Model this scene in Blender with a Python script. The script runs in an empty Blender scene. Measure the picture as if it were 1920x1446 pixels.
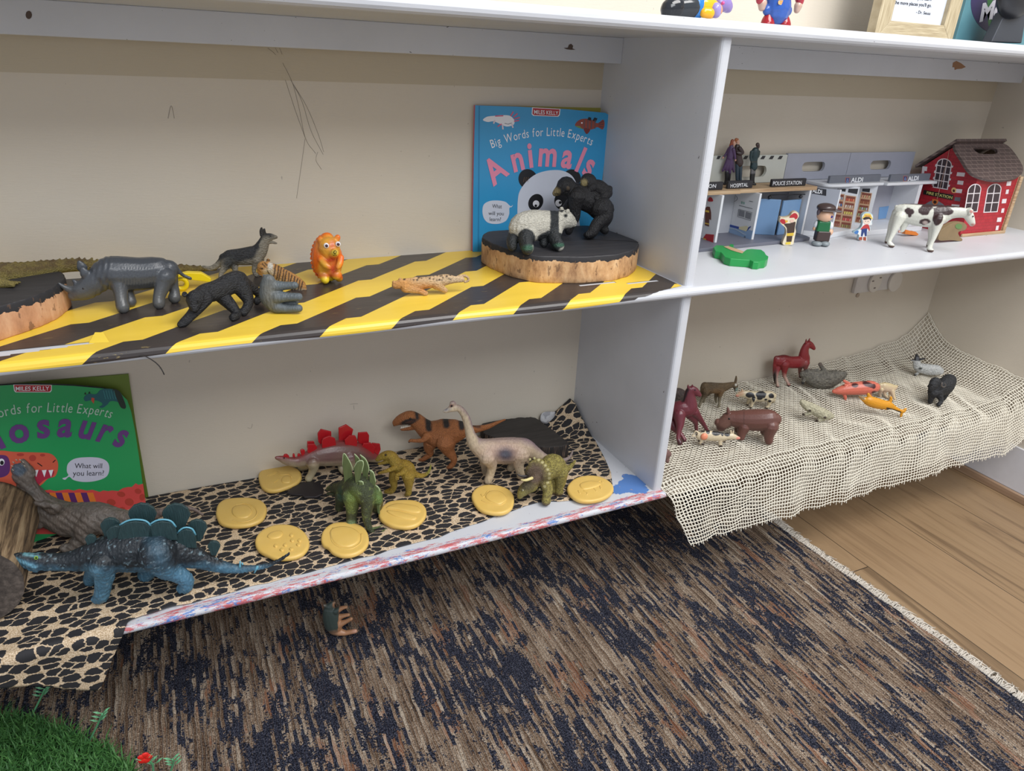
import bpy, bmesh, math, random
import numpy as np
from mathutils import Vector, Matrix, Euler
random.seed(4); np.random.seed(4)
scene = bpy.context.scene
# ------------------------------------------------------------------ camera
IW, IH, F = 1920.0, 1446.0, 1315.24
CAMROT = (1.134858, -0.043449, -0.436933)
CAMLOC = (-0.64916, -1.045061, 0.635525)
cam = bpy.data.cameras.new('camera'); camo = bpy.data.objects.new('camera', cam)
scene.collection.objects.link(camo)
camo.location = CAMLOC; camo.rotation_euler = CAMROT
cam.sensor_fit = 'HORIZONTAL'; cam.sensor_width = 36.0; cam.lens = 36.0*F/IW
cam.clip_start = 0.02; cam.clip_end = 50
scene.camera = camo
# ------------------------------------------------------------------ world, lights, exposure
world = bpy.data.worlds.new('world'); scene.world = world; world.use_nodes = True
bg = world.node_tree.nodes['Background']; bg.inputs[0].default_value = (0.86, 0.90, 1.0, 1); bg.inputs[1].default_value = 0.5
def area(name, loc, target, size, energy, col):
    l = bpy.data.lights.new(name, 'AREA'); l.shape = 'RECTANGLE'; l.size, l.size_y = size; l.energy = energy; l.color = col
    o = bpy.data.objects.new(name, l); scene.collection.objects.link(o); o.location = loc
    o.rotation_euler = (Vector(target)-Vector(loc)).to_track_quat('-Z', 'Y').to_euler(); return o
area('ceiling_panel_light', (0.55, -1.25, 2.15), (0.4, -0.3, 0.1), (1.2, 0.9), 30, (1.0, 0.98, 0.96))
area('room_ceiling_light', (-0.25, -2.5, 2.1), (0.2, 0.0, 0.3), (1.6, 0.8), 24, (0.95, 0.98, 1.0))
scene.view_settings.view_transform = 'Standard'; scene.view_settings.look = 'None'
scene.view_settings.exposure = 0.58; scene.view_settings.gamma = 1.0; scene.view_settings.use_curve_mapping = False
# ------------------------------------------------------------------ geometry of the view (where things stand)
CR = np.array(Euler(CAMROT, 'XYZ').to_matrix()); CC = np.array(CAMLOC)
def ray(x, y): return CR @ np.array([(x-IW/2)/F, -(y-IH/2)/F, -1.0])
def hit(px, P0, n):
    d = ray(*px); return CC + d*(np.dot(np.array(P0)-CC, n)/np.dot(d, n))
def onz(px, z): return hit(px, (0, 0, z), np.array((0, 0, 1.0)))
def ony(px, y): return hit(px, (0, y, 0), np.array((0, 1.0, 0)))
def onx(px, x): return hit(px, (x, 0, 0), np.array((1.0, 0, 0)))
def proj(P):
    q = (np.asarray(P, float)-CC) @ CR
    return np.stack([IW/2+F*q[..., 0]/-q[..., 2], IH/2-F*q[..., 1]/-q[..., 2]], -1)
def depth(P): return float(-((np.array(P)-CC) @ CR)[2])
def view(ox, oy, s): return lambda x, y: (ox+x/s, oy+y/s)
Z1 = view(0, 400, 4.174); Z2 = view(320, 400, 5.053); Z3 = view(700, 180, 3.286); Z4 = view(0, 690, 2.891)
Z5 = view(460, 740, 4.52); Z6 = view(820, 730, 4.465); Z7 = view(1300, 230, 5.165); Z8 = view(1600, 230, 5.166)
Z9 = view(1230, 600, 4.82); Z10 = view(1560, 600, 4.82); ZT = view(1220, 0, 6.4); ZU = view(1620, 0, 6.4)
ZF = view(580, 1100, 12.05); ZL = view(0, 780, 3.613); Z0 = view(0, 0, 1.0)
MID, BOT, TOP, FLO, D, DN = 0.350, 0.0, 0.690, -0.221, 0.2734, 0.2854
# ------------------------------------------------------------------ noise in numpy
def _h(i, j, k, s):
    n = (i*374761393 + j*668265263 + k*2147483647 + s*974711) & 0x7fffffff
    n = ((n ^ (n >> 13))*1274126177) & 0x7fffffff
    return ((n ^ (n >> 16)) & 0xffff)/65535.0
def noise(P, sc, seed=0):
    P = np.asarray(P, float)*sc + 1000.0; I = np.floor(P).astype(np.int64); f = P-I; f = f*f*(3-2*f); r = 0
    for a in (0, 1):
        for b in (0, 1):
            for c in (0, 1):
                w = (f[:, 0] if a else 1-f[:, 0])*(f[:, 1] if b else 1-f[:, 1])*(f[:, 2] if c else 1-f[:, 2])
                r = r + w*_h(I[:, 0]+a, I[:, 1]+b, I[:, 2]+c, seed)
    return r
def fbm(P, sc, seed=0): return (noise(P, sc, seed)*.55+noise(P, sc*2.1, seed+1)*.3+noise(P, sc*4.3, seed+2)*.15)
# ------------------------------------------------------------------ materials
def lin(c):
    return tuple(((v/255.0)/12.92 if v/255.0 <= .04045 else ((v/255.0+.055)/1.055)**2.4) for v in c)
class NT:
    def __init__(s, name):
        s.m = bpy.data.materials.new(name); s.m.use_nodes = True; s.t = s.m.node_tree; s.b = s.t.nodes['Principled BSDF']
        s.tc = s.t.nodes.new('ShaderNodeTexCoord')
    def n(s, typ, **kw):
        o = s.t.nodes.new('ShaderNode'+typ)
        for k, v in kw.items(): setattr(o, k, v)
        return o
    def l(s, a, b): s.t.links.new(a, b); return b
    def val(s, sock, v):
        if hasattr(v, 'links') or hasattr(v, 'is_linked'): s.l(v, sock)
        else: sock.default_value = v
    def math(s, op, a, b=0.0, c=0.0):
        o = s.n('Math', operation=op)
        for i, v in enumerate((a, b, c)): s.val(o.inputs[i], v)
        return o.outputs[0]
    def mp(s, sc=(1, 1, 1), rot=(0, 0, 0), src=None, loc=(0, 0, 0)):
        o = s.n('Mapping'); s.l(src or s.tc.outputs['Object'], o.inputs[0]); o.inputs['Scale'].default_value = sc; o.inputs['Rotation'].default_value = rot
        o.inputs['Location'].default_value = loc
        return o.outputs[0]
    def noise(s, sc, vec=None, det=4, rough=.55, out='Fac', dist=0.0):
        o = s.n('TexNoise'); s.l(vec or s.tc.outputs['Object'], o.inputs['Vector']); o.inputs['Scale'].default_value = sc
        o.inputs['Detail'].default_value = det; o.inputs['Roughness'].default_value = rough; o.inputs['Distortion'].default_value = dist
        return o.outputs[out]
    def ramp(s, fac, stops, interp='LINEAR'):
        o = s.n('ValToRGB'); s.l(fac, o.inputs[0]); r = o.color_ramp; r.interpolation = interp
        while len(r.elements) > 1: r.elements.remove(r.elements[-1])
        r.elements[0].position = stops[0][0]; r.elements[0].color = (*stops[0][1], 1)
        for p, c in stops[1:]:
            e = r.elements.new(p); e.color = (*c, 1)
        return o.outputs[0]
    def mix(s, f, a, b, mode='MIX'):
        o = s.n('Mix', data_type='RGBA', blend_type=mode); s.val(o.inputs[0], f)
        for i, v in ((6, a), (7, b)):
            if isinstance(v, tuple): o.inputs[i].default_value = (*v, 1) if len(v) == 3 else v
            else: s.l(v, o.inputs[i])
        return o.outputs[2]
    def bump(s, h, st=.3, dist=.001):
        o = s.n('Bump'); s.l(h, o.inputs['Height']); o.inputs['Strength'].default_value = st; o.inputs['Distance'].default_value = dist
        s.l(o.outputs[0], s.b.inputs['Normal']); return o
    def col(s, c):
        if isinstance(c, tuple): s.b.inputs['Base Color'].default_value = (*c, 1)
        else: s.l(c, s.b.inputs['Base Color'])
        return s
    def rough(s, v): s.val(s.b.inputs['Roughness'], v); return s
WH = (0, 0, 0); 
def g3(v): return (v, v, v)
_flat = {}
def flat(c, rough=.45, name=None, var=.06, bump=0.0, bs=400):
    k = (c, rough, var, bump, bs)
    if k in _flat: return _flat[k]
    t = NT(name or 'paint_%02x%02x%02x' % tuple(int(v) for v in c)); n = t.noise(60)
    L = lin(c); t.col(t.mix(n, tuple(v*(1-var) for v in L), tuple(min(1, v*(1+var)) for v in L))).rough(rough)
    if bump: t.bump(t.noise(bs, det=3), bump, .0006)
    _flat[k] = t.m; return t.m
def toy(name, rough=.4, bs=350, bst=.35, dist=.0008, var=.25, vs=500, stretch=(1, 1, 1), sss=0, spec=.5):
    t = NT(name); a = t.n('Attribute', attribute_name='Col'); v = t.mp(stretch)
    n = t.noise(vs, v, det=3); c = t.mix(1.0, a.outputs['Color'], t.ramp(n, [(.3, g3(1-var)), (.7, g3(1.0))]), 'MULTIPLY')
    t.col(c).rough(rough); t.b.inputs['Specular IOR Level'].default_value = spec
    t.bump(t.noise(bs, v, det=4), min(1.0, bst*1.25), dist*1.7)
    return t.m
def white_paint():
    t = NT('white_gloss_paint')
    n = t.noise(9, det=5); brush = t.noise(30, t.mp((1, 6, 6)), det=4)
    base = t.mix(n, lin((188, 190, 194)), lin((206, 208, 213)))
    speck = t.noise(150, t.mp((.6, 1, 1.4)), det=3, rough=.6); mask = t.noise(9, det=2)
    chips = t.math('MULTIPLY', t.math('GREATER_THAN', speck, .715), t.math('GREATER_THAN', mask, .53))
    t.col(t.mix(chips, base, lin((92, 86, 84)))).rough(.38); t.bump(brush, .25, .0008); return t.m
def cream_paint(name, c1, c2, scuff=.74):
    t = NT(name); n = t.noise(3.5, det=4)
    brush = t.noise(60, t.mp((1, 1, 9)), det=5, rough=.7)
    sp = t.math('MULTIPLY', t.math('GREATER_THAN', t.noise(85, t.mp((1.8, 1, .8), rot=(0, .6, 0)), det=3, rough=.5), scuff), t.math('GREATER_THAN', t.noise(6, det=2), .52))
    t.col(t.mix(t.math('MULTIPLY', sp, .4), t.mix(n, lin(c1), lin(c2)), lin((98, 90, 84)))).rough(.5); t.bump(brush, .3, .0009); return t.m
# ------------------------------------------------------------------ object helpers
COL = scene.collection
def props(o, label=None, cat=None, group=None, kind=None):
    if label: o['label'] = label
    if cat: o['category'] = cat
    if group: o['group'] = group
    if kind: o['kind'] = kind
    return o
def empty(name, loc, label=None, cat=None, group=None):
    o = bpy.data.objects.new(name, None); COL.objects.link(o); o.location = tuple(loc); o.empty_display_size = .01
    return props(o, label, cat, group)
def link(o, parent=None, origin=None):
    COL.objects.link(o)
    if parent is not None:
        o.parent = parent; o.matrix_parent_inverse = Matrix.Identity(4)
    return o
def worldloc(o):
    v = Vector((0, 0, 0))
    while o is not None: v = v+o.location; o = o.parent
    return np.array(v)
def mobj(name, V, Fs, mat, parent=None, smooth=False, cols=None, origin=None, mats=None, midx=None, kind=None):
    """mesh object from world-space vertices, placed at its own base under parent"""
    V = np.asarray(V, float).reshape(-1, 3)
    pw = worldloc(parent) if parent is not None else np.zeros(3)
    if origin is None: origin = np.array([(V[:, 0].min()+V[:, 0].max())/2, (V[:, 1].min()+V[:, 1].max())/2, V[:, 2].min()])
    me = bpy.data.meshes.new(name); me.from_pydata((V-origin).tolist(), [], [tuple(int(i) for i in f) for f in Fs]); me.update()
    if smooth: me.polygons.foreach_set('use_smooth', [True]*len(me.polygons))
    for m in (mats or [mat]): me.materials.append(m)
    if midx is not None: me.polygons.foreach_set('material_index', list(midx))
    if cols is not None:
        a = me.color_attributes.new('Col', 'FLOAT_COLOR', 'POINT'); c = np.ones((len(V), 4)); c[:, :3] = cols; a.data.foreach_set('color', c.ravel())
    o = bpy.data.objects.new(name, me); link(o, parent); o.location = tuple(origin-pw)
    if kind: o['kind'] = kind
    return o
class MB:
    def __init__(s): s.V = []; s.F = []; s.M = []; s.mats = []
    def _m(s, m):
        if m not in s.mats: s.mats.append(m)
        return s.mats.index(m)
    def add(s, V, Fs, m=None):
        k = sum(len(v) for v in s.V); s.V.append(np.asarray(V, float).reshape(-1, 3)); i = s._m(m)
        s.F += [tuple(q+k for q in f) for f in Fs]; s.M += [i]*len(Fs); return s
    def box(s, a, b, m=None, rot=0, c=None):
        x0, y0, z0 = a; x1, y1, z1 = b
        V = np.array([(x, y, z) for z in (z0, z1) for y in (y0, y1) for x in (x0, x1)], float)
        if rot:
            c = np.array(c if c is not None else ((x0+x1)/2, (y0+y1)/2, 0)); cs, sn = math.cos(rot), math.sin(rot); q = V-c
            V = np.stack([q[:, 0]*cs-q[:, 1]*sn, q[:, 0]*sn+q[:, 1]*cs, q[:, 2]], 1)+c
        return s.add(V, [(0, 2, 3, 1), (4, 5, 7, 6), (0, 1, 5, 4), (2, 6, 7, 3), (0, 4, 6, 2), (1, 3, 7, 5)], m)
    def prism(s, base, off, m=None):
        """closed polygon (world points) extruded by vector off"""
        n = len(base); B = np.asarray(base, float); V = np.vstack([B, B+np.asarray(off)])
        return s.add(V, [tuple(range(n))[::-1], tuple(range(n, 2*n))]+[(i, (i+1) % n, n+(i+1) % n, n+i) for i in range(n)], m)
    def tube(s, pts, r, m=None, k=8, up=(0, 0, 1), lat=1.0, cap=True):
        P = np.asarray(pts, float); n = len(P); r = np.ones(n)*r if np.isscalar(r) else np.asarray(r, float)
        T = np.gradient(P, axis=0); T /= (np.linalg.norm(T, axis=1)[:, None]+1e-12); up = np.asarray(up, float)
        V = []
        for i in range(n):
            A = up-T[i]*np.dot(up, T[i])
            if np.linalg.norm(A) < 1e-3: A = np.cross(T[i], (1, .3, .2))
            A /= np.linalg.norm(A); B = np.cross(T[i], A)
            for j in range(k):
                a = 2*math.pi*j/k; V.append(P[i]+r[i]*(math.cos(a)*A*lat+math.sin(a)*B))
        Fs = [(i*k+j, i*k+(j+1) % k, (i+1)*k+(j+1) % k, (i+1)*k+j) for i in range(n-1) for j in range(k)]
        if cap: Fs += [tuple(range(k))[::-1], tuple((n-1)*k+j for j in range(k))]
        return s.add(V, Fs, m)
    def ball(s, c, r, m=None, sc=(1, 1, 1), nu=10, nv=6, R=None):
        V = [(0, 0, 1)]+[(math.sin(math.pi*i/nv)*math.cos(2*math.pi*j/nu), math.sin(math.pi*i/nv)*math.sin(2*math.pi*j/nu), math.cos(math.pi*i/nv)) for i in range(1, nv) for j in range(nu)]+[(0, 0, -1)]
        V = np.array(V)*np.array(sc)*r
        if R is not None: V = V @ np.asarray(R).T
        Fs = [(0, 1+j, 1+(j+1) % nu) for j in range(nu)]+[(1+i*nu+j, 1+(i+1)*nu+j, 1+(i+1)*nu+(j+1) % nu, 1+i*nu+(j+1) % nu) for i in range(nv-2) for j in range(nu)]
        e = len(V)-1; Fs += [(e, 1+(nv-2)*nu+(j+1) % nu, 1+(nv-2)*nu+j) for j in range(nu)]
        return s.add(V+np.array(c), Fs, m)
    def build(s, name, parent=None, smooth=False, mat=None, cols=None, kind=None, bevel=0):
        V = np.vstack(s.V); mats = [m if m is not None else mat for m in s.mats]
        o = mobj(name, V, s.F, None, parent, smooth, cols, mats=mats, midx=s.M, kind=kind)
        if bevel:
            b = o.modifiers.new('bevel', 'BEVEL'); b.width = bevel; b.segments = 2; b.limit_method = 'ANGLE'
            o.data.polygons.foreach_set('use_smooth', [True]*len(o.data.polygons))
            w = o.modifiers.new('wn', 'WEIGHTED_NORMAL'); w.keep_sharp = True
        return o
def smooth_path(pts, step=1.0):
    P = np.asarray(pts, float)
    if len(P) < 2: return P
    Q = np.vstack([2*P[0]-P[1], P, 2*P[-1]-P[-2]]); out = []
    for i in range(1, len(Q)-2):
        n = max(2, int(np.linalg.norm((Q[i+1]-Q[i])[:3])/step)); t = np.linspace(0, 1, n, endpoint=False)[:, None]
        out.append(.5*((2*Q[i])+(-Q[i-1]+Q[i+1])*t+(2*Q[i-1]-5*Q[i]+4*Q[i+1]-Q[i+2])*t**2+(-Q[i-1]+3*Q[i]-3*Q[i+1]+Q[i+2])*t**3))
    out.append(P[-1:]); return np.vstack(out)
# ------------------------------------------------------------------ figures: grown from joints, merged into one skin
class Body:
    """v: view transform, a/b: two ground points along the figure (in view units), z: height of the surface it stands on"""
    def __init__(s, v, a, b, z, vox=.0011, lat=.9, facing=False, P0=None):
        s.v = v; s.z = z; s.vox = vox; s.lat = lat; A = onz(v(*a), z); B = onz(v(*b), z)
        if P0 is not None: A = B = np.array(P0, float)
        s.P0 = (A+B)/2
        if facing or P0 is not None: n = CR @ np.array([0, 0, -1.0])
        else: n = np.cross((B-A), (0, 0, 1.0))
        n[2] = 0; n /= np.linalg.norm(n)
        if np.dot(n, CR @ np.array([0, 0, -1.0])) < 0: n = -n
        s.n = n; q = v(0, 0), v(1, 0); s.px = abs(q[1][0]-q[0][0]); s.mb = MB(); s.sc = depth(s.P0)/F*s.px; s.grow = vox*.55; s.dv = np.zeros(3)
    def pt(s, x, y, w=0.0): return hit(s.v(x, y), s.P0+s.n*w*s.sc, s.n)
    def ground(s, x, y, r): return onz(s.v(x, y), s.z+.8*r*s.sc)
    def chain(s, pts, w=None, lat=None, mb=None, k=14):
        """pts: (x, y, r) or (x, y, r, w)"""
        A = []
        for p in pts:
            ww = p[3] if len(p) > 3 else (w or 0.0); A.append((*s.pt(p[0], p[1], ww), p[2]*s.sc))
        return s.solid(A, lat, mb, k)
    def solid(s, A, lat=None, mb=None, k=14):
        A = smooth_path(A, s.vox*2.2) if len(A) > 1 else np.array(A); P = A[:, :3]; r = np.maximum(A[:, 3], s.vox*.8); lat = s.lat if lat is None else lat
        mb = mb or s.mb
        if len(P) > 1: mb.tube(P, r, k=k, up=s.n, lat=lat)
        for e in ((0, -1) if len(P) > 1 else (0,)): s.ellip(P[e], r[e], lat, mb)
        for i in range(0, len(P), 4): s.ellip(P[i], r[i]*.985, lat, mb)
        return s
    def ellip(s, c, r, lat=1.0, mb=None, up=1.0):
        R = np.stack([np.cross(s.n, (0, 0, 1.0)), s.n, (0, 0, 1.0)], 1); (mb or s.mb).ball(c, r, sc=(1, lat, up), R=R); return s
    def ball(s, x, y, r, w=0.0, lat=1.0, up=1.0, mb=None): return s.ellip(s.pt(x, y, w), r*s.sc, lat, mb, up)
    def leg(s, w, pts, lat=1.0):
        """hip at lateral offset w, last joint is the foot and stands on the ground"""
        G = s.ground(*pts[-1]); gw = np.dot(G-s.P0, s.n)/s.sc; n = len(pts); L = [0]
        for i in range(1, n): L.append(L[-1]+math.hypot(pts[i][0]-pts[i-1][0], pts[i][1]-pts[i-1][1]))
        A = []
        for i, p in enumerate(pts):
            t = L[i]/max(L[-1], 1e-6); ww = w+(gw-w)*t
            A.append((*(G if i == n-1 else s.pt(p[0], p[1], ww)), p[2]*s.sc))
        return s.solid(A, lat)
    def skin(s, name, mat, paint=None, parent=None, smooth=6, vox=None, rest=True, disp=None, mb=None, seed=1, base=(200, 200, 200)):
        mb = mb or s.mb; V = np.vstack(mb.V); me = bpy.data.meshes.new('tmp'); me.from_pydata(V.tolist(), [], mb.F); me.update()
        o = bpy.data.objects.new('tmp', me); COL.objects.link(o)
        m = o.modifiers.new('r', 'REMESH'); m.mode = 'VOXEL'; m.voxel_size = vox or s.vox; m.adaptivity = 0
        if smooth: q = o.modifiers.new('s', 'SMOOTH'); q.factor = .5; q.iterations = smooth
        dg = bpy.context.evaluated_depsgraph_get(); e = o.evaluated_get(dg); nm = e.to_mesh()
        n = len(nm.vertices); W = np.zeros(n*3); nm.vertices.foreach_get('co', W); W = W.reshape(-1, 3)
        Nn = np.zeros(n*3); nm.vertices.foreach_get('normal', Nn); Nn = Nn.reshape(-1, 3)
        fc = [tuple(p.vertices) for p in nm.polygons]; e.to_mesh_clear(); bpy.data.objects.remove(o); bpy.data.meshes.remove(me)
        W = W+Nn*s.grow
        if disp is not None: W = W+Nn*disp(W, Nn, s)[:, None]
        cols = np.ones((n, 3))*np.array(lin(base))
        if paint is not None: cols = s.paint(W, Nn, cols, paint, seed)
        if rest is True:      # set down on its surface: up and a little towards the room
            z = s.z-W[:, 2].min(); c = W.mean(0); s.dv = (CC-c)*z/(CC[2]-c[2]) if abs(z) > .0015 else np.array((0, 0, z))
        if rest: W = W+s.dv
        return mobj(name, W, fc, mat, parent, True, cols)
    def uv(s, W):
        w = (W-s.P0) @ s.n; q = proj(W-2*np.maximum(w, 0)[:, None]*s.n); o = np.array(s.v(0, 0)); return (q-o)/s.px, w/s.sc   # both flanks carry the same marks
    def paint(s, W, N, cols, spec, seed=1):
        """spec: list of (shape, colour, wobble, soft); shape in view units projected sideways on the figure's mid plane"""
        uv, w = s.uv(W); P = W-s.P0
        for k, sp in enumerate(spec):
            sh, c = sp[0], np.array(lin(sp[1])); wob = sp[2] if len(sp) > 2 else 0; soft = sp[3] if len(sp) > 3 else 3.0
            q = uv.copy()
            if wob:
                q[:, 0] += (fbm(P, 130, seed+k*7)-.5)*2*wob; q[:, 1] += (fbm(P, 130, seed+k*7+3)-.5)*2*wob
            if sh[0] == 'e':      # ellipse x y rx ry [angle]
                a = math.radians(sh[5]) if len(sh) > 5 else 0; dx, dy = q[:, 0]-sh[1], q[:, 1]-sh[2]
                u = (dx*math.cos(a)+dy*math.sin(a))/sh[3]; v = (-dx*math.sin(a)+dy*math.cos(a))/sh[4]; d = (1-np.hypot(u, v))*min(sh[3], sh[4])
            elif sh[0] == 'below': d = q[:, 1]-np.interp(q[:, 0], [t[0] for t in sh[1]], [t[1] for t in sh[1]])
            elif sh[0] == 'above': d = np.interp(q[:, 0], [t[0] for t in sh[1]], [t[1] for t in sh[1]])-q[:, 1]
            elif sh[0] == 'x': d = np.minimum(q[:, 0]-sh[1], sh[2]-q[:, 0])
            elif sh[0] == 'line':  # stripe from p to p with width
                p0, p1 = np.array(sh[1]), np.array(sh[2]); t = np.clip(((q-p0) @ (p1-p0))/np.dot(p1-p0, p1-p0), 0, 1)
                d = sh[3]-np.linalg.norm(q-p0-t[:, None]*(p1-p0), axis=1)
            elif sh[0] == 'noise':  # scale threshold
                d = (fbm(P, sh[1], seed+k)-sh[2])*sh[3]
            elif sh[0] == 'belly': d = (-N[:, 2]-sh[1])*sh[2]
            elif sh[0] == 'back': d = (N[:, 2]-sh[1])*sh[2]
            elif sh[0] == 'all': d = np.ones(len(q))*1e3
            elif sh[0] == 'low': d = sh[1]-(W[:, 2]-s.z)/s.sc
            if len(sp) > 4 and sp[4] == 'near': d = np.where(w > 0, -1e3, d)
            f = np.clip(d/soft*.5+.5, 0, 1)[:, None]; al = sp[5] if len(sp) > 5 else 1.0; f = f*al
            cols = cols*(1-f)+c*f
        return cols
    def eye(s, root, x, y, r, w, mat, name='eye', lat=1.0):
        mb = MB(); s.ellip(s.pt(x, y, w)+s.dv, r*s.sc, lat, mb); return mb.build(name, root, True, mat)
    def piece(s, root, name, pts, mat, w=None, lat=None, k=10, label=None):
        mb = MB(); s.chain(pts, w, lat, mb, k); mb.V = [v+s.dv for v in mb.V]; o = mb.build(name, root, True, mat)
        if label: o['label'] = label
        return o
    def plate(s, root, name, outline, w, th, mat, label=None, tilt=0.0, bevel=.0006):
        """upright plate: outline in view units at lateral offset w, real thickness th (m)"""
        y0, y1 = min(q[1] for q in outline), max(q[1] for q in outline); outline = [(x, y+(.38*(y1-y0) if y > y0+.68*(y1-y0) else 0)) for x, y in outline]
        B = np.array([s.pt(x, y, w) for x, y in outline])+s.dv; mb = MB()
        c = B.mean(0); B = B-s.n*th/2; mb.prism(B, s.n*th); o = mb.build(name, root, False, mat, bevel=bevel)
        if label: o['label'] = label
        return o
    def root(s, name, label, cat, group=None):
        return empty(name, (s.P0[0], s.P0[1], s.z), label, cat, group)
# ------------------------------------------------------------------ flat artwork and lettering
class Sheet:
    """a flat face in the place: traced artwork is laid on it"""
    def __init__(s, P0, n, v=Z0):
        s.P0 = np.array(P0, float); s.n = np.array(n, float)/np.linalg.norm(n); s.v = v
        if np.dot(s.n, s.P0-CC) > 0: s.n = -s.n      # towards the viewer's side
    def p(s, x, y, off=0.0): return hit(s.v(x, y), s.P0, s.n)+s.n*off
def art(name, sheet, pts, mat, parent, off=.0004, th=.0003, smooth=False):
    P = smooth_closed(pts) if smooth else pts
    B = [sheet.p(x, y, off-th) for x, y in P]; mb = MB(); mb.prism(B, sheet.n*th); return mb.build(name, parent, False, mat)
def art_many(name, sheet, shapes, parent, off=.0004, th=.0003, kind=None):
    """one printed motif of several coloured shapes: (points, material[, smooth])"""
    mb = MB()
    for i, sh in enumerate(shapes):
        P = smooth_closed(sh[0]) if len(sh) > 2 and sh[2] else sh[0]; o = off+i*.00004
        mb.prism([sheet.p(x, y, o-th) for x, y in P], sheet.n*th, sh[1])
    return mb.build(name, parent, kind=kind)
def smooth_closed(pts, n=6):
    P = np.array(pts, float); N = len(P); out = []
    for i in range(N):
        a, b, c, d = P[i-1], P[i], P[(i+1) % N], P[(i+2) % N]
        for t in np.linspace(0, 1, n, endpoint=False): out.append(.5*(2*b+(c-a)*t+(2*a-5*b+4*c-d)*t*t+(3*b-a-3*c+d)*t**3))
    return out
def oval(x, y, rx, ry, a=0, n=24):
    a = math.radians(a); return [(x+rx*math.cos(t)*math.cos(a)-ry*math.sin(t)*math.sin(a), y+rx*math.cos(t)*math.sin(a)+ry*math.sin(t)*math.cos(a)) for t in [2*math.pi*i/n for i in range(n)]]
def stroke(pts, w):
    P = np.array(pts, float); T = np.gradient(P, axis=0); T /= np.linalg.norm(T, axis=1)[:, None]+1e-9; N = np.stack([-T[:, 1], T[:, 0]], 1)*w/2
    return [tuple(q) for q in (P+N)]+[tuple(q) for q in (P-N)[::-1]]
_gl = {}
def glyphs(txt, bold=0.0):
    k = (txt, bold)
    if k in _gl: return _gl[k]
    c = bpy.data.curves.new('t', 'FONT'); c.body = txt; c.size = 1; c.offset = bold; c.resolution_u = 3; o = bpy.data.objects.new('t', c); COL.objects.link(o)
    e = o.evaluated_get(bpy.context.evaluated_depsgraph_get()); m = e.to_mesh(); V = np.array([v.co[:] for v in m.vertices]).reshape(-1, 3); Fs = [tuple(p.vertices) for p in m.polygons]
    e.to_mesh_clear(); bpy.data.objects.remove(o); bpy.data.curves.remove(c); _gl[k] = (V, Fs); return _gl[k]
def lettering(name, sheet, txt, A, B, T, mat, parent, off=.0006, bold=0.0, shear=0.0):
    """text from A to B on the sheet; T = top of the first capital; view units"""
    V, Fs = glyphs(txt, bold); x0, x1 = V[:, 0].min(), V[:, 0].max(); h = .73
    a, b, t = sheet.p(*A), sheet.p(*B), sheet.p(*T); X = (b-a)/(x1-x0); Y = (t-a)/h
    W = a+np.outer(V[:, 0]-x0+V[:, 1]*shear, X)+np.outer(V[:, 1], Y)+sheet.n*off
    return mobj(name, W, Fs, mat, parent)
def lettering_path(name, sheet, txt, path, hgt, mat, parent, off=.0006, bold=0.0, space=.33, gap=.12, sx=1.0):
    """letters standing along a curved baseline; hgt = capital height in view units"""
    P = np.array([sheet.p(*q) for q in smooth_path([(x, y, 0) for x, y in path], 4)[:, :2]]); seg = np.linalg.norm(np.diff(P, axis=0), axis=1); L = np.r_[0, np.cumsum(seg)]
    adv = []; 
    for ch in txt:
        if ch == ' ': adv.append(space)
        else:
            V, _ = glyphs(ch, bold); adv.append(V[:, 0].max()-V[:, 0].min()+gap)
    k = L[-1]/(sum(adv)-gap); c0 = P.mean(0); hs = hgt*np.linalg.norm(sheet.p(path[0][0], path[0][1]-1)-sheet.p(*path[0]))/.73
    pos = 0; VV = []; FF = []; n0 = 0
    for ch, a in zip(txt, adv):
        if ch != ' ':
            V, Fs = glyphs(ch, bold); wd = a-gap; s0 = pos*k; s1 = (pos+wd)*k; sm = (s0+s1)/2
            q = np.array([np.interp(sm, L, P[:, i]) for i in range(3)]); d = np.array([np.interp(sm+.002, L, P[:, i])-np.interp(sm-.002, L, P[:, i]) for i in range(3)]); d /= np.linalg.norm(d)
            up = np.cross(sheet.n, d)*(1 if np.cross(sheet.n, d)[2] > 0 else -1); x = V[:, 0]-V[:, 0].min()-wd/2
            VV.append(q+np.outer(x*k*sx, d)+np.outer(V[:, 1]*hs, up)+sheet.n*off); FF += [tuple(i+n0 for i in f) for f in Fs]; n0 += len(V)
        pos += a
    return mobj(name, np.vstack(VV), FF, mat, parent)
# ================================================================== THE ROOM
M_white = white_paint()
M_cream = cream_paint('cream_wall_paint', (200, 190, 173), (211, 202, 187))
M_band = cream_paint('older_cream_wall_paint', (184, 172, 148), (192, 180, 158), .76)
XL, XR = -1.35, 0.993
def structure(name, mb, mat=None, **k): return props(mb.build(name, None, mat=mat, **k), kind='structure')
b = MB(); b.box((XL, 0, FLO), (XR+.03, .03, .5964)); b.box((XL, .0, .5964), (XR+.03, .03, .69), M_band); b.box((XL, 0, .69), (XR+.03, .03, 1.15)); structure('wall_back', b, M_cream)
b = MB(); b.box((XR, -1.3, FLO), (XR+.03, 0, 1.15)); structure('wall_right', b, M_cream)
b = MB(); b.box((XR-.006, -1.3, FLO+.018), (XR, 0, -.105)); structure('trim_1', b, flat((214, 214, 218), .4))
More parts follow.
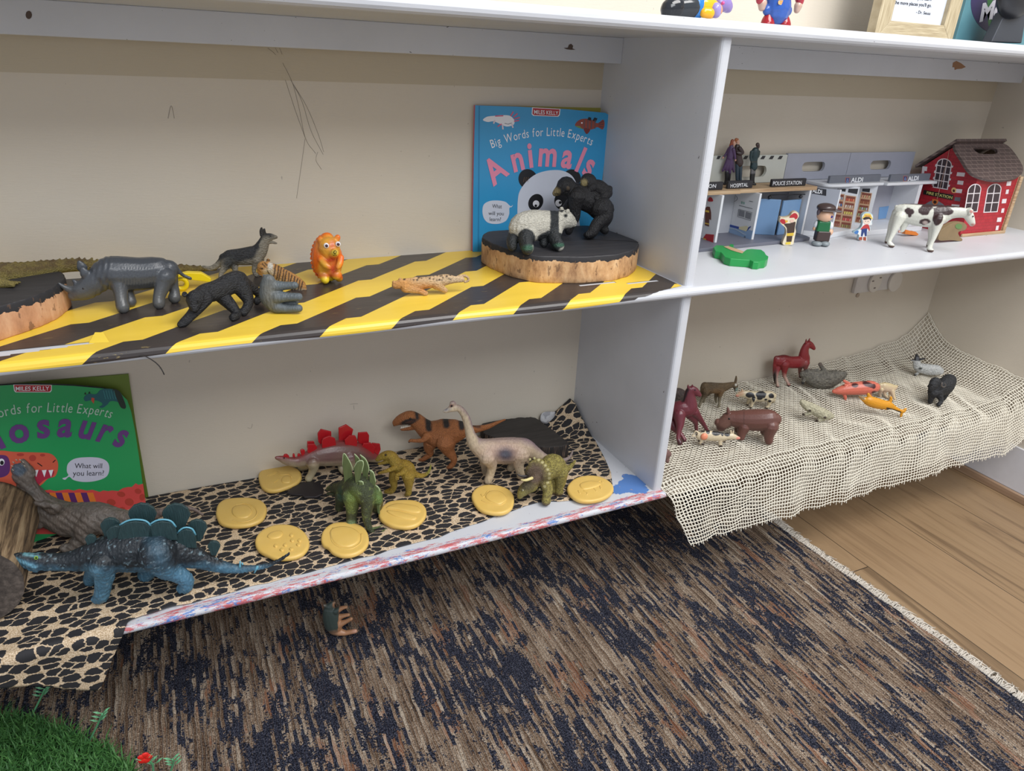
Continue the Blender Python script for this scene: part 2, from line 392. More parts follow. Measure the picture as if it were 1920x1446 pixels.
# floor: oak boards running towards the room
t = NT('oak_laminate'); t.b.inputs['Roughness'].default_value = .42
sx = t.n('SeparateXYZ'); t.l(t.tc.outputs['Object'], sx.inputs[0]); X, Y = sx.outputs[0], sx.outputs[1]
u = t.math('DIVIDE', t.math('SUBTRACT', X, .4400-.1855*10), .1855); idx = t.math('FLOOR', u); fr = t.math('FRACT', u)
yo = t.math('ADD', Y, t.math('MULTIPLY', t.math('FRACT', t.math('MULTIPLY', idx, .377)), 1.2))
# the cross joint of the board x .44-.625 stands at y -.491
yj = t.math('DIVIDE', t.math('ADD', yo, .491-1.2*((10*.377) % 1)+1.2*20), 1.2); fy = t.math('FRACT', yj); iy = t.math('FLOOR', yj)
cb = t.n('CombineXYZ'); t.l(t.math('MULTIPLY', X, 20.0), cb.inputs[0]); t.l(t.math('MULTIPLY', Y, 1.3), cb.inputs[1]); t.l(t.math('ADD', t.math('MULTIPLY', idx, 3.7), t.math('MULTIPLY', iy, 1.9)), cb.inputs[2])
grain = t.noise(1.0, cb.outputs[0], det=7, rough=.62, dist=1.2)
cb2 = t.n('CombineXYZ'); t.l(t.math('MULTIPLY', X, 260.0), cb2.inputs[0]); t.l(t.math('MULTIPLY', Y, 7.0), cb2.inputs[1]); t.l(idx, cb2.inputs[2]); fine = t.noise(1.0, cb2.outputs[0], det=3)
wood = t.ramp(grain, [(.36, lin((92, 71, 50))), (.46, lin((138, 113, 84))), (.55, lin((148, 123, 93))), (.72, lin((116, 93, 68)))])
wood = t.mix(t.math('MULTIPLY', fine, .5), wood, lin((150, 127, 98))); 
tone = t.math('FRACT', t.math('MULTIPLY', t.math('ADD', idx, t.math('MULTIPLY', iy, 2.3)), .61)); wood = t.mix(t.math('MULTIPLY', tone, .22), wood, lin((158, 124, 92)))
gap = t.math('MAXIMUM', t.math('LESS_THAN', t.math('ABSOLUTE', t.math('SUBTRACT', fr, .5)), -1), t.math('MAXIMUM', t.math('LESS_THAN', fr, .009), t.math('LESS_THAN', fy, .0016)))
t.col(t.mix(gap, wood, lin((66, 52, 40)))); t.bump(t.math('SUBTRACT', fine, t.math('MULTIPLY', gap, 4.0)), .12, .0005)
b = MB(); b.box((XL, -2.2, FLO-.02), (XR+.03, .03, FLO)); structure('floor', b, t.m)
t = NT('oak_skirting'); t.col(t.ramp(t.noise(1, t.mp((200, 6, 200)), det=4), [(.3, lin((140, 112, 88))), (.7, lin((176, 148, 122)))])).rough(.5)
b = MB(); b.box((XR-.016, -1.3, FLO), (XR-.006, 0, FLO+.018)); structure('baseboard_right', b, t.m, bevel=.002)
# ================================================================== THE SHELVES
unit = empty('shelving_unit', (-.1, -.14, BOT-.012), 'white painted built-in shelving with a middle divider and three long shelves', 'shelves')
def board(name, x0, x1, z0, z1, y0=0.0, y1=-DN, mat=M_white):
    """a board with a rounded nose at its front edge"""
    r = (z1-z0)/2; prof = [(y0, z0)]+[(y1+r-r*math.cos(a)*1.0 if False else y1+r-r*math.sin(a), (z0+z1)/2-r*math.cos(a)) for a in np.linspace(0, math.pi, 9)]+[(y0, z1)]
    mb = MB(); mb.prism([(x0, y, z) for y, z in prof], (x1-x0, 0, 0)); return mb.build(name, unit, False, mat)
t = NT('worn_painted_shelf'); L3 = [lin((196, 198, 203)), lin((84, 124, 184)), lin((186, 96, 98))]
sx = t.n('SeparateXYZ'); t.l(t.tc.outputs['Object'], sx.inputs[0]); gy = t.n('NewGeometry'); sp = t.n('SeparateXYZ'); t.l(gy.outputs['Position'], sp.inputs[0])
front = t.n('MapRange'); t.l(sp.outputs[1], front.inputs[0]); front.inputs[1].default_value = -.247; front.inputs[2].default_value = -.272
n1 = t.noise(60, t.mp((.6, 2.4, 1)), det=9, rough=.85); n2 = t.noise(70, t.mp((.4, 2.8, 1), loc=(3, 1, 2)), det=9, rough=.85); n3 = t.noise(9, det=3)
patch = t.math('MULTIPLY', t.math('LESS_THAN', t.math('SQRT', t.math('ADD', t.math('POWER', t.math('MULTIPLY', t.math('ADD', sp.outputs[0], .026), .75), 2.0), t.math('POWER', t.math('ADD', sp.outputs[1], .243), 2.0))), t.math('MULTIPLY', t.noise(30, det=5, rough=.65), .05)), 1.0)
blue = t.math('MAXIMUM', t.math('GREATER_THAN', t.math('MULTIPLY', n1, t.math('ADD', t.math('MULTIPLY', front.outputs[0], .42), .60)), .572), patch)
red = t.math('GREATER_THAN', t.math('MULTIPLY', n2, t.math('MULTIPLY', front.outputs[0], 1.0)), .515)
col = t.mix(blue, t.mix(red, L3[0], L3[2]), L3[1]); chip = t.math('GREATER_THAN', t.noise(120, det=3), .7)
t.col(t.mix(chip, col, lin((150, 140, 150)))).rough(.4); t.bump(n1, .25, .0008); M_worn = t.m
board('bottom_shelf', XL, .017, -.011, 0, mat=M_worn); board('bottom_shelf', .0171, XR, -.011, 0, mat=cream_paint('beige_shelf_paint', (128, 117, 103), (142, 131, 116), .9)); board('middle_shelf', XL, XR, .336, .350); board('top_shelf', XL, XR, .6715, TOP)
def upright(name, x0, x1, z0, z1):
    mb = MB(); r = .005; pr = [(x0, 0), (x0, -D+r)]+[(x0+r-r*math.cos(a), -D+r-r*math.sin(a)) for a in np.linspace(0, math.pi/2, 4)]+[(x1-r+r*math.sin(a), -D+r-r*math.cos(a)) for a in np.linspace(0, math.pi/2, 4)]+[(x1, 0)]
    mb.prism([(x, y, z0) for x, y in pr], (0, 0, z1-z0)); return mb.build(name, unit, False, M_white)
upright('divider', 0, .0168, .350, .6715); upright('divider', 0, .0168, 0, .336)
b = MB(); b.box((XL, -.0497, .6357), (0, 0, .6715)); b.build('support_batten', unit, mat=M_white, bevel=.001)
b = MB(); b.box((.0168, -.0497, .6357), (XR, 0, .6715)); b.build('support_batten', unit, mat=M_white, bevel=.001)
b = MB(); b.box((XR-.02, -.26, .318), (XR, 0, .336)); b.build('support_batten', unit, mat=M_white, bevel=.001)
# chips knocked out of the paint
M_chip = flat((150, 112, 82), .8, 'bare_chipped_wood'); M_chipd = flat((84, 70, 62), .8)
def chip(v, pts, y, m):
    sh = Sheet((0, y, 0), (0, 1, 0), v); o = art('paint_chip', sh, pts, m, unit, .0003, .0003); return o
chip(view(1500, 30, 4.571), [(1305, 440), (1310, 400), (1340, 385), (1380, 405), (1420, 437), (1385, 452), (1345, 455), (1325, 463), (1322, 440)], -.0497, M_chip)
chip(view(1050, 30, 4.8), [(32, 288), (70, 285), (80, 258), (100, 250), (118, 268), (112, 292), (140, 303), (100, 305), (60, 300)], -.0497, M_chipd)
chip(Z0, oval(54, 28, 6, 8, n=10), -.0497, M_chipd)
# hazard tape stuck over the left half of the middle shelf
t = NT('hazard_tape'); uvn = t.n('UVMap'); uvn.uv_map = 'UVMap'; sx = t.n('SeparateXYZ'); t.l(uvn.outputs[0], sx.inputs[0]); U, Vv = sx.outputs[0], sx.outputs[1]
ix = t.math('FLOOR', t.math('DIVIDE', t.math('SUBTRACT', Vv, .0424), .0725))
ph = t.math('ADD', t.math('ADD', U, t.math('MULTIPLY', Vv, 1.18)), t.math('MULTIPLY', ix, .018)); wob = t.noise(3, det=2)
fr = t.math('FRACT', t.math('DIVIDE', t.math('ADD', ph, t.math('ADD', 20*.158+.034, t.math('MULTIPLY', wob, .01))), .158)); isb = t.math('LESS_THAN', fr, .47)
scr = t.noise(90, t.mp((.35, 1.6, 1)), det=5, rough=.7); edge = t.math('LESS_THAN', t.math('ABSOLUTE', t.math('SUBTRACT', t.math('FRACT', t.math('DIVIDE', t.math('SUBTRACT', Vv, .0424), .0725)), .5)), .489)
ye = t.mix(t.noise(12, t.mp((.5, 3, 1))), lin((222, 186, 60)), lin((240, 206, 76))); bl = t.mix(t.math('GREATER_THAN', scr, .66), t.mix(t.noise(8), lin((46, 42, 42)), lin((66, 58, 54))), lin((118, 104, 70)))
t.col(t.mix(isb, ye, bl)).rough(.34); t.bump(t.math('ADD', t.noise(40, t.mp((.5, 3, 1)), det=3), t.math('MULTIPLY', edge, -.6)), .35, .0008); M_tape = t.m
def tape(name, x0, x1, s0, s1, cut=None, lift=0.0006):
    # s: arc length from the wall, over the top and round the nose
    r = .007; flatl = DN-r; nx = int((x1-x0)/.006)+1; ns = int((s1-s0)/.003)+1; V = []; UV = []
    for i in range(nx):
        for j in range(ns):
            x = x0+(x1-x0)*i/(nx-1); s = s0+(s1-s0)*j/(ns-1)
            if cut: s = min(s, cut(x))
            if s < flatl: y, z = -s, MID+lift
            else:
                a = (s-flatl)/r; y = -flatl-math.sin(min(a, math.pi))*(r+lift); z = MID-r+math.cos(min(a, math.pi))*(r+lift)
            V.append((x, y, z)); UV.append((x, s))
    Fs = []
    for i in range(nx-1):
        for j in range(ns-1):
            q = (i*ns+j, i*ns+j+1, (i+1)*ns+j+1, (i+1)*ns+j)
            c = np.mean([UV[k] for k in q], 0)
            if 0.249 < c[1] < .2655-.6*(max(0, c[0]+.83))*.2 and c[0] < -.742: continue     # torn strip showing white shelf
            if 0.234 < c[1] < .240 and -.075 < c[0] < -.02: continue
            if 0.222 < c[1] < .228 and -.15 < c[0] < -.09: continue
            if len(set(map(lambda k: tuple(np.round(V[k], 6)), q))) < 4: continue
            Fs.append(q)
    o = mobj(name, V, Fs, M_tape, None, False); uv = o.data.uv_layers.new(name='UVMap')
    for lp in o.data.loops: uv.data[lp.index].uv = UV[lp.vertex_index]
    return o
mid = [o for o in unit.children if o.name.startswith('middle_shelf')][0]
tp = tape('hazard_tape', XL, -.004, .002, .2985, cut=lambda x: (.2905+.0015*math.sin(x*23)) if x < -.09 else .2905-.22*max(0, x+.075)-.004)
tp.parent = unit; tp.location = tuple(np.array(tp.location)-worldloc(unit))
# a torn corner of tape standing up
sh = Sheet((0, 0, MID), (0, 0, 1), view(0, 560, 4.8)); mb = MB()
P = [sh.p(800, 405), sh.p(985, 398), sh.p(935, 345)+np.array((0, .002, .004)), sh.p(862, 345)+np.array((0, .002, .004))]
mb.prism(P, (0, 0, .0005)); mb.build('tape_flap', unit, mat=flat((232, 200, 70), .4))
# a black thread hanging from the shelf edge
mb = MB(); vv = view(0, 560, 4.8); mb.tube(smooth_path([ony(vv(*q), -.288) for q in [(1250, 520), (1310, 520), (1400, 575), (1450, 630), (1478, 685)]], .004), .0006, k=5)
props(mb.build('black_thread', None, True, flat((40, 36, 34), .8)), 'thin black thread curling down from the taped shelf edge above the green book', 'thread')
# pencil scribble on the wall
M_pencil = flat((140, 132, 122), .9); wallS = Sheet((0, 0, 0), (0, 1, 0)); mb = MB()
for L in ([(502, 90), (512, 98), (517, 103)], [(516, 90), (521, 99)], [(524, 90), (529, 102)], [(530, 118), (548, 155), (560, 200), (573, 260), (592, 288)], [(545, 150), (566, 190), (583, 245), (606, 290)], [(548, 155), (575, 200), (596, 250), (607, 285)], [(572, 260), (565, 310), (556, 372)], [(596, 285), (592, 300), (603, 318)], [(535, 150), (553, 205), (572, 258)], [(315, 222), (321, 198), (327, 222)], [(656, 758), (671, 757)], [(663, 760), (664, 768)], [(464, 802), (471, 803), (473, 795)]):
    P = [wallS.p(x, y, .0003) for x, y in smooth_path([(a, c, 0) for a, c in L], 6)[:, :2]]; mb.tube(P, .00022, k=4)
mb.build('pencil_scribble', [o for o in bpy.data.objects if o.name == 'wall_back'][0], mat=M_pencil)
# wall socket in the lower right bay
sock = Sheet((0, -.006, 0), (0, 1, 0), view(1500, 430, 4.571)); c0 = sock.p(450, 550); M_sock = flat((206, 202, 198), .35)
root = empty('wall_socket', (c0[0]+.06, -.003, c0[2]), 'white double wall socket with white plug covers under the middle shelf', 'socket')
mb = MB(); mb.box((c0[0], -.010, c0[2]), (c0[0]+.135, 0, c0[2]+.075)); mb.build('socket_plate', root, mat=M_sock, bevel=.002)
for cx, cz, nm, w in ((620, 445, 'socket_cover', .019), (792, 440, 'socket_cover', .021)):
    q = sock.p(cx, cz); mb = MB(); P = [(q[0]+x*w, -.010, q[2]+y*.024) for x, y in oval(0, 0, 1, 1, n=20)]; mb.prism(P, (0, -.006, 0)); o = mb.build(nm, root, mat=flat((214, 208, 198), .4), bevel=.0015)
    if cx < 700:
        mb = MB(); [mb.box((q[0]+dx-.003, -.0165, q[2]+dz-.0015), (q[0]+dx+.003, -.0158, q[2]+dz+.0015)) for dx, dz in ((-.011, .004), (.011, .010), (0, -.013))]; mb.build('plug_pin_slot', o, mat=flat((120, 112, 104), .6))
q = sock.p(510, 572); mb = MB(); mb.prism([(q[0]+x*.005, 0, q[2]+y*.005) for x, y in oval(0, 0, 1, 1, n=12)], (0, -.002, 0)); props(mb.build('screw_plug', None, mat=flat((172, 156, 138), .6)), 'small painted-over screw plug on the wall just below the white socket', 'screw')
# ================================================================== LEOPARD CLOTH
t = NT('leopard_print_cotton'); v = t.tc.outputs['Object']; uvn = t.n('UVMap'); uvn.uv_map = 'UVMap'
mpn = t.mp((1, 1, 1), src=uvn.outputs[0]); wv = t.n('TexNoise'); t.l(mpn, wv.inputs[0]); wv.inputs['Scale'].default_value = 260; wv.inputs['Detail'].default_value = 3
ad = t.n('VectorMath', operation='MULTIPLY_ADD'); t.l(wv.outputs['Color'], ad.inputs[0]); ad.inputs[1].default_value = (.0075, .0035, 0); t.l(mpn, ad.inputs[2])
vo = t.n('TexVoronoi', feature='DISTANCE_TO_EDGE', voronoi_dimensions='2D'); vm = t.n('Mapping'); t.l(ad.outputs[0], vm.inputs[0]); vm.inputs['Scale'].default_value = (1, 1.7, 1); t.l(vm.outputs[0], vo.inputs['Vector']); vo.inputs['Scale'].default_value = 52; vo.inputs['Randomness'].default_value = 1.0
vr = t.n('TexVoronoi', feature='F1', voronoi_dimensions='2D'); t.l(vm.outputs[0], vr.inputs['Vector']); vr.inputs['Scale'].default_value = 52
sc = t.n('SeparateColor'); t.l(vr.outputs['Color'], sc.inputs[0])
thr = t.math('ADD', .030, t.math('MULTIPLY', sc.outputs[0], .045)); spot = t.math('MULTIPLY', t.math('GREATER_THAN', vo.outputs['Distance'], thr), t.math('LESS_THAN', vr.outputs['Distance'], t.math('ADD', .44, t.math('MULTIPLY', sc.outputs[1], .22))))
tan = t.ramp(t.noise(700, det=2), [(.35, lin((150, 128, 98))), (.5, lin((196, 172, 140))), (.65, lin((214, 196, 172)))])
t.col(t.mix(spot, tan, lin((34, 33, 36)))).rough(.75); t.bump(t.noise(1500, det=1), .2, .0004); M_leo = t.m
def cloth_grid(name, fn, ns, nt, mat, thick=.0006, keep=None, parent=None):
    V = []; UV = []
    for i in range(ns):
        for j in range(nt):
            P, uvc = fn(i/(ns-1), j/(nt-1)); V.append(P); UV.append(uvc)
    Fs = [(i*nt+j, i*nt+j+1, (i+1)*nt+j+1, (i+1)*nt+j) for i in range(ns-1) for j in range(nt-1)]
    o = mobj(name, V, Fs, mat, parent, True); uv = o.data.uv_layers.new(name='UVMap')
    for lp in o.data.loops: uv.data[lp.index].uv = UV[lp.vertex_index]
    m = o.modifiers.new('thickness', 'SOLIDIFY'); m.thickness = thick; m.offset = 1
    return o
def nz(x, y, s, k=0): return float(noise(np.array([[x, y, .3]]), s, k)[0])-.5
FX = [-1.1, -.90, -.855, -.797, -.776, -.757, -.748, -.734, -.607, -.465, -.326, -.25, -.19, -.15, -.11, -.066]
FL = [.27, .318, .338, .362, .326, .290, .276, .272, .267, .263, .259, .246, .238, .231, .245, .252]
RY = [0, .018, .092, .153, .198, .253, .40]; RX = [-.012, -.006, -.003, -.021, -.036, -.066, -.066]
def leo(s, tt):
    x = -1.1+(1.1-.004)*s; 
    L = np.interp(min(x, -.066), FX, FL); L = L+.004*nz(x, 0, 40); a = .003+(L-.003)*tt
    xr = np.interp(a, RY, RX); x = -1.1+(xr+1.1)*s
    wr = .0007*(1+math.sin(a*95+x*14+4*nz(x, a, 12)*2))*(1 if a < .28 else .8)*np.interp(x, [-1.0, -.7, -.5], [1.6, 1.0, .35])
    wr += .0016*max(0, nz(x, a, 22, 3))
    r = .0065
    if a < DN-r: y, z = -a, .0009+wr
    else:
        th = (a-(DN-r))/r; rr = r+.0012+wr
        if th < math.pi/2: y = -(DN-r)-math.sin(th)*rr; z = -.0055+math.cos(th)*rr
        else: y = -(DN-r)-rr-.004*math.sin(x*60)*min(1, (th-1.57)/6)*.5; z = -.0055-(th-math.pi/2)*r
    # the corner by the divider stands up against wall and upright
    k = max(0, 1-math.hypot((x-0)/.075, a/.085)); z += .052*k**1.2; 
    k2 = max(0, 1-a/.03)*max(0, min(1, (x+.20)/.1)); z += .004*k2
    return (x, y, max(z, z)), (x, a)
cl = cloth_grid('leopard_print_cloth', leo, 330, 110, M_leo); props(cl, 'tan and black leopard-print cloth laid along the bottom shelf and over its left edge', 'cloth')
# ================================================================== OPEN-WEAVE NET
def net_surf(u, v):
    """u across (m from left edge), v from the back edge towards the room (m)"""
    x = .021+u; back = .020; a = v
    lx = np.interp(a, [0, .2, .27, .33, .42], [0, 0, -.006, .012, .055]); x = x+lx*max(0, 1-u/.25)
    bump = .0035+.0016*math.sin(x*31+a*17+3*nz(x, a, 9)) + .0035*max(0, nz(x, a, 14, 5))*2 + .0018*math.sin(x*90+a*60+nz(x, a, 20)*6)
    rise = .055*max(0, 1-(a/.075))**1.3*np.interp(x, [.3, .55, .80, .985], [0, .10, .5, 1.0]) + .004
    rr = .045*max(0, (x-.90)/.09)**1.5*np.interp(a, [0, .1, .3], [1.0, .9, .7]) if x > .90 else 0
    fl = .264+.002*math.sin(x*9)
    if a < fl: y, z = -.006-a*(1.0), .002+bump+rise*1.0+rr
    else:
        r = .030; th = (a-fl)/r; y0 = -.006-fl; h = a-fl
        if th < 1.35: y = y0-math.sin(th)*r; z = .002+bump+rr-r*(1-math.cos(th))
        else:
            d = (th-1.35)*r; y = y0-math.sin(1.35)*r-d*.16-.004*math.sin(x*30+nz(x, 0, 8)*5)*min(1, d/.03)-.0012*math.sin(x*93)*min(1, d/.04); z = .002+bump+rr-r*(1-math.cos(1.35))-d*.98
    x = min(x, XR-.003)
    return np.array((x, y, z))
NU, NV, PIT = 151, 60, .0065
lenv = lambda u: NV-1
G = np.array([[net_surf(i*PIT+.0012*nz(i*.3, j*.3, 2), j*PIT*(.955+.03*math.sin(i*.09)) if False else j*PIT) for j in range(NV)] for i in range(NU)])
jj = np.arange(NU)
mb = MB(); M_net = flat((232, 226, 210), .85, 'undyed_cotton_cord', .08, .6, 1500)
rndn = np.random.RandomState(3)
for i in range(NU):
    P = G[i].copy(); P[:, 2] += .0007*((np.arange(NV)+i) % 2*2-1); ext = P[-1]+(P[-1]-P[-2])*rndn.uniform(.5, .9); P = np.vstack([P, ext]); mb.tube(P, .00088, k=4, cap=False)
for j in range(NV):
    P = G[:, j].copy(); P[:, 2] += .0007*((np.arange(NU)+j+1) % 2*2-1); mb.tube(P, .00088, k=4, cap=False)
for i in range(0, NU-1):      # the hem is folded back under itself
    P = (G[i, 40:-3]+G[i+1, 40:-3])/2+np.array((0, .0045, -.001)); mb.tube(P, .00088, k=4, cap=False)
for j in range(40, NV-3):
    P = (G[:, j]+G[:, j+1])/2+np.array((0, .0045, -.001)); mb.tube(P, .00088, k=4, cap=False)
props(mb.build('open_weave_net', None, True, M_net), 'cream open-weave cotton net spread over the bottom right shelf and hanging over its edge', 'net')
# ================================================================== RUG
t = NT('distressed_woven_rug'); o3 = t.tc.outputs['Object']; sx = t.n('SeparateXYZ'); t.l(o3, sx.inputs[0]); X, Y = sx.outputs[0], sx.outputs[1]
def cxyz(a, b_, c_=0.0):
    o = t.n('CombineXYZ'); t.val(o.inputs[0], a); t.val(o.inputs[1], b_); t.val(o.inputs[2], c_); return o.outputs[0]
wob = t.noise(60, t.mp((1, .5, 1)), det=3); cc = t.math('ADD', t.math('DIVIDE', X, .0046), t.math('MULTIPLY', wob, 1.6)); ci = t.math('FLOOR', cc); cf = t.math('FRACT', cc)
blot = t.noise(5.5, t.mp((1.3, .75, 1)), det=4, rough=.55); blot2 = t.noise(17, t.mp((1.6, .6, 1), loc=(3, 1, 0)), det=3, rough=.6); jag = t.noise(330, det=2, rough=.6)
st = t.noise(1, cxyz(t.math('MULTIPLY', ci, .71), t.math('MULTIPLY', Y, 15.0), 1.0), det=3, rough=.6); st2 = t.noise(1, cxyz(t.math('MULTIPLY', ci, 1.37), t.math('MULTIPLY', Y, 7.0), 5.0), det=2)
navy = t.math('LESS_THAN', t.math('ADD', t.math('ADD', t.math('MULTIPLY', st, 1.05), t.math('MULTIPLY', blot, .72)), t.math('ADD', t.math('MULTIPLY', blot2, .45), t.math('MULTIPLY', jag, .40))), 1.285)
spk = t.noise(640, det=2, rough=.8)
lt = t.ramp(t.math('ADD', t.math('MULTIPLY', st2, .45), t.math('MULTIPLY', spk, .55)), [(.38, lin((48, 38, 32))), (.46, lin((102, 80, 63))), (.54, lin((148, 127, 107))), (.62, lin((196, 183, 165)))])
rust = t.math('GREATER_THAN', t.math('ADD', t.noise(11, t.mp((2.5, .7, 1), loc=(7, 3, 0)), det=4), t.math('MULTIPLY', st, .3)), .76); lt = t.mix(t.math('MULTIPLY', rust, .35), lt, lin((152, 92, 62)))
lt = t.mix(t.math('MULTIPLY', t.math('LESS_THAN', cf, .2), .25), lt, lin((196, 186, 172)))
dk_ = t.ramp(spk, [(.36, lin((9, 10, 15))), (.5, lin((27, 31, 46))), (.62, lin((92, 94, 108)))])
c = t.mix(navy, lt, dk_); c = t.mix(t.math('MULTIPLY', t.math('GREATER_THAN', cf, .85), .7), c, lin((44, 38, 38)))
t.col(c).rough(.95); t.b.inputs['Specular IOR Level'].default_value = .12; t.bump(t.math('ADD', t.math('MULTIPLY', t.math('PINGPONG', cf, .5), 1.2), t.math('MULTIPLY', spk, 1.2)), .8, .003); M_rug = t.m
rug = empty('area_rug', (-.3, -.7, FLO), 'dark navy and tan streaked area rug with a cream fringed edge', 'rug')
RX1 = lambda y: .397+.010*math.sin(y*7)
nx, ny = 260, 150; V = []
for i in range(nx):
    for j in range(ny):
        y = -.03-1.37*j/(ny-1); x = XL+(RX1(y)-XL)*i/(nx-1); V.append((x, y, FLO+.009+.0012*math.sin(x*1200)*.5))
k = len(V); Fs = [(i*ny+j, i*ny+j+1, (i+1)*ny+j+1, (i+1)*ny+j) for i in range(nx-1) for j in range(ny-1)]
o = mobj('pile', V, Fs, M_rug, rug, True); m = o.modifiers.new('thick', 'SOLIDIFY'); m.thickness = .008; m.offset = -1
mb = MB(); rr = random.Random(7); y = -.05
while y > -1.35:
    x0 = RX1(y)-.004; L = rr.uniform(.016, .034); a = rr.uniform(-.9, .9); h = rr.uniform(.002, .009); 
    mb.tube([(x0, y, FLO+.007), (x0+L*.5, y+L*.25*math.sin(a), FLO+h+.004), (x0+L*math.cos(a*.8), y+L*math.sin(a), FLO+rr.uniform(.001, .005))], [.0011, .0011, .0006], k=4); y -= .00065
mb.build('fringe', rug, True, flat((196, 188, 176), .9, var=.2), kind='stuff')
# ================================================================== ARTIFICIAL GRASS
def poly_in(x, y, P):
    c = False; j = len(P)-1
    for i in range(len(P)):
        if (P[i][1] > y) != (P[j][1] > y) and x < (P[j][0]-P[i][0])*(y-P[i][1])/(P[j][1]-P[i][1])+P[i][0]: c = not c
        j = i
    return c
ge = [onz(q, FLO+.02)[:2] for q in [(0, 1340), (60, 1345), (130, 1370), (200, 1400), (245, 1440), (262, 1500)]]
gp = [(-1.34, ge[0][1]-.01)]+[tuple(q) for q in ge]+[(-.80, -.60), (-1.34, -.60)]
grass = empty('artificial_grass_mat', (-1.05, -.35, FLO+.010), 'green artificial grass mat lying on the rug at the lower left corner', 'grass mat')
mb = MB(); mb.prism([(x, y, FLO+.0105) for x, y in gp], (0, 0, .003)); mb.build('backing', grass, mat=flat((40, 62, 34), .9))
rr = random.Random(11); V = []; Fs = []; C = []
ZG = FLO+.0135
for _ in range(36000):
    x = rr.uniform(-1.14, -.76); y = rr.uniform(-.50, -.08)
    if not poly_in(x, y, gp): continue
    L = rr.uniform(.013, .026); a = rr.uniform(0, 6.28); ln = rr.uniform(.2, 1.1); w = rr.uniform(.0006, .0011); dx, dy = math.cos(a), math.sin(a)
    p0 = np.array((x, y, ZG)); p1 = p0+np.array((dx*L*.35*ln, dy*L*.35*ln, L*.55)); p2 = p1+np.array((dx*L*.55*ln, dy*L*.55*ln, L*.38/(.6+ln)-.002)); s = np.array((-dy, dx, 0))*w
    n0 = len(V); V += [p0-s, p0+s, p1-s, p1+s, p2]; Fs += [(n0, n0+1, n0+3, n0+2), (n0+2, n0+3, n0+4)]; g = rr.random(); c = lin((38+38*g, 84+40*g, 34+26*g)); C += [c]*5
t = NT('grass_blades'); a = t.n('Attribute', attribute_name='Col'); t.col(a.outputs['Color']).rough(.6); M_grass = t.m
mobj('grass_blades', V, Fs, M_grass, grass, False, np.array(C), kind='stuff')
M_leaf = flat((92, 158, 112), .5); 
def sprig(px0, px1, dy, label, parent=None, name='plastic_sprig', red=False):
    A = onz(px0, FLO+.012); P1 = hit(px1, A+np.array((0, dy, 0)), np.array((0, 1.0, 0))); root = empty(name, A, label, 'plastic plant')
    mb = MB(); path = smooth_path([A, (A+P1)/2+np.array((.004, 0, .006)), P1], .004); mb.tube(path, .0013, k=6); mb.build('stem', root, True, M_leaf)
    mb = MB()
    for k in range(3):
        c = path[-1]-(path[-1]-path[-4])*k*.9
        for sgn in (-1, 1):
            e = c+np.array((sgn*.010, 0, .007)); w = np.array((0, .0, .0022)); mb.add([c, (c+e)/2+w, e, (c+e)/2-w, (c+e)/2+np.array((0, -.002, 0))], [(0, 1, 4), (1, 2, 4), (2, 3, 4), (3, 0, 4)])
    mb.build('leaf', root, mat=M_leaf)
    return root, P1
sprig((58, 1345), (84, 1292), -.02, 'pale green plastic sprig sticking up from the grass just below the leopard cloth')
sprig((165, 1395), (192, 1338), -.02, 'pale green plastic sprig leaning over the rug to the left of the red poppy', name='plastic_sprig')
sprig((318, 1452), (323, 1424), -.01, 'pale green plastic sprig standing right of the red poppy', name='plastic_sprig')
r, P = sprig((288, 1455), (272, 1425), -.01, 'red plastic poppy lying on the rug beside the artificial grass', name='plastic_poppy')
mb = MB()
for k in range(5):
    a = k*1.257; mb.ball(P+np.array((.004*math.cos(a), 0, .0048*math.sin(a)+.003)), .0046, sc=(1, .35, 1))
mb.build('petals', r, True, flat((214, 38, 30), .4))
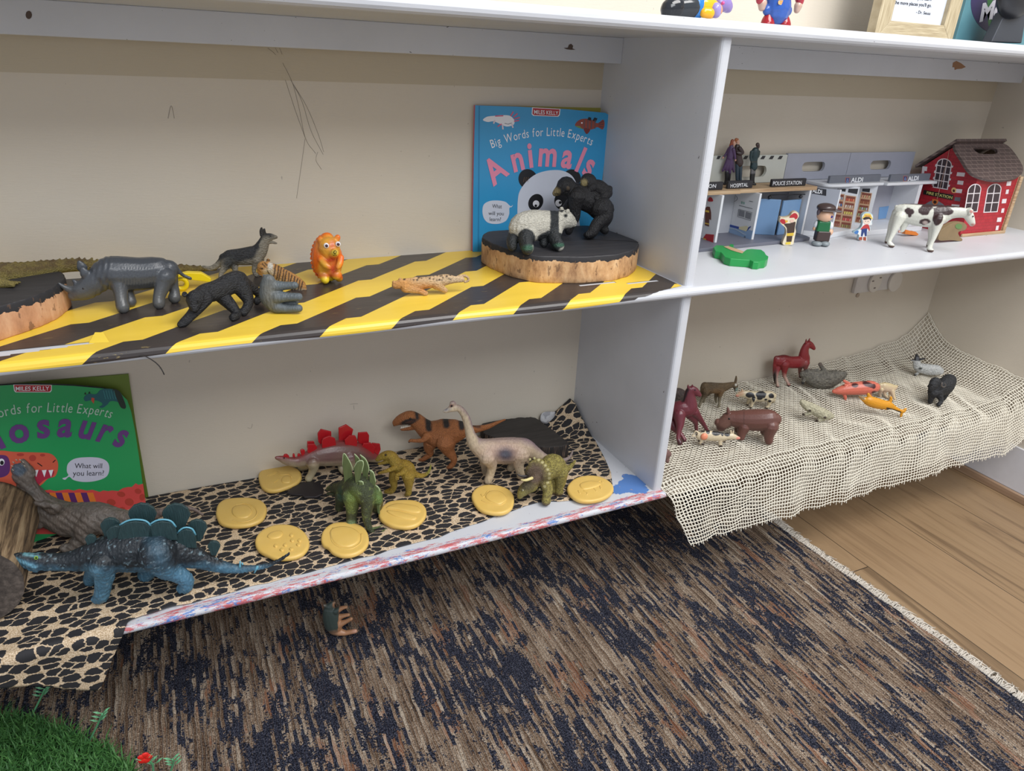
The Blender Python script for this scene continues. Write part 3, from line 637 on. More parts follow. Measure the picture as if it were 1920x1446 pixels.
# ================================================================== MATERIALS FOR TOYS
M_gloss = toy('moulded_rubber', .32, 420, .25, .0006, .12)
M_fur = toy('sculpted_fur', .5, 300, .9, .0016, .45, 380, (1, 1, 2.2))
M_furv = toy('sculpted_fur_upright', .5, 300, .8, .0014, .45, 380, (2.2, 2.2, .8))
M_wool = toy('sculpted_wool', .6, 260, 1.0, .0018, .45, 260)
M_skin = toy('reptile_skin', .45, 520, .8, .0012, .35, 700)
M_scale = toy('pebbled_scales', .38, 650, 1.0, .0014, .5, 650)
M_wrink = toy('wrinkled_hide', .5, 380, .7, .001, .3, 420, (1, 1, .35))
M_eye = flat((18, 16, 16), .15, 'glossy_black_eye'); M_eyew = flat((236, 232, 236), .2, 'eye_white'); M_hoof = flat((48, 34, 26), .5, 'dark_hoof')
def round_slice(name, label, top, h, zb, mtop, mside, group=None, rough=.0012, wig=90, crack=None):
    """a slab of tree trunk: top outline (world xy), height h"""
    P = np.array(top); n = len(P); root = empty(name, (P[:, 0].mean(), P[:, 1].mean(), zb), label, 'wood slice', group)
    K = 160; C = P.mean(0); Q = np.vstack([P, P[:1]]); L = np.r_[0, np.cumsum(np.linalg.norm(np.diff(Q, axis=0), axis=1))]
    R = np.array([[np.interp(t, L, Q[:, 0]), np.interp(t, L, Q[:, 1])] for t in np.linspace(0, L[-1], K, endpoint=False)])
    for _ in range(5): R = (np.roll(R, 1, 0)+2*R+np.roll(R, -1, 0))/4
    V = []; H = [0, .0015, h*.25, h*.5, h*.75, h-.0015, h]
    for a, z in enumerate(H):
        for i in range(K):
            d = R[i]-C; l = np.linalg.norm(d); off = rough*1.3*(noise(np.array([[R[i][0], R[i][1], 0]]), wig, 3)[0]-.5)+rough*(noise(np.array([[R[i][0], R[i][1], z]]), wig*3, 5)[0]-.5)
            if a in (0, len(H)-1): off -= .0012
            V.append((*(C+d*(1+off/l)), zb+z))
    Fs = [(a*K+i, a*K+(i+1) % K, (a+1)*K+(i+1) % K, (a+1)*K+i) for a in range(len(H)-1) for i in range(K)]+[tuple(range(K))[::-1]]
    mobj('bark', V, Fs, mside, root, True)
    Vt = [np.array(V[(len(H)-1)*K+i])+np.array((0, 0, .0)) for i in range(K)]+[np.array(V[(len(H)-1)*K+i])*np.array((1, 1, 1))+np.array((0, 0, .0008)) for i in range(K)]
    for i in range(K):
        d = Vt[K+i][:2]-C; Vt[K+i][:2] = C+d*.994
    o = mobj('cut_face', Vt, [(i, (i+1) % K, K+(i+1) % K, K+i) for i in range(K)]+[tuple(range(K, 2*K))], mtop, root)
    return root, zb+h+.0008
def blackboard(name='blackboard_painted_wood', c1=(34, 34, 38), c2=(56, 54, 56)):
    t = NT(name); n = t.noise(30, t.mp((.4, 3, 1), rot=(0, 0, .5)), det=6, rough=.7); sc = t.math('GREATER_THAN', t.noise(60, t.mp((.25, 3, 1), rot=(0, 0, .35)), det=4, rough=.6), .70)
    t.col(t.mix(t.math('MULTIPLY', sc, .5), t.ramp(n, [(.3, lin(c1)), (.7, lin(c2))]), lin((120, 112, 104)))).rough(.6); t.bump(n, .4, .001); return t.m
M_bb = blackboard()
def bark(name, cs, h, zb, paint=.0, vs=60):
    t = NT(name); n = t.noise(vs, t.mp((1, 1, .45)), det=6, rough=.7); g = t.n('NewGeometry'); s = t.n('SeparateXYZ'); t.l(g.outputs['Position'], s.inputs[0])
    lo, mi, hi = cs; c = t.ramp(n, [(.32, lin(lo)), (.5, lin(mi)), (.68, lin(hi))])
    if paint:
        edge = t.math('GREATER_THAN', t.math('ADD', s.outputs[2], t.math('MULTIPLY', t.noise(85, det=4), .016)), zb+h-paint+.008); c = t.mix(edge, c, lin((36, 35, 38)))
    sp = t.math('GREATER_THAN', t.noise(130, t.mp((1, 1, .5)), det=3, rough=.6), .64); c = t.mix(t.math('MULTIPLY', sp, .6), c, lin((92, 66, 48)))
    t.col(c).rough(.8); t.bump(n, .8, .002); return t.m
# ---- left slice with the crocodile
hL = .0335
tl = [onz(Z1(x, y), MID+hL)[:2] for x, y in [(-190, 800), (0, 742), (130, 705), (300, 650), (430, 590), (500, 535), (515, 505), (492, 462), (380, 455), (250, 440), (100, 440), (-200, 470), (-420, 560), (-420, 760)]]
tl = [(x, min(y, -.004)) for x, y in tl]
sliceL, zL = round_slice('log_slice', 'black-topped slice of pale peeled wood under the crocodile at the left of the taped shelf', tl, hL, MID+.0006, M_bb, bark('peeled_wood', ((150, 106, 76), (186, 136, 100), (204, 160, 124)), hL, MID, .0065, 30))
# ---- right slice with panda and ape
hR = .0375
tr = [onz(Z3(x, y), MID+hR)[:2] for x, y in [(666, 880), (672, 860), (700, 838), (760, 812), (850, 792), (1000, 778), (1130, 775), (1260, 780), (1400, 812), (1550, 868), (1628, 897), (1640, 915), (1625, 940), (1590, 962), (1500, 985), (1300, 1000), (1000, 994), (850, 960), (730, 915)]]
tr = [(x, min(y, -.036)) for x, y in tr]
sliceR, zR = round_slice('log_slice', 'thick round wood slice with black top and mottled bark carrying the panda and the ape', tr, hR, MID+.0006, M_bb, bark('mottled_bark', ((142, 104, 72), (190, 150, 108), (214, 180, 140)), hR, MID, .006, 55))
mb = MB(); mb.tube([onz(Z3(x, y), zR+.0001) for x, y in [(1350, 882), (1450, 890), (1560, 893), (1632, 902)]], [.0006, .001, .0012, .0016], k=5, lat=.2); mb.build('crack', sliceR, mat=flat((10, 10, 10), .9))
# ================================================================== TAPED SHELF ANIMALS
# crocodile
B = Body(Z1, (0, 500), (1680, 445), MID, .0013, .9); ca, cb_ = onz(Z1(0, 575), zL), onz(Z1(1690, 455), MID+.004); ca[1] = max(ca[1], -.10); cb_[1] = min(cb_[1], -.014); B.P0 = ca; B.n = np.array((-(cb_-ca)[1], (cb_-ca)[0], 0)); B.n /= np.linalg.norm(B.n); B.sc = depth((-.78, -.05, .39))/F*B.px
B.chain([(-420, 520, 95), (-200, 500, 95), (0, 482, 86), (200, 458, 64), (450, 420, 46), (620, 408, 42), (780, 415, 38), (1000, 425, 36), (1200, 432, 32), (1400, 433, 27), (1560, 435, 20), (1690, 440, 8)], lat=1.0)
for i in range(34):
    x = -40+i*50; y = np.interp(x, [-40, 0, 200, 450, 600, 780, 1000, 1200, 1400, 1560, 1680], [400, 398, 392, 372, 362, 375, 388, 400, 406, 418, 430]); h = np.interp(x, [0, 450, 700, 1400, 1700], [20, 26, 34, 20, 9])
    B.solid([(*B.pt(x-8, y+14), 20*B.sc), (*B.pt(x+10, y-h*.45), 8*B.sc)], .5)
B.chain([(-60, 560, 50, -70), (-10, 600, 34, -100)]); A = [(*onz(Z1(q[0], q[1]), zL+.004), q[2]*B.sc) for q in [(-10, 545, 40), (60, 552, 24), (100, 560, 14)]]; B.solid(A, 1)
for dx, dy in ((45, 8), (62, 0), (80, -8), (100, -14)): B.solid([(*onz(Z1(20+dx*.6, 552+dy), zL+.003), 8*B.sc), (*onz(Z1(60+dx, 556+dy), zL+.002), 5*B.sc)], 1)
r = empty('toy_crocodile', (-.85, -.045, zL), 'long brown and olive toy crocodile with ridged tail lying along the back wall', 'toy crocodile')
# tail sinks behind the slice towards the shelf
o = B.skin('body', M_scale, [(('all',), (104, 84, 52)), (('noise', 150, .5, 90), (132, 116, 62), 0, 14), (('below', [(-400, 500), (0, 490), (200, 462), (620, 412), (1000, 428), (1680, 440)]), (150, 136, 72), 14, 30, '', .8)], r, 3, rest=False)
# rhinoceros
B = Body(Z1, (980, 725), (1300, 695), MID, .00115, .85)
B.chain([(1318, 440, 72), (1240, 458, 112), (1100, 474, 122), (940, 474, 130), (860, 474, 124), (800, 500, 92), (740, 545, 86), (690, 585, 76), (640, 612, 66), (600, 634, 50), (578, 646, 36)])
B.chain([(575, 604, 32), (530, 590, 21), (490, 568, 13), (462, 545, 6)], lat=.8); B.chain([(622, 575, 28), (598, 546, 18), (572, 518, 6)], lat=.8)
B.leg(-45, [(930, 540, 66), (945, 620, 46), (952, 690, 40), (962, 736, 44)]); B.leg(45, [(960, 560, 60), (1000, 620, 42), (1015, 660, 36), (1020, 690, 42)])
B.leg(-45, [(1290, 500, 80), (1270, 570, 55), (1245, 650, 40), (1242, 706, 42)]); B.leg(45, [(1320, 480, 66), (1345, 560, 44), (1365, 610, 34), (1362, 660, 44)])
B.chain([(1340, 400, 26), (1385, 440, 14), (1430, 485, 11), (1490, 512, 11)])
r = B.root('toy_rhinoceros', 'dark grey rubber toy rhinoceros with two horns walking left towards the wood slice', 'toy rhinoceros')
for w, c in ((-32, (672, 470)), (34, (648, 420))):
    B.chain([(c[0]+10, c[1]+45, 20, w), (c[0]-2, c[1]+5, 34, w), (c[0]-22, c[1]-32, 18, w)], lat=.45)
B.skin('body', M_gloss, [(('all',), (66, 70, 76)), (('below', [(500, 590), (1600, 560)]), (88, 88, 86), 20, 90, '', .7)], r, 5, disp=lambda W, N, s: np.where((np.abs(s.uv(W)[0][:, 0]-1080) < 130) & (np.abs(s.uv(W)[0][:, 1]-500) < 75), .0005*np.sin(s.uv(W)[0][:, 0]/3.6), .0004*np.sin(s.uv(W)[0][:, 0]/7+s.uv(W)[0][:, 1]/40)*(np.abs(s.uv(W)[0][:, 0]-800) < 70)))
B.eye(r, 655, 588, 9, -56, M_eye); B.eye(r, 655, 588, 9, 52, M_eye)
# yellow whistle-like clip behind the rhino
V = Z1; P = [onz(V(x, y), MID+.012) for x, y in oval(1420, 520, 55, 50, n=20)]
r = empty('yellow_plastic_whistle', onz(V(1440, 545), MID), 'bright yellow plastic whistle lying behind the rhinoceros', 'whistle')
c0 = onz(V(1415, 555), MID+.010); fw = ray(*V(1415, 540)); fw[2] = 0; fw /= np.linalg.norm(fw); sd = np.cross(fw, (0, 0, 1)); mb = MB()
ring = lambda R, o: [c0+sd*R*math.cos(a)+np.array((0, 0, 1))*R*math.sin(a)*1.0+fw*o for a in np.linspace(0, 2*math.pi, 24, endpoint=False)]
A0, A1, B0, B1 = ring(.0095, 0), ring(.0045, 0), ring(.0095, .010), ring(.0045, .010); VV = A0+A1+B0+B1; n = 24
Fs = [(i, (i+1) % n, n+(i+1) % n, n+i) for i in range(n)]+[(2*n+i, 3*n+i, 3*n+(i+1) % n, 2*n+(i+1) % n) for i in range(n)]+[(i, 2*n+i, 2*n+(i+1) % n, (i+1) % n) for i in range(n)]+[(n+i, n+(i+1) % n, 3*n+(i+1) % n, 3*n+i) for i in range(n)]
mb.add(VV, Fs); M_yel = flat((238, 208, 22), .35); mb.build('ring', r, True, M_yel); mb = MB()
mb.prism([c0+sd*a+np.array((0, 0, 1))*b_ for a, b_ in [(-.008, .004), (-.002, .012), (.010, .014), (.026, .012), (.036, .004), (.035, -.001), (.022, .002), (.004, .006)]], fw*.010); mb.build('mouthpiece', r, False, M_yel, bevel=.001)
# black bear
B = Body(Z2, (330, 1000), (770, 880), MID, .00105, 1.05)
B.chain([(690, 660, 62), (640, 640, 92), (560, 670, 96), (470, 715, 90), (390, 745, 88), (330, 760, 84), (280, 790, 76, -20), (230, 825, 78, -45), (228, 880, 44, -72), (232, 905, 30, -88)], lat=.9)
B.ball(135, 768, 24, -35, .6); B.ball(325, 778, 24, -62, .6)
B.leg(-40, [(330, 800, 66), (250, 900, 52), (190, 970, 40), (125, 1035, 36), (95, 1052, 26)]); B.leg(30, [(460, 760, 70), (560, 860, 52), (610, 920, 40), (628, 960, 36), (590, 985, 34)])
B.leg(-35, [(660, 690, 84), (720, 790, 58), (735, 850, 42), (712, 905, 36), (690, 935, 36)]); B.leg(40, [(690, 680, 76), (780, 720, 46), (830, 760, 36), (838, 800, 34), (812, 832, 32)])
r = B.root('toy_black_bear', 'black toy bear with rounded ears prowling towards the shelf edge, one front paw stretched out', 'toy bear')
B.skin('body', M_fur, [(('all',), (30, 31, 35))], r, 3); B.eye(r, 195, 835, 7, -118, M_eye); B.eye(r, 262, 838, 7, -122, M_eye)
# grey dog
B = Body(Z2, (490, 620), (810, 600), MID, .00095, .8)
B.chain([(505, 430, 42), (550, 425, 66), (640, 420, 74), (740, 410, 82), (810, 390, 80), (850, 350, 66), (880, 290, 50), (900, 250, 42), (935, 232, 36), (965, 230, 26), (1000, 232, 14)])
B.chain([(915, 268, 26), (960, 280, 13), (1000, 290, 8)]); B.chain([(868, 210, 21, -8), (860, 175, 16, -10), (862, 148, 9, -12)], lat=.7); B.chain([(888, 210, 19, 12), (884, 180, 14, 14), (888, 156, 8, 14)], lat=.7)
B.chain([(500, 440, 34), (462, 480, 27), (425, 510, 24), (370, 530, 20), (310, 512, 11)])
B.leg(-22, [(530, 470, 52), (505, 530, 30), (478, 580, 18), (470, 640, 16)]); B.leg(22, [(580, 470, 54), (610, 530, 26), (600, 600, 16), (580, 625, 15)])
B.leg(-22, [(815, 440, 50), (798, 500, 24), (790, 560, 16), (812, 592, 17)]); B.leg(24, [(845, 440, 40), (840, 520, 20), (840, 570, 15), (850, 588, 15)])
r = B.root('toy_dog', 'grey and black toy german shepherd dog standing near the wall with pricked ears', 'toy dog')
B.skin('body', M_fur, [(('all',), (142, 136, 122)), (('above', [(300, 430), (430, 470), (500, 455), (640, 475), (780, 440), (830, 360), (870, 240), (1000, 200)]), (44, 46, 50), 26, 26), (('e', 560, 480, 60, 60), (60, 62, 62), 30, 30), (('e', 880, 170, 40, 50), (58, 56, 54), 6, 12)], r, 3); B.eye(r, 944, 222, 6, -24, M_eye)
# tiger
B = Body(Z2, (880, 640), (1200, 790), MID, .00085, .85, facing=True)
B.chain([(880, 515, 58), (935, 520, 52), (985, 545, 62), (1050, 590, 70), (1120, 630, 74), (1190, 670, 68), (1225, 690, 58)]); B.chain([(880, 530, 42), (852, 555, 30)])
B.ball(872, 468, 15, 0, .6); B.ball(925, 448, 17, 10, .6)
B.chain([(1230, 690, 40), (1265, 720, 24), (1225, 745, 18), (1165, 740, 15), (1120, 735, 13)]); B.chain([(1130, 700, 34), (1120, 740, 20), (1090, 745, 16)]); B.chain([(960, 590, 40), (930, 600, 26), (880, 580, 20)])
r = B.root('toy_tiger', 'orange striped toy tiger slumped behind the small grey elephant', 'toy tiger')
st = [(('all',), (196, 142, 78)), (('e', 1090, 690, 120, 40, 25), (214, 190, 150), 10, 30), (('e', 930, 560, 60, 40), (224, 206, 176), 8, 16), (('e', 1200, 745, 110, 26), (220, 204, 172), 6, 14), (('e', 945, 500, 26, 34), (226, 220, 206), 4, 8)]
for i in range(11):
    x = 985+i*25; y = 512+i*17; st.append((('line', (x+14, y-30), (x-14+(i % 2)*8, y+95), 6.5), (52, 34, 24), 7, 5))
for q in [((868, 480), (895, 505)), ((890, 470), (915, 492)), ((850, 520), (872, 528)), ((918, 545), (935, 580)), ((900, 440), (935, 448))]: st.append((('line', *q, 5), (48, 30, 24), 2, 4))
B.skin('body', M_fur, st, r, 2, rest=False); B.eye(r, 868, 520, 6, -50, M_eye)
# small grey elephant on its side
B = Body(Z2, (950, 950), (1200, 950), MID, .00095, 1.0, facing=True)
B.chain([(930, 650, 62), (925, 720, 78), (940, 800, 92), (985, 870, 78), (1010, 895, 60)], lat=.75)
for L in ([(980, 700, 58, 15), (1080, 695, 36, 15), (1178, 690, 31, 15)], [(1000, 800, 62, -10), (1110, 800, 40, -10), (1215, 800, 34, -10)], [(1010, 895, 56, -5), (1110, 910, 38, -5), (1215, 908, 34, -5)], [(990, 850, 40, 50), (1100, 855, 34, 50), (1180, 850, 30, 50)]): B.chain(L, lat=1)
B.chain([(915, 640, 26), (895, 612, 14), (876, 590, 6)])
r = B.root('toy_elephant', 'small blue-grey toy elephant lying on its side with legs pointing right', 'toy elephant')
B.skin('body', M_wrink, [(('all',), (92, 100, 104)), (('e', 930, 760, 60, 160), (104, 104, 98), 20, 50)], r, 3)
# orange squeaky lion-hedgehog
B = Body(Z2, (1460, 640), (1600, 620), MID, .0011, .85, facing=True)
B.chain([(1485, 250, 62), (1480, 330, 118), (1485, 430, 138), (1490, 515, 126), (1500, 560, 80)], lat=.8)
for i in range(19):
    a = math.radians(95+i*11); x, y = 1480+150*math.cos(a), 415-218*math.sin(a)
    if y < 640: B.ball(x+4, y+3, 12, 10, 1)
    B.ball(1480+140*math.cos(a), min(600, 415-205*math.sin(a)), 16, 50, 1)
B.chain([(1500, 330, 98, -55), (1510, 400, 70, -60)]); B.chain([(1540, 385, 42, -115), (1556, 375, 34, -140)]); B.chain([(1440, 285, 34, -55), (1418, 252, 28, -60)], lat=.6); B.chain([(1560, 265, 30, -30), (1582, 230, 24, -30)], lat=.6)
B.chain([(1430, 440, 34, -100), (1470, 490, 28, -135), (1500, 510, 22, -140)]); B.chain([(1610, 420, 28, -70), (1600, 480, 26, -110), (1580, 510, 20, -125)])
B.leg(-60, [(1450, 580, 50), (1465, 628, 36)]); B.leg(-60, [(1570, 580, 46), (1595, 612, 32)])
r = B.root('squeaky_lion_toy', 'round orange and yellow rubber lion toy with big eyes sitting upright near the wall', 'rubber toy')
B.skin('body', M_gloss, [(('all',), (238, 112, 32)), (('e', 1500, 310, 118, 100), (222, 160, 62), 14, 20, 'near'), (('e', 1510, 510, 105, 130), (226, 166, 56), 14, 20, 'near'), (('e', 1520, 440, 60, 26), (198, 66, 52), 12, 22, 'near'), (('e', 1540, 520, 40, 70), (204, 76, 48), 16, 30, 'near'), (('e', 1500, 590, 110, 26), (206, 84, 44), 20, 20, 'near', .7), (('e', 1530, 300, 30, 40), (206, 88, 70), 8, 24, 'near', .8), (('e', 1480, 640, 140, 34), (234, 204, 46), 6, 14), (('e', 1400, 300, 20, 60), (206, 100, 40), 8, 18, 'near', .6), (('e', 1555, 375, 36, 30), (212, 186, 68), 4, 10, 'near')], r, 5)
for x, y, w in ((1475, 308, -140), (1584, 294, -98)):
    e = B.eye(r, x, y, 25, w, M_eyew, lat=.5); B.eye(r, x+3, y+2, 14, w-12, flat((70, 44, 60), .2), 'pupil', .5)
mb = MB(); q = [hit(Z2(x, y), B.P0-B.n*(178*B.sc), B.n)+B.dv for x, y in [(1545, 362), (1560, 354), (1572, 364), (1566, 380), (1552, 382), (1542, 372), (1545, 362)]]; mb.tube(q, .0005, k=5); q = [hit(Z2(x, y), B.P0-B.n*(176*B.sc), B.n)+B.dv for x, y in [(1535, 395), (1548, 402), (1556, 390), (1566, 400), (1575, 394)]]; mb.tube(q, .0004, k=5); mb.build('nose_outline', r, mat=M_eye)
# spotted cub lying on its side
B = Body(Z3, (180, 1220), (500, 1200), MID, .00075, .8)
B.chain([(140, 1165, 22), (165, 1160, 27), (200, 1158, 32), (260, 1158, 38), (330, 1150, 35), (400, 1142, 36), (450, 1132, 32), (500, 1132, 20), (545, 1132, 15)])
B.chain([(200, 1180, 30), (270, 1192, 22), (300, 1205, 15), (322, 1216, 15)], w=-14); B.chain([(390, 1160, 32), (415, 1180, 20), (442, 1198, 15)], w=-14); B.chain([(260, 1140, 24), (300, 1138, 15), (320, 1148, 12)], w=0)
B.chain([(520, 1118, 11), (555, 1108, 8), (580, 1120, 7), (582, 1138, 7), (560, 1146, 6)], w=6); B.ball(128, 1148, 9); B.ball(168, 1132, 10)
r = B.root('toy_leopard', 'small pale tan toy leopard lying on its side on the striped tape', 'toy leopard')
st = [(('all',), (214, 172, 122)), (('e', 180, 1165, 70, 40), (212, 152, 84), 8, 20), (('e', 320, 1185, 60, 24), (206, 140, 78), 8, 18), (('e', 480, 1130, 120, 26), (216, 188, 150), 6, 20)]
rr = random.Random(5)
for i in range(34): st.append((('e', rr.uniform(190, 480), rr.uniform(1105, 1136), 5, 4), (70, 48, 32), 2, 3))
B.skin('body', M_fur, st, r, 2)
# panda on the slice
B = Body(Z3, (900, 930), (1110, 905), zR, .001, .9)
B.chain([(885, 810, 50), (915, 810, 84), (980, 800, 92), (1050, 795, 86), (1110, 785, 76), (1150, 765, 56), (1180, 762, 56), (1212, 775, 38), (1232, 785, 22)]); B.ball(1158, 700, 15, 25, .6); B.ball(1196, 712, 14, -32, .6)
B.leg(-35, [(950, 850, 62), (938, 890, 42), (950, 938, 36)]); B.leg(35, [(880, 850, 46), (858, 890, 34), (858, 925, 28)])
B.leg(-35, [(1110, 830, 54), (1115, 880, 38), (1142, 922, 32)]); B.leg(35, [(1090, 830, 42), (1060, 880, 30), (1050, 905, 26)])
r = B.root('toy_panda', 'white and black toy panda walking right on the black-topped wood slice', 'toy panda')
bk = (40, 44, 46)
B.skin('body', M_fur, [(('all',), (206, 202, 188)), (('x', 1088, 1142), bk, 7, 4), (('e', 944, 880, 54, 62), bk, 6, 4), (('e', 860, 895, 42, 48), bk, 6, 4), (('e', 1100, 890, 90, 60), bk, 6, 4), (('e', 900, 945, 90, 44), bk, 6, 4), (('e', 1184, 738, 12, 11), bk, 1, 4), (('e', 1158, 702, 16, 16), bk, 1, 4), (('e', 960, 935, 40, 16), (60, 120, 92), 10, 8, '', .6), (('e', 1150, 920, 36, 10), (70, 130, 100), 8, 8, '', .6)], r, 3)
B.eye(r, 1186, 738, 4, -46, M_eye); B.eye(r, 1240, 784, 7, 0, M_eye, 'nose')
# black ape carrying its baby
B = Body(Z3, (1180, 830), (1370, 855), zR, .001, .9, facing=True)
B.chain([(1400, 700, 66), (1360, 660, 70), (1310, 630, 74), (1265, 610, 68), (1230, 590, 52)]); B.chain([(1215, 580, 50), (1190, 560, 56)]); B.chain([(1170, 575, 40), (1140, 590, 26), (1124, 602, 16)])
B.ball(1200, 570, 17, -48, .5)
B.leg(-40, [(1260, 620, 52), (1245, 690, 36), (1240, 750, 30), (1215, 800, 24), (1205, 830, 22)]); B.leg(45, [(1260, 630, 46), (1200, 690, 32), (1160, 740, 26), (1150, 800, 24), (1148, 820, 20)])
B.leg(-45, [(1405, 690, 66), (1420, 740, 46), (1375, 790, 34), (1350, 835, 30), (1325, 852, 22)]); B.chain([(1350, 848, 22, -45), (1310, 852, 15, -45)]); B.leg(40, [(1420, 700, 60), (1435, 750, 36), (1410, 800, 28), (1425, 825, 24)])
r = B.root('toy_ape', 'black toy ape leaning forward on its knuckles with its baby on its back', 'toy ape')
B.skin('body', M_furv, [(('all',), (32, 31, 33)), (('e', 1128, 592, 28, 28), (150, 134, 92), 3, 6), (('line', (1122, 604), (1145, 606), 3.5), (30, 20, 18), 0, 3), (('e', 1202, 570, 10, 12), (84, 70, 52), 1, 4)], r, 3); B.eye(r, 1158, 562, 5, -34, M_eye)
mb = B.mb; B.mb = MB(); B.chain([(1320, 525, 42, 0), (1330, 530, 42, 0)]); B.ball(1302, 538, 26, -12, .9); B.chain([(1350, 555, 34), (1385, 565, 42), (1420, 590, 40), (1438, 600, 32)]); B.chain([(1350, 565, 24, -30), (1320, 595, 16, -36), (1290, 605, 14, -36)]); B.chain([(1430, 610, 30, -20), (1400, 640, 18, -48), (1370, 630, 14, -55)]); B.chain([(1445, 580, 24), (1452, 575, 18)])
B.skin('baby', M_furv, [(('all',), (32, 31, 33)), (('e', 1297, 538, 22, 24), (154, 140, 96), 2, 6)], r, 3, rest='keep')
# ================================================================== PICTURE BOOKS
def c(*a): return a
_pm = {}
def ink(col, rough=.42): return flat(col, rough, None, .03)
W_ = ink((236, 236, 240)); K_ = ink((24, 24, 28)); RED = ink((176, 36, 44))
def book(name, label, P0, P1, P2, outline, v, front, pages=(214, 206, 190), th=.006, backc=(60, 120, 150)):
    """P0,P1 bottom edge, P2 a top point: they give the plane of the cover"""
    P0, P1, P2 = map(np.array, (P0, P1, P2)); n = np.cross(P1-P0, P2-P0); S = Sheet(P0, n, v); nn = S.n
    root = empty(name, tuple((P0+P1)/2), label, 'book')
    mb = MB(); B = [S.p(x, y, -.0006) for x, y in outline]; mb.prism(B, nn*.0006); mb.build('front_cover', root, mat=ink(front, .3))
    C = np.mean(B, 0); mb = MB(); mb.prism([C+(b-C)*.985-nn*.0003 for b in B], -nn*(th-.001)); mb.build('pages', root, mat=ink(pages, .7))
    mb = MB(); mb.prism([b-nn*(th-.0006) for b in B], -nn*.0006); mb.build('back_cover', root, mat=ink(backc, .4))
    return root, S
# blue animals book
bl = [(628, 57), (900, 66), (1200, 82), (1465, 106), (1487, 118), (1466, 200), (1436, 320), (1405, 470), (1385, 600), (1370, 760), (1362, 955), (612, 960), (614, 700), (620, 350)]
bl2 = [(628, 57), (900, 66), (1200, 82), (1430, 104), (1452, 118), (1440, 240), (1424, 400), (1405, 560), (1385, 700), (1372, 960), (612, 960), (614, 700), (620, 350)]
r, S = book('picture_book', 'blue animals picture book with a panda face on its cover leaning on the back wall', (-.2243, -.012, .3515), (-.004, -.030, .3515), (-.217, -.0085, .57), bl2, Z3, (52, 150, 202), backc=(214, 120, 140))
art('spine_fold', S, [(650, 62), (656, 62), (650, 955), (643, 955)], ink((40, 126, 176)), r)
art_many('publisher_badge', S, [([(978, 70), (1152, 80), (1148, 118), (1138, 128), (985, 122), (975, 112)], W_), ([(983, 74), (1147, 83), (1143, 114), (1134, 124), (990, 118), (980, 109)], RED)], r)
lettering('badge_text', S, 'MILES KELLY', (989, 110), (1138, 118), (989, 84), W_, r, off=.0009, bold=.01)
lettering_path('subtitle_text', S, 'Big Words for Little Experts', [(730, 322), (830, 285), (960, 255), (1080, 246), (1200, 256), (1290, 283), (1342, 306)], 56, W_, r)
PK = ink((232, 140, 168)); lettering_path('title_text', S, 'Animals', [(738, 558), (800, 505), (880, 462), (1000, 432), (1120, 432), (1220, 448), (1330, 500)], 158, PK, r, bold=.03, gap=.17, off=.0008)
# axolotl, fish, panda face, speech bubble
art_many('axolotl_picture', S, [([(675, 148), (700, 128), (745, 122), (790, 118), (840, 122), (868, 150), (862, 178), (820, 188), (780, 172), (740, 156), (705, 160)], W_, True)]+[(stroke(q, 7), ink((216, 92, 124))) for q in ([(845, 125), (862, 96)], [(862, 130), (888, 108)], [(868, 142), (902, 132)], [(866, 156), (898, 150)], [(800, 122), (750, 124)], [(790, 172), (765, 188)])]+[(stroke(q, 9), ink((224, 206, 214))) for q in ([(795, 176), (798, 206)], [(852, 172), (860, 196)], [(748, 150), (740, 170)])]+[(stroke([(808, 168), (830, 174), (852, 166)], 2.5), K_)], r)
art_many('fish_picture', S, [([(1242, 180), (1262, 152), (1300, 140), (1345, 146), (1380, 168), (1415, 146), (1424, 175), (1412, 206), (1380, 192), (1345, 206), (1300, 204), (1265, 196)], ink((150, 72, 58)), True), ([(1318, 148), (1326, 130), (1342, 134), (1340, 152)], K_), ([(1350, 152), (1362, 132), (1380, 138), (1370, 160)], K_), ([(1296, 200), (1312, 234), (1330, 220), (1332, 202)], ink((120, 46, 44)), True), ([(1243, 182), (1262, 196), (1290, 204), (1270, 186)], ink((110, 150, 84))), (oval(1284, 166, 5, 5), W_)]+[(stroke([(1300+i*22, 146), (1298+i*22, 202)], 5), ink((96, 84, 92))) for i in range(4)]+[(stroke([(1388, 168+i*9), (1418, 156+i*18)], 3), ink((60, 60, 80))) for i in range(3)], r)
pw = ink((206, 210, 222))
art_many('panda_picture', S, [(oval(952, 512, 58, 62, -20), K_), (oval(1222, 508, 56, 56), K_), ([(890, 640), (905, 580), (950, 520), (1010, 478), (1090, 458), (1170, 462), (1230, 500), (1260, 580), (1262, 700), (1240, 900), (900, 900), (888, 760)], pw, True), (oval(1000, 655, 44, 54, 30), K_), (oval(1165, 650, 50, 56, -25), K_), (oval(1002, 664, 20, 21), W_), (oval(1140, 660, 20, 21), W_), (oval(1000, 676, 8, 8), K_), (oval(1150, 656, 9, 9), K_)]+[(stroke([(930+i*12, 500), (924+i*13, 530)], 2), ink((120, 90, 60))) for i in range(3)], r)
art_many('speech_bubble', S, [([(672, 712), (680, 670), (715, 648), (765, 644), (812, 652), (836, 672), (848, 680), (858, 672), (852, 684), (838, 690), (836, 730), (815, 770), (765, 788), (710, 782), (682, 755)], pw, True)], r)
lettering('bubble_text', S, 'What', (732, 690), (790, 692), (733, 664), K_, r, off=.0008, bold=-.004); lettering('bubble_text', S, 'will you', (708, 733), (802, 735), (709, 708), K_, r, off=.0008, bold=-.004); lettering('bubble_text', S, 'learn?', (716, 770), (785, 771), (717, 745), K_, r, off=.0008, bold=-.004)
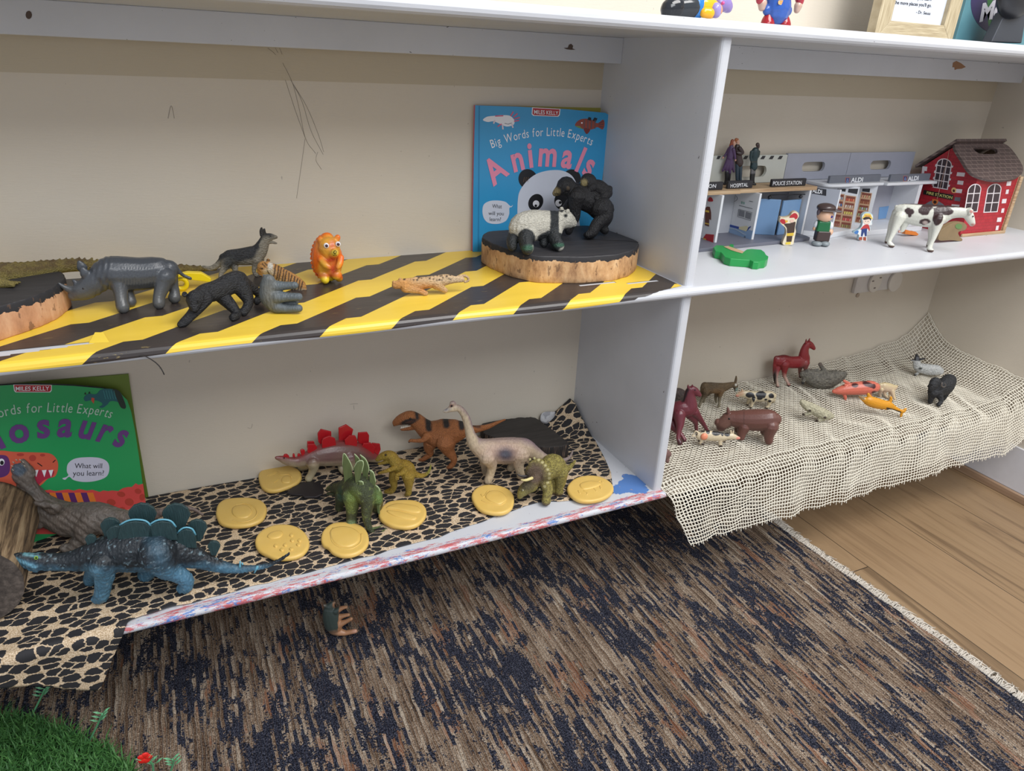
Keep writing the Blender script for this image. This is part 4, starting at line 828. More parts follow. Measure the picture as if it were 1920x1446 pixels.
# mustard book behind it
S2 = Sheet((0, -.0022, 0), (0, 1, 0), Z3); r2 = empty('picture_book', (-.1, -.002, .3515), 'mustard yellow book edge showing behind the top of the blue book', 'book')
mb = MB(); P = [S2.p(640, 56), S2.p(1402, 74), S2.p(1400, 112), S2.p(1380, 480)]; q = S2.p(1425, 700); mb.prism([P[0], P[1], P[2], (P[2][0]-.001, P[0][1], .3525), (P[0][0]-.001, P[0][1], .3525)], (0, .0018, 0)); mb.build('cover', r2, mat=ink((176, 172, 80)))
# green dinosaurs book
b0 = onz(Z4(185, 945), .0022); b1 = onz(Z4(790, 735), .0022); top = ony(Z4(690, 100), -.009)
gr = [(-230, 130), (-60, 100), (72, 92), (200, 90), (400, 98), (560, 112), (650, 135), (690, 175), (712, 240), (732, 340), (752, 470), (775, 640), (790, 738), (700, 772), (500, 838), (300, 905), (185, 945), (0, 1000), (-230, 1060)]
r, S = book('picture_book', 'green dinosaurs picture book with purple title standing behind the grey dinosaur', b0, b1, top, gr, Z4, (44, 158, 92), backc=(60, 60, 70))
art_many('publisher_badge', S, [([(72, 90), (280, 92), (280, 122), (272, 132), (84, 132), (76, 124)], W_), ([(76, 92), (276, 94), (276, 120), (268, 129), (88, 129), (80, 121)], RED)], r)
lettering('badge_text', S, 'MILES KELLY', (84, 123), (266, 121), (84, 99), W_, r, off=.0009, bold=.01)
lettering_path('subtitle_text', S, 'Big Words for Little Experts', [(-190, 330), (-100, 295), (0, 268), (100, 248), (220, 240), (340, 240), (460, 248), (540, 258), (598, 272)], 58, ink((180, 206, 190)), r)
PU = ink((104, 60, 128)); lettering_path('title_text', S, 'Dinosaurs', [(-260, 590), (-160, 520), (-60, 462), (60, 416), (180, 384), (300, 370), (420, 374), (540, 396), (660, 430)], 150, PU, r, bold=.03, gap=.17, off=.0008)
OR = ink((214, 96, 70)); DR = ink((182, 66, 54))
art_many('dinosaur_picture', S, [([(-240, 480), (-60, 462), (0, 448), (80, 455), (200, 458), (270, 464), (305, 492), (315, 535), (300, 585), (260, 600), (215, 640), (120, 690), (-20, 690), (-240, 640)], OR, True), ([(-240, 500), (-80, 480), (20, 472), (50, 500), (52, 560), (20, 590), (-60, 600), (-240, 620)], ink((96, 48, 110)), True), (oval(8, 510, 16, 19), W_), (oval(10, 514, 10, 12), K_), ([(165, 560), (230, 552), (290, 556), (282, 590), (240, 606), (200, 636), (180, 600)], ink((176, 44, 70)), True)]+[([(a, 554), (a+26, 552), (a+14, 592)], W_) for a in (182, 226, 262)]+[(oval(x, y, rx, ry), DR) for x, y, rx, ry in ((110, 470, 20, 8), (176, 488, 19, 17), (230, 472, 14, 7), (140, 520, 14, 9))]+[(stroke([(202, 514), (214, 522), (228, 532)], 5), K_), (stroke([(285, 512), (300, 498)], 4), K_)], r)
art_many('dinosaur_body_picture', S, [([(790, 736), (775, 628), (750, 634), (735, 625), (715, 645), (690, 646), (665, 652), (640, 668), (610, 664), (585, 668), (560, 664), (540, 672), (500, 660), (470, 665), (430, 656), (400, 665), (370, 658), (340, 662), (300, 668), (270, 660), (240, 664), (200, 680), (150, 740), (185, 900), (300, 900)], ink((216, 78, 74)))]+[([(a, 676), (a+34, 676), (a+66, 768), (a+36, 778)], ink((232, 128, 52)) if i % 2 else ink((96, 48, 110))) for i, a in enumerate(range(232, 500, 34))]+[(oval(x, y, rx, ry, 10), DR) for x, y, rx, ry in ((602, 728, 24, 18), (656, 684, 22, 14), (700, 726, 24, 20), (748, 668, 18, 14), (770, 700, 14, 18), (664, 762, 14, 9), (640, 790, 18, 10))], r)
art_many('speech_bubble', S, [([(362, 560), (368, 520), (405, 492), (470, 484), (540, 488), (582, 510), (592, 550), (575, 590), (520, 612), (455, 618), (400, 608), (375, 590), (352, 606), (338, 598), (358, 592), (370, 580)], ink((204, 204, 220)), True)], r)
lettering('bubble_text', S, 'What will', (404, 543), (552, 543), (405, 514), K_, r, off=.0008, bold=-.004); lettering('bubble_text', S, 'you learn?', (394, 584), (562, 582), (395, 554), K_, r, off=.0008, bold=-.004)
TQ = ink((30, 96, 104)); art_many('horned_dinosaur_picture', S, [([(455, 160), (480, 140), (520, 142), (550, 116), (610, 114), (650, 130), (672, 175), (682, 212), (655, 214), (640, 186), (600, 180), (580, 200), (556, 216), (538, 212), (556, 196), (530, 178), (490, 176), (462, 180)], TQ, True), ([(496, 160), (512, 164), (508, 194), (494, 176)], ink((200, 76, 56))), ([(610, 116), (650, 130), (682, 212), (655, 214), (630, 160)], ink((28, 46, 40)), True)]+[(stroke([(560+i*14, 122), (572+i*14, 168)], 3), ink((60, 140, 140))) for i in range(5)]+[([(456, 142), (462, 130), (468, 144)], K_), ([(478, 138), (484, 126), (490, 138)], K_)], r)
S3 = Sheet((0, -.0032, 0), (0, 1, 0), Z4); q0 = S3.p(-200, 110); q1 = S3.p(696, 34); r2 = empty('picture_book', ((q0[0]+q1[0])/2, -.002, .001), 'olive green book edge showing behind the green dinosaurs book', 'book')
mb = MB(); q2 = S3.p(738, 320); mb.prism([q0, S3.p(250, 70), q1, q2, (q2[0]-.003, q0[1], .002), (q0[0], q0[1], .002)], (0, .0026, 0)); mb.build('cover', r2, mat=ink((102, 122, 46)))
# ================================================================== LOWER SHELF
ZC = .0035   # top of the cloth
# log lying on the shelf, end grain towards the room
e0 = onz((-30, 1172), ZC); lr = .056; cy = -.222
t = NT('weathered_bark'); n = t.noise(1, t.mp((110, 9, 110)), det=6, rough=.7, dist=.4); t.col(t.ramp(n, [(.34, lin((40, 30, 22))), (.46, lin((98, 78, 56))), (.56, lin((146, 122, 92))), (.7, lin((172, 150, 118)))])).rough(.85); t.bump(n, 1.0, .004); M_logb = t.m
t = NT('end_grain'); w = t.n('TexNoise'); n = t.noise(110, det=5, rough=.7); t.col(t.ramp(n, [(.3, lin((44, 38, 34))), (.5, lin((70, 62, 56))), (.7, lin((100, 90, 82)))])).rough(.85); t.bump(n, .6, .001)
cz = ZC+lr; q = ony((52, 1110), cy); cx = q[0]-lr; log = empty('split_log', (cx, -.12, ZC), 'short brown log with grooved bark lying at the left end of the leopard cloth', 'log')
K = 48; V = []; ys = np.linspace(cy, -.075, 20)
for j, y in enumerate(ys):
    for i in range(K):
        a = 2*math.pi*i/K; rr_ = lr*(1+.045*noise(np.array([[math.cos(a)*2, math.sin(a)*2, y*6]]), 2.5, 9)[0]+.03*noise(np.array([[a*9, 0, y*8]]), 1, 2)[0])-.002; up = .0
        V.append((cx+rr_*math.cos(a), y, cz+up+rr_*math.sin(a)))
V = np.array(V); V[:, 2] = np.maximum(V[:, 2], ZC+.0005)
mobj('bark', V, [(j*K+i, j*K+(i+1) % K, (j+1)*K+(i+1) % K, (j+1)*K+i) for j in range(19) for i in range(K)]+[tuple(19*K+i for i in range(K))], M_logb, log, True)
mobj('cut_end', [v+np.array((0, -.0012, 0)) for v in V[:K]]+list(V[:K]), [tuple(range(K)), *[(i, K+i, K+(i+1) % K, (i+1) % K) for i in range(K)]], t.m, log)
# dark slice at the back by the divider
hS = .026; tsl = [onz(Z6(x, y), ZC+hS)[:2] for x, y in [(338, 258), (400, 250), (560, 244), (700, 236), (812, 232), (860, 262), (905, 300), (980, 350), (1080, 430), (1112, 460), (1060, 478), (950, 488), (840, 485), (780, 470), (640, 440), (480, 410), (380, 370)]]; tsl = [(x, min(y, -.006)) for x, y in tsl]
t = NT('splintered_dark_bark'); n = t.noise(1, t.mp((260, 260, 30)), det=4); t.col(t.ramp(n, [(.4, lin((24, 21, 20))), (.6, lin((56, 46, 40))), (.72, lin((140, 112, 92)))])).rough(.85); t.bump(n, 1, .003)
sliceD, zD = round_slice('log_slice', 'dark charred-looking wood slab in the back corner of the leopard cloth', tsl, hS, ZC, blackboard('charred_wood', (30, 27, 26), (58, 54, 52)), t.m, rough=.002)
# crumpled patterned wrapper
q = onz(Z6(930, 330), ZC); rr = random.Random(2); P = [(q[0]+rr.uniform(-.016, .024), -.012+rr.uniform(-.006, .008)-.0, ZC+rr.uniform(0, .030)) for _ in range(26)]
bm = bmesh.new(); [bm.verts.new(p) for p in P]; bmesh.ops.convex_hull(bm, input=bm.verts); me = bpy.data.meshes.new('crumpled_wrapper'); bm.to_mesh(me); bm.free(); o = bpy.data.objects.new('crumpled_wrapper', me); COL.objects.link(o)
t = NT('spotted_tissue'); n = t.noise(70, det=1); t.col(t.mix(t.math('GREATER_THAN', n, .53), lin((186, 186, 188)), lin((150, 150, 154)))).rough(.6); t.bump(t.noise(60), 1, .004); me.materials.append(t.m)
m = o.modifiers.new('s', 'SUBSURF'); m.levels = m.render_levels = 2; props(o, 'crumpled pale grey spotted wrapper tucked between the dark wood slab and corner', 'wrapper')
# flat black plastic piece
mb = MB(); mb.prism([onz(Z5(x, y), ZC) for x, y in [(350, 850), (400, 800), (490, 760), (560, 752), (640, 768), (668, 820), (655, 860), (600, 884), (500, 884), (480, 865), (400, 862)]], (0, 0, .004)); props(mb.build('flat_black_stone', None, mat=flat((36, 33, 36), .45), bevel=.0012), 'flat black plastic piece lying on the leopard cloth beside a clay disc', 'plastic piece')
# ---- clay discs with fossil prints
t = NT('yellow_clay'); n = t.noise(25, det=3); t.col(t.mix(n, lin((208, 170, 84)), lin((224, 190, 110)))).rough(.42); t.bump(t.noise(160, det=3), .2, .0006); t.b.inputs['Subsurface Weight'].default_value = .15; t.b.inputs['Subsurface Radius'].default_value = (.004, .003, .001); t.b.inputs['Subsurface Scale'].default_value = .5; M_clay = t.m
def disc(v, out, label, motifs, z=ZC, th=.0075, seed=0, tilt=None):
    P = smooth_closed(out, 7); B = np.array([onz(v(x, y), z+th*.5)[:2] for x, y in P]); C = B.mean(0); R = max(np.linalg.norm(B-C, axis=1)); root = empty('clay_disc', (*C, z), label, 'clay disc', None)
    V = []; prof = [(0.955, 0.0), (1.0, th*.35), (.995, th*.7), (.96, th*.95), (.9, th)]; n = len(B)
    for k, h in prof:
        for i, b_ in enumerate(B): V.append((*(C+(b_-C)*k), z+h))
    nr = len(prof); rings = 14
    for j in range(1, rings):
        k = .9*(1-j/rings)
        for b_ in B: V.append((*(C+(b_-C)*k), z+th+.0006*(noise(np.array([[*(C+(b_-C)*k), seed]]), 60)[0]-.5)))
    V.append((*C, z+th)); m_ = nr+rings-1
    Fs = [(a*n+i, a*n+(i+1) % n, (a+1)*n+(i+1) % n, (a+1)*n+i) for a in range(m_-1) for i in range(n)]+[((m_-1)*n+i, (m_-1)*n+(i+1) % n, len(V)-1) for i in range(n)]+[tuple(range(n))[::-1]]
    mobj('disc', V, Fs, M_clay, root, True)
    for mo in motifs:
        mb = MB()
        if mo[0] == 'pad':
            Q = np.array([onz(v(x, y), z+th) for x, y in smooth_closed(mo[1], 4)]); Cq = Q.mean(0); k = len(Q); Vv = list(Q-np.array((0, 0, .0008)))+list(Cq+(Q-Cq)*.97+np.array((0, 0, .0010)))+list(Cq+(Q-Cq)*.86+np.array((0, 0, .0016)))+list(Cq+(Q-Cq)*.5+np.array((0, 0, .0018)))
            mb.add(Vv, [(a*k+i, a*k+(i+1) % k, (a+1)*k+(i+1) % k, (a+1)*k+i) for a in range(3) for i in range(k)]+[tuple(range(3*k, 4*k))])
        else: mb.tube([onz(v(x, y), z+th+.0002) for x, y in smooth_path([(a, b_, 0) for a, b_ in mo[1]], 5)[:, :2]], .0011, k=6, lat=.6)
        mb.build('raised_print', root, True, M_clay)
    return root
disc(Z5, [(112, 690), (150, 650), (240, 620), (330, 612), (420, 630), (470, 668), (476, 720), (430, 765), (350, 800), (260, 826), (180, 822), (130, 780)], 'yellow clay disc with a clawed footprint, farthest back below the red stegosaurus head', [('pad', [(320, 700), (360, 690), (388, 710), (380, 745), (330, 752), (305, 735)]), ('l', [(180, 690), (240, 665), (262, 656)]), ('l', [(200, 690), (260, 668)]), ('l', [(275, 655), (300, 680), (370, 675), (395, 700)]), ('l', [(240, 745), (285, 715)])], z=ZC+.0005, seed=1)
disc(view(380, 920, 10), [(250, 430), (290, 280), (420, 190), (640, 160), (880, 160), (1080, 200), (1190, 300), (1200, 420), (1130, 560), (960, 650), (760, 690), (520, 690), (340, 640), (270, 540)], 'round yellow clay disc with a curled shell print, beside the blue dinosaur tail plates', [('pad', [(560, 330), (700, 270), (860, 300), (930, 400), (850, 500), (680, 520), (560, 450)]), ('l', [(620, 270), (800, 240), (960, 300), (1020, 420), (930, 540), (740, 590), (560, 560)])], seed=2)
disc(Z5, [(82, 1260), (110, 1190), (180, 1140), (280, 1112), (400, 1120), (490, 1165), (540, 1240), (535, 1310), (480, 1370), (380, 1400), (260, 1400), (180, 1370), (110, 1330)], 'yellow clay disc with small paw prints under the tip of the blue tail', [('pad', [(185, 1205), (220, 1170), (290, 1155), (320, 1180), (290, 1215), (220, 1225)])]+[('pad', [(x+a*17, y+b_*12) for a, b_ in ((-1, 0), (-.5, -1), (.5, -1), (1, 0), (.5, 1), (-.5, 1))]) for x, y in ((258, 1285), (338, 1278), (392, 1195), (398, 1240), (460, 1240), (450, 1275), (390, 1312), (310, 1318))], seed=3)
disc(Z5, [(642, 1230), (660, 1165), (720, 1112), (800, 1092), (900, 1098), (990, 1125), (1040, 1190), (1044, 1270), (1000, 1330), (920, 1370), (820, 1378), (740, 1350), (700, 1310), (655, 1280)], 'yellow clay disc with a shield print, its edge under the green stegosaurus foot', [('pad', [(720, 1150), (800, 1120), (900, 1130), (970, 1180), (960, 1250), (880, 1292), (790, 1280), (730, 1230)]), ('l', [(740, 1130), (830, 1190), (838, 1120)]), ('l', [(720, 1170), (740, 1250), (810, 1300), (900, 1305), (975, 1255), (985, 1180)])], seed=4)
disc(Z5, [(1128, 1010), (1160, 960), (1220, 918), (1330, 904), (1440, 910), (1510, 945), (1536, 1000), (1520, 1060), (1460, 1115), (1370, 1138), (1270, 1130), (1190, 1100), (1140, 1060)], 'yellow clay disc with a long cloven print, right of the green stegosaurus', [('pad', [(1190, 960), (1280, 925), (1400, 935), (1475, 960), (1480, 1000), (1400, 1000), (1280, 975)]), ('pad', [(1200, 985), (1300, 995), (1420, 1025), (1455, 1045), (1420, 1065), (1300, 1045), (1220, 1010)])], seed=5)
disc(Z6, [(286, 910), (310, 850), (380, 815), (480, 812), (580, 840), (635, 890), (642, 950), (620, 1010), (560, 1045), (470, 1050), (380, 1030), (320, 985)], 'yellow clay disc with a leaf print, in front of the pale brachiosaurus', [('pad', [(430, 860), (500, 850), (560, 880), (580, 930), (520, 965), (440, 940), (400, 900)]), ('l', [(370, 930), (430, 955), (520, 970), (570, 945)]), ('l', [(365, 880), (390, 900), (430, 850), (480, 890)])], seed=6)
disc(Z6, [(1084, 840), (1110, 790), (1170, 750), (1270, 732), (1370, 745), (1450, 790), (1476, 840), (1450, 890), (1380, 930), (1280, 950), (1180, 940), (1110, 895)], 'yellow clay disc with a dinosaur print beside the worn blue paint', [('pad', [(1190, 800), (1260, 770), (1340, 775), (1370, 800), (1300, 830), (1220, 840)]), ('l', [(1180, 850), (1195, 875)]), ('l', [(1225, 850), (1255, 868), (1250, 885)]), ('l', [(1310, 830), (1335, 855)]), ('l', [(1360, 810), (1372, 835)]), ('l', [(1340, 780), (1370, 765), (1385, 785)])], seed=7)
# ---------------------------------------------------------------- dinosaurs
def fan(cx, cy, r, a0=-150, a1=-30, base=.42, n=12): return [(cx+base*r*math.cos(math.radians(s)), cy+r*.75) for s in (180, 0)][::-1] and [(cx-base*r, cy+r*.8)]+[(cx+r*(1.16+.05*(i%2))*math.cos(math.radians(a)), cy+r*(1.0+.05*(i%2))*math.sin(math.radians(a))) for i, a in enumerate(np.linspace(a0-22, a1+22, n))]+[(cx+base*r, cy+r*.8)]
t = NT('dark_ribbed_plate'); n = t.noise(1, t.mp((900, 900, 90)), det=3); t.col(t.mix(n, lin((26, 42, 46)), lin((52, 78, 80)))).rough(.4); t.bump(n, .8, .0012); M_pl = t.m
M_rim = flat((96, 158, 178), .4); 
# grey roaring dinosaur
B = Body(Z4, (400, 970), (700, 900), ZC, .0012, .9, facing=True)
B.chain([(128, 596, 44), (150, 650, 50), (200, 720, 64), (270, 780, 84), (360, 820, 96), (450, 825, 98), (540, 815, 88), (640, 820, 60), (740, 815, 38), (850, 790, 24, 20), (950, 765, 17, 40), (1040, 765, 12, 55), (1098, 795, 7, 60)], lat=.8)
B.chain([(128, 602, 44), (112, 575, 44), (96, 545, 36)], lat=.85); B.chain([(150, 590, 30, 8), (168, 560, 16, 12), (120, 498, 10, 18), (78, 494, 8, 18)])
B.chain([(250, 745, 26, -50), (290, 765, 27, -80), (305, 752, 16, -100), (200, 735, 13, -110)]); B.chain([(240, 800, 28, -40), (200, 855, 20, -60), (150, 835, 12, -60), (105, 805, 8, -60)])
B.chain([(500, 830, 70, -30), (450, 880, 46, -60), (480, 930, 32, -70)]); B.leg(-40, [(470, 900, 44), (420, 945, 36), (385, 972, 28), (345, 975, 20)]); B.chain([(560, 820, 70, -10), (600, 870, 44, -40), (680, 880, 26, -50)])
r = B.root('toy_dinosaur', 'grey rearing toy dinosaur with its jaws wide open against the green book', 'toy dinosaur')
B.skin('body', M_wrink, [(('all',), (104, 98, 92)), (('noise', 60, .52, 60), (122, 110, 100), 0, 20), (('e', 108, 543, 38, 46, 40), (84, 98, 112), 3, 8, 'near'), (('line', (80, 496), (120, 500), 7), (140, 134, 126), 2, 4), (('x', 800, 1200), (120, 104, 96), 10, 40)], r, 4, rest=False, disp=lambda W, N, s: .0009*(noise(W, 420, 3)-.5)+.0008*np.sin((s.uv(W)[0] @ np.array((.35, -.5)))/3.2)*.6)
for i in range(7):
    a = math.radians(150+i*34); mb = MB(); p = B.pt(104+34*math.cos(a), 538+38*math.sin(a), -38); mb.tube([p, p+np.array((0, 0, .003))-B.n*.002], [.0011, .0003], k=6); mb.build('tooth', r, True, flat((190, 182, 168), .4))
# blue stegosaurus
B = Body(Z4, (560, 1245), (990, 1190), ZC, .0013, .85)
B.chain([(84, 1018, 12), (120, 1028, 26), (175, 1045, 40), (240, 1050, 45), (330, 1052, 46), (430, 1040, 60), (520, 1020, 84), (620, 1000, 106), (720, 985, 122), (820, 980, 124), (910, 990, 104), (1000, 1010, 76), (1100, 1045, 48), (1200, 1078, 33), (1300, 1090, 22), (1400, 1082, 14), (1480, 1060, 10), (1550, 1020, 7), (1568, 1004, 4)])
B.chain([(92, 1045, 12), (150, 1072, 16), (200, 1085, 20)], lat=1.1)
B.leg(-60, [(560, 1060, 70), (568, 1120, 48), (560, 1180, 38), (548, 1238, 36), (525, 1252, 26)]); B.leg(60, [(540, 1060, 60), (505, 1110, 38), (488, 1150, 32)])
B.leg(-70, [(850, 1005, 96), (905, 1080, 64), (950, 1110, 46), (1005, 1145, 38), (1005, 1185, 36), (985, 1196, 26)]); B.leg(70, [(880, 1000, 80), (820, 1080, 50), (790, 1120, 40)])
for x, y in ((900, 880), (760, 870), (640, 905), (1000, 925)): B.ball(x, y+20, 34, 0, .5)
r = B.root('toy_dinosaur', 'large dark blue plated toy dinosaur with pale blue legs facing left at the front', 'toy dinosaur')
B.skin('body', M_wrink, [(('all',), (30, 37, 43)), (('below', [(80, 1035), (250, 1088), (450, 1102), (600, 1100), (720, 1094), (820, 1090), (900, 1092), (1100, 1075), (1500, 1080)]), (84, 132, 158), 22, 26, '', .8), (('e', 860, 1010, 36, 110, -20), (92, 136, 162), 24, 40, 'near', .4), (('e', 990, 1160, 70, 70), (80, 124, 150), 26, 40, '', .85), (('e', 552, 1215, 60, 60), (76, 118, 140), 26, 44, '', .8), (('e', 490, 1150, 40, 60), (92, 138, 160), 20, 30), (('noise', 300, .72, 60), (150, 178, 190), 0, 4, '', .6), (('line', (90, 1040), (190, 1082), 9), (120, 176, 200), 3, 6), (('line', (130, 1010), (210, 1025), 7), (110, 160, 170), 3, 6)], r, 3, rest=False, disp=lambda W, N, s: .00022*np.sin(s.uv(W)[0][:, 0]/3.2+8*noise(W, 90, 3))+.0012*(noise(W, 420, 4)-.5))
for (x, y, rr_, w, rim) in ((600, 862, 48, 14, 0), (772, 800, 66, 22, 0), (955, 802, 66, 22, 0), (1070, 868, 46, 14, 0), (1160, 968, 30, 6, 0), (492, 930, 26, 0, 0), (735, 862, 92, -40, 1), (880, 862, 76, -40, 1), (1010, 905, 52, -24, 1), (632, 905, 50, -24, 0)):
    pts = fan(x, y, rr_) if not rim else [(x-rr_*1.05, y+34), (x-rr_*.9, y-6), (x-rr_*.5, y-26), (x, y-34), (x+rr_*.6, y-26), (x+rr_*.95, y+4), (x+rr_*1.1, y+40)]
    if rim:
        q = [(a, b_-6) for a, b_ in pts[1:-1]]; B.piece(r, 'plate_rim', [(a, b_, 5, w) for a, b_ in q], M_rim, lat=.8)
    B.plate(r, 'back_plate', pts, w, .004, M_pl)
for x0, y0, x1, y1, w in ((1300, 1085, 1302, 1050, -10), (1325, 1090, 1312, 1058, 12), (1395, 1080, 1380, 1110, -12)): B.piece(r, 'tail_spike', [(x0, y0, 8, w), (x1, y1, 3, w)], M_rim)
for x, y, w in ((196, 1030, -34), ): B.eye(r, x, y, 9, w, flat((150, 196, 60), .3)); B.eye(r, x, y, 5, w-7, M_eye, 'pupil')
# red-plated stegosaurus
B = Body(Z5, (560, 720), (840, 660), ZC, .00105, .75)
B.chain([(264, 542, 12), (310, 552, 26), (370, 572, 36), (450, 575, 46), (540, 545, 68), (640, 520, 96), (740, 505, 112), (840, 500, 112), (940, 500, 92), (1030, 520, 62), (1100, 545, 38), (1180, 560, 24), (1260, 560, 14)])
B.leg(-40, [(575, 580, 56), (578, 630, 38), (560, 680, 28), (538, 718, 30)]); B.leg(40, [(560, 580, 48), (500, 620, 28), (470, 630, 24)])
B.leg(-40, [(880, 540, 80), (880, 610, 48), (860, 670, 30)]); B.leg(50, [(850, 560, 60), (820, 620, 36), (835, 655, 28)])
r = B.root('toy_dinosaur', 'purple-brown plated toy dinosaur with bright red back plates by the wall', 'toy dinosaur')
B.skin('body', M_gloss, [(('all',), (112, 80, 80)), (('noise', 50, .5, 60), (120, 98, 84), 0, 26, '', .7), (('above', [(250, 530), (330, 535), (450, 545), (560, 480), (680, 430), (850, 410), (960, 440), (1050, 510), (1150, 560), (1260, 560)]), (150, 34, 40), 16, 50), (('below', [(250, 575), (450, 600), (600, 590), (750, 590), (900, 580), (1300, 600)]), (170, 156, 126), 18, 34), (('low', 60), (176, 164, 132), 0, 30)], r, 4)
t = NT('translucent_red_plate'); t.col(lin((176, 28, 36))).rough(.25); t.b.inputs['Subsurface Weight'].default_value = .4; t.b.inputs['Subsurface Radius'].default_value = (.006, .001, .001); t.b.inputs['Subsurface Scale'].default_value = .6; M_red = t.m
for pts, w in (([(618, 368), (612, 335), (640, 298), (728, 318), (728, 355), (700, 400), (640, 392)], 20), ([(792, 350), (790, 288), (855, 258), (914, 300), (890, 352), (880, 390), (800, 390)], 20), ([(950, 395), (955, 328), (1032, 322), (1048, 350), (1045, 405), (1000, 430)], 20), ([(650, 400), (660, 375), (710, 355), (760, 375), (770, 410), (650, 430)], -34), ([(840, 390), (880, 350), (930, 352), (950, 395), (940, 440), (850, 420)], -34), ([(985, 455), (1000, 418), (1060, 412), (1100, 450), (1080, 500)], -20), ([(1040, 470), (1075, 415), (1140, 422), (1146, 470), (1120, 492), (1080, 510)], 14), ([(522, 440), (525, 402), (580, 400), (590, 425), (560, 450)], 14), ([(525, 470), (530, 425), (590, 425), (610, 455), (570, 490)], -20), ([(468, 500), (466, 475), (488, 466), (505, 478), (502, 505), (485, 520)], -8), ([(400, 525), (402, 508), (416, 505), (424, 530)], 0), ([(440, 525), (446, 505), (466, 508), (468, 535)], 6), ([(320, 530), (330, 512), (352, 508), (372, 525), (370, 545), (330, 545)], 0)):
    B.plate(r, 'back_plate', pts, w, .0035, M_red, bevel=.0009)
B.eye(r, 330, 545, 6, -20, M_eye)
# orange tyrannosaur
B = Body(Z5, (1510, 560), (1740, 620), ZC, .0010, .75, facing=True)
B.chain([(1274, 238, 27), (1305, 220, 40), (1350, 204, 52), (1400, 198, 62), (1450, 220, 62), (1500, 265, 72), (1560, 310, 92), (1630, 330, 118), (1700, 325, 124), (1770, 310, 104), (1840, 300, 70), (1900, 298, 42), (1980, 290, 28, 20), (2060, 270, 20, 40), (2130, 240, 13, 50), (2200, 212, 6, 55)])
B.chain([(1326, 294, 12), (1368, 288, 18), (1420, 272, 28), (1455, 255, 36)]); B.chain([(1262, 248, 12), (1262, 262, 8)])
B.chain([(1540, 350, 34, -70), (1505, 385, 20, -90), (1450, 392, 14, -95), (1402, 390, 13, -95), (1386, 402, 7, -98)])
B.leg(30, [(1570, 400, 64), (1555, 460, 40), (1570, 500, 24), (1535, 530, 20), (1500, 552, 16), (1475, 552, 9)])
B.leg(-60, [(1700, 400, 84), (1720, 470, 52), (1765, 540, 28), (1762, 580, 22), (1735, 612, 20), (1715, 618, 10)])
r = B.root('toy_dinosaur', 'orange toy tyrannosaur with black stripes roaring beside the pale long-necked dinosaur', 'toy dinosaur')
B.skin('body', M_scale, [(('all',), (176, 110, 62)), (('e', 1640, 400, 90, 60), (184, 118, 72), 10, 40)]+[(('line', a, b_, w_), (40, 34, 32), 9, 10) for a, b_, w_ in (((1545, 195), (1555, 290), 24), ((1690, 180), (1705, 260), 28), ((1450, 150), (1462, 200), 15), ((1830, 215), (1835, 275), 26), ((1900, 255), (1990, 275), 10), ((2020, 258), (2110, 240), 8))]+[(('e', 1385, 232, 74, 26, -14), (40, 32, 30), 4, 6), (('e', 1395, 232, 34, 9, -14), (120, 74, 50), 3, 6, '', .5), (('low', 12), (150, 80, 48), 0, 6)], r, 3, rest=False)
B.eye(r, 1398, 204, 8, -50, M_eye)
for i in range(8): B.piece(r, 'tooth', [(1322+i*11, 275-i*1.5, 4, -16), (1320+i*11, 288-i*3.0, 1.5, -17)], flat((224, 216, 200), .35), k=6)
B.eye(r, 1388, 402, 7, -100, M_eye, 'claw')
# yellow tyrannosaur
B = Body(Z5, (1210, 830), (1390, 850), ZC, .00085, .8, facing=True)
B.chain([(1118, 552, 16), (1150, 530, 28), (1195, 515, 38), (1235, 520, 44), (1262, 560, 48), (1295, 600, 60), (1340, 620, 74), (1380, 640, 68), (1415, 665, 40), (1450, 680, 26), (1500, 688, 18), (1545, 665, 12), (1565, 630, 8), (1572, 594, 4)])
B.chain([(1130, 588, 10), (1170, 578, 14), (1210, 560, 26)])
B.chain([(1270, 620, 22, -40), (1220, 640, 17, -60), (1170, 655, 12, -66), (1130, 668, 9, -66)]); B.chain([(1350, 640, 26, -70), (1320, 670, 18, -95), (1285, 680, 12, -105), (1275, 705, 9, -105)])
for dx, dy in ((0, 14), (14, 18), (28, 10)): B.chain([(1278+dx*.6, 700, 6, -105), (1270+dx, 712+dy, 4, -105)])
B.leg(20, [(1270, 660, 50), (1255, 720, 36), (1260, 780, 24), (1235, 815, 26), (1190, 822, 14)]); B.leg(-40, [(1380, 680, 58), (1385, 740, 40), (1385, 800, 25), (1380, 838, 25), (1362, 850, 13)])
r = B.root('toy_dinosaur', 'small mustard yellow toy tyrannosaur standing between the green and orange dinosaurs', 'toy dinosaur')
B.skin('body', M_scale, [(('all',), (176, 144, 42)), (('noise', 90, .52, 60), (140, 108, 34), 0, 24), (('belly', -.1, 60), (196, 176, 84), 0, 40, '', .5), (('e', 1560, 620, 30, 60), (160, 160, 70), 8, 20)], r, 3, rest=False); B.eye(r, 1190, 512, 8, -34, M_eye)
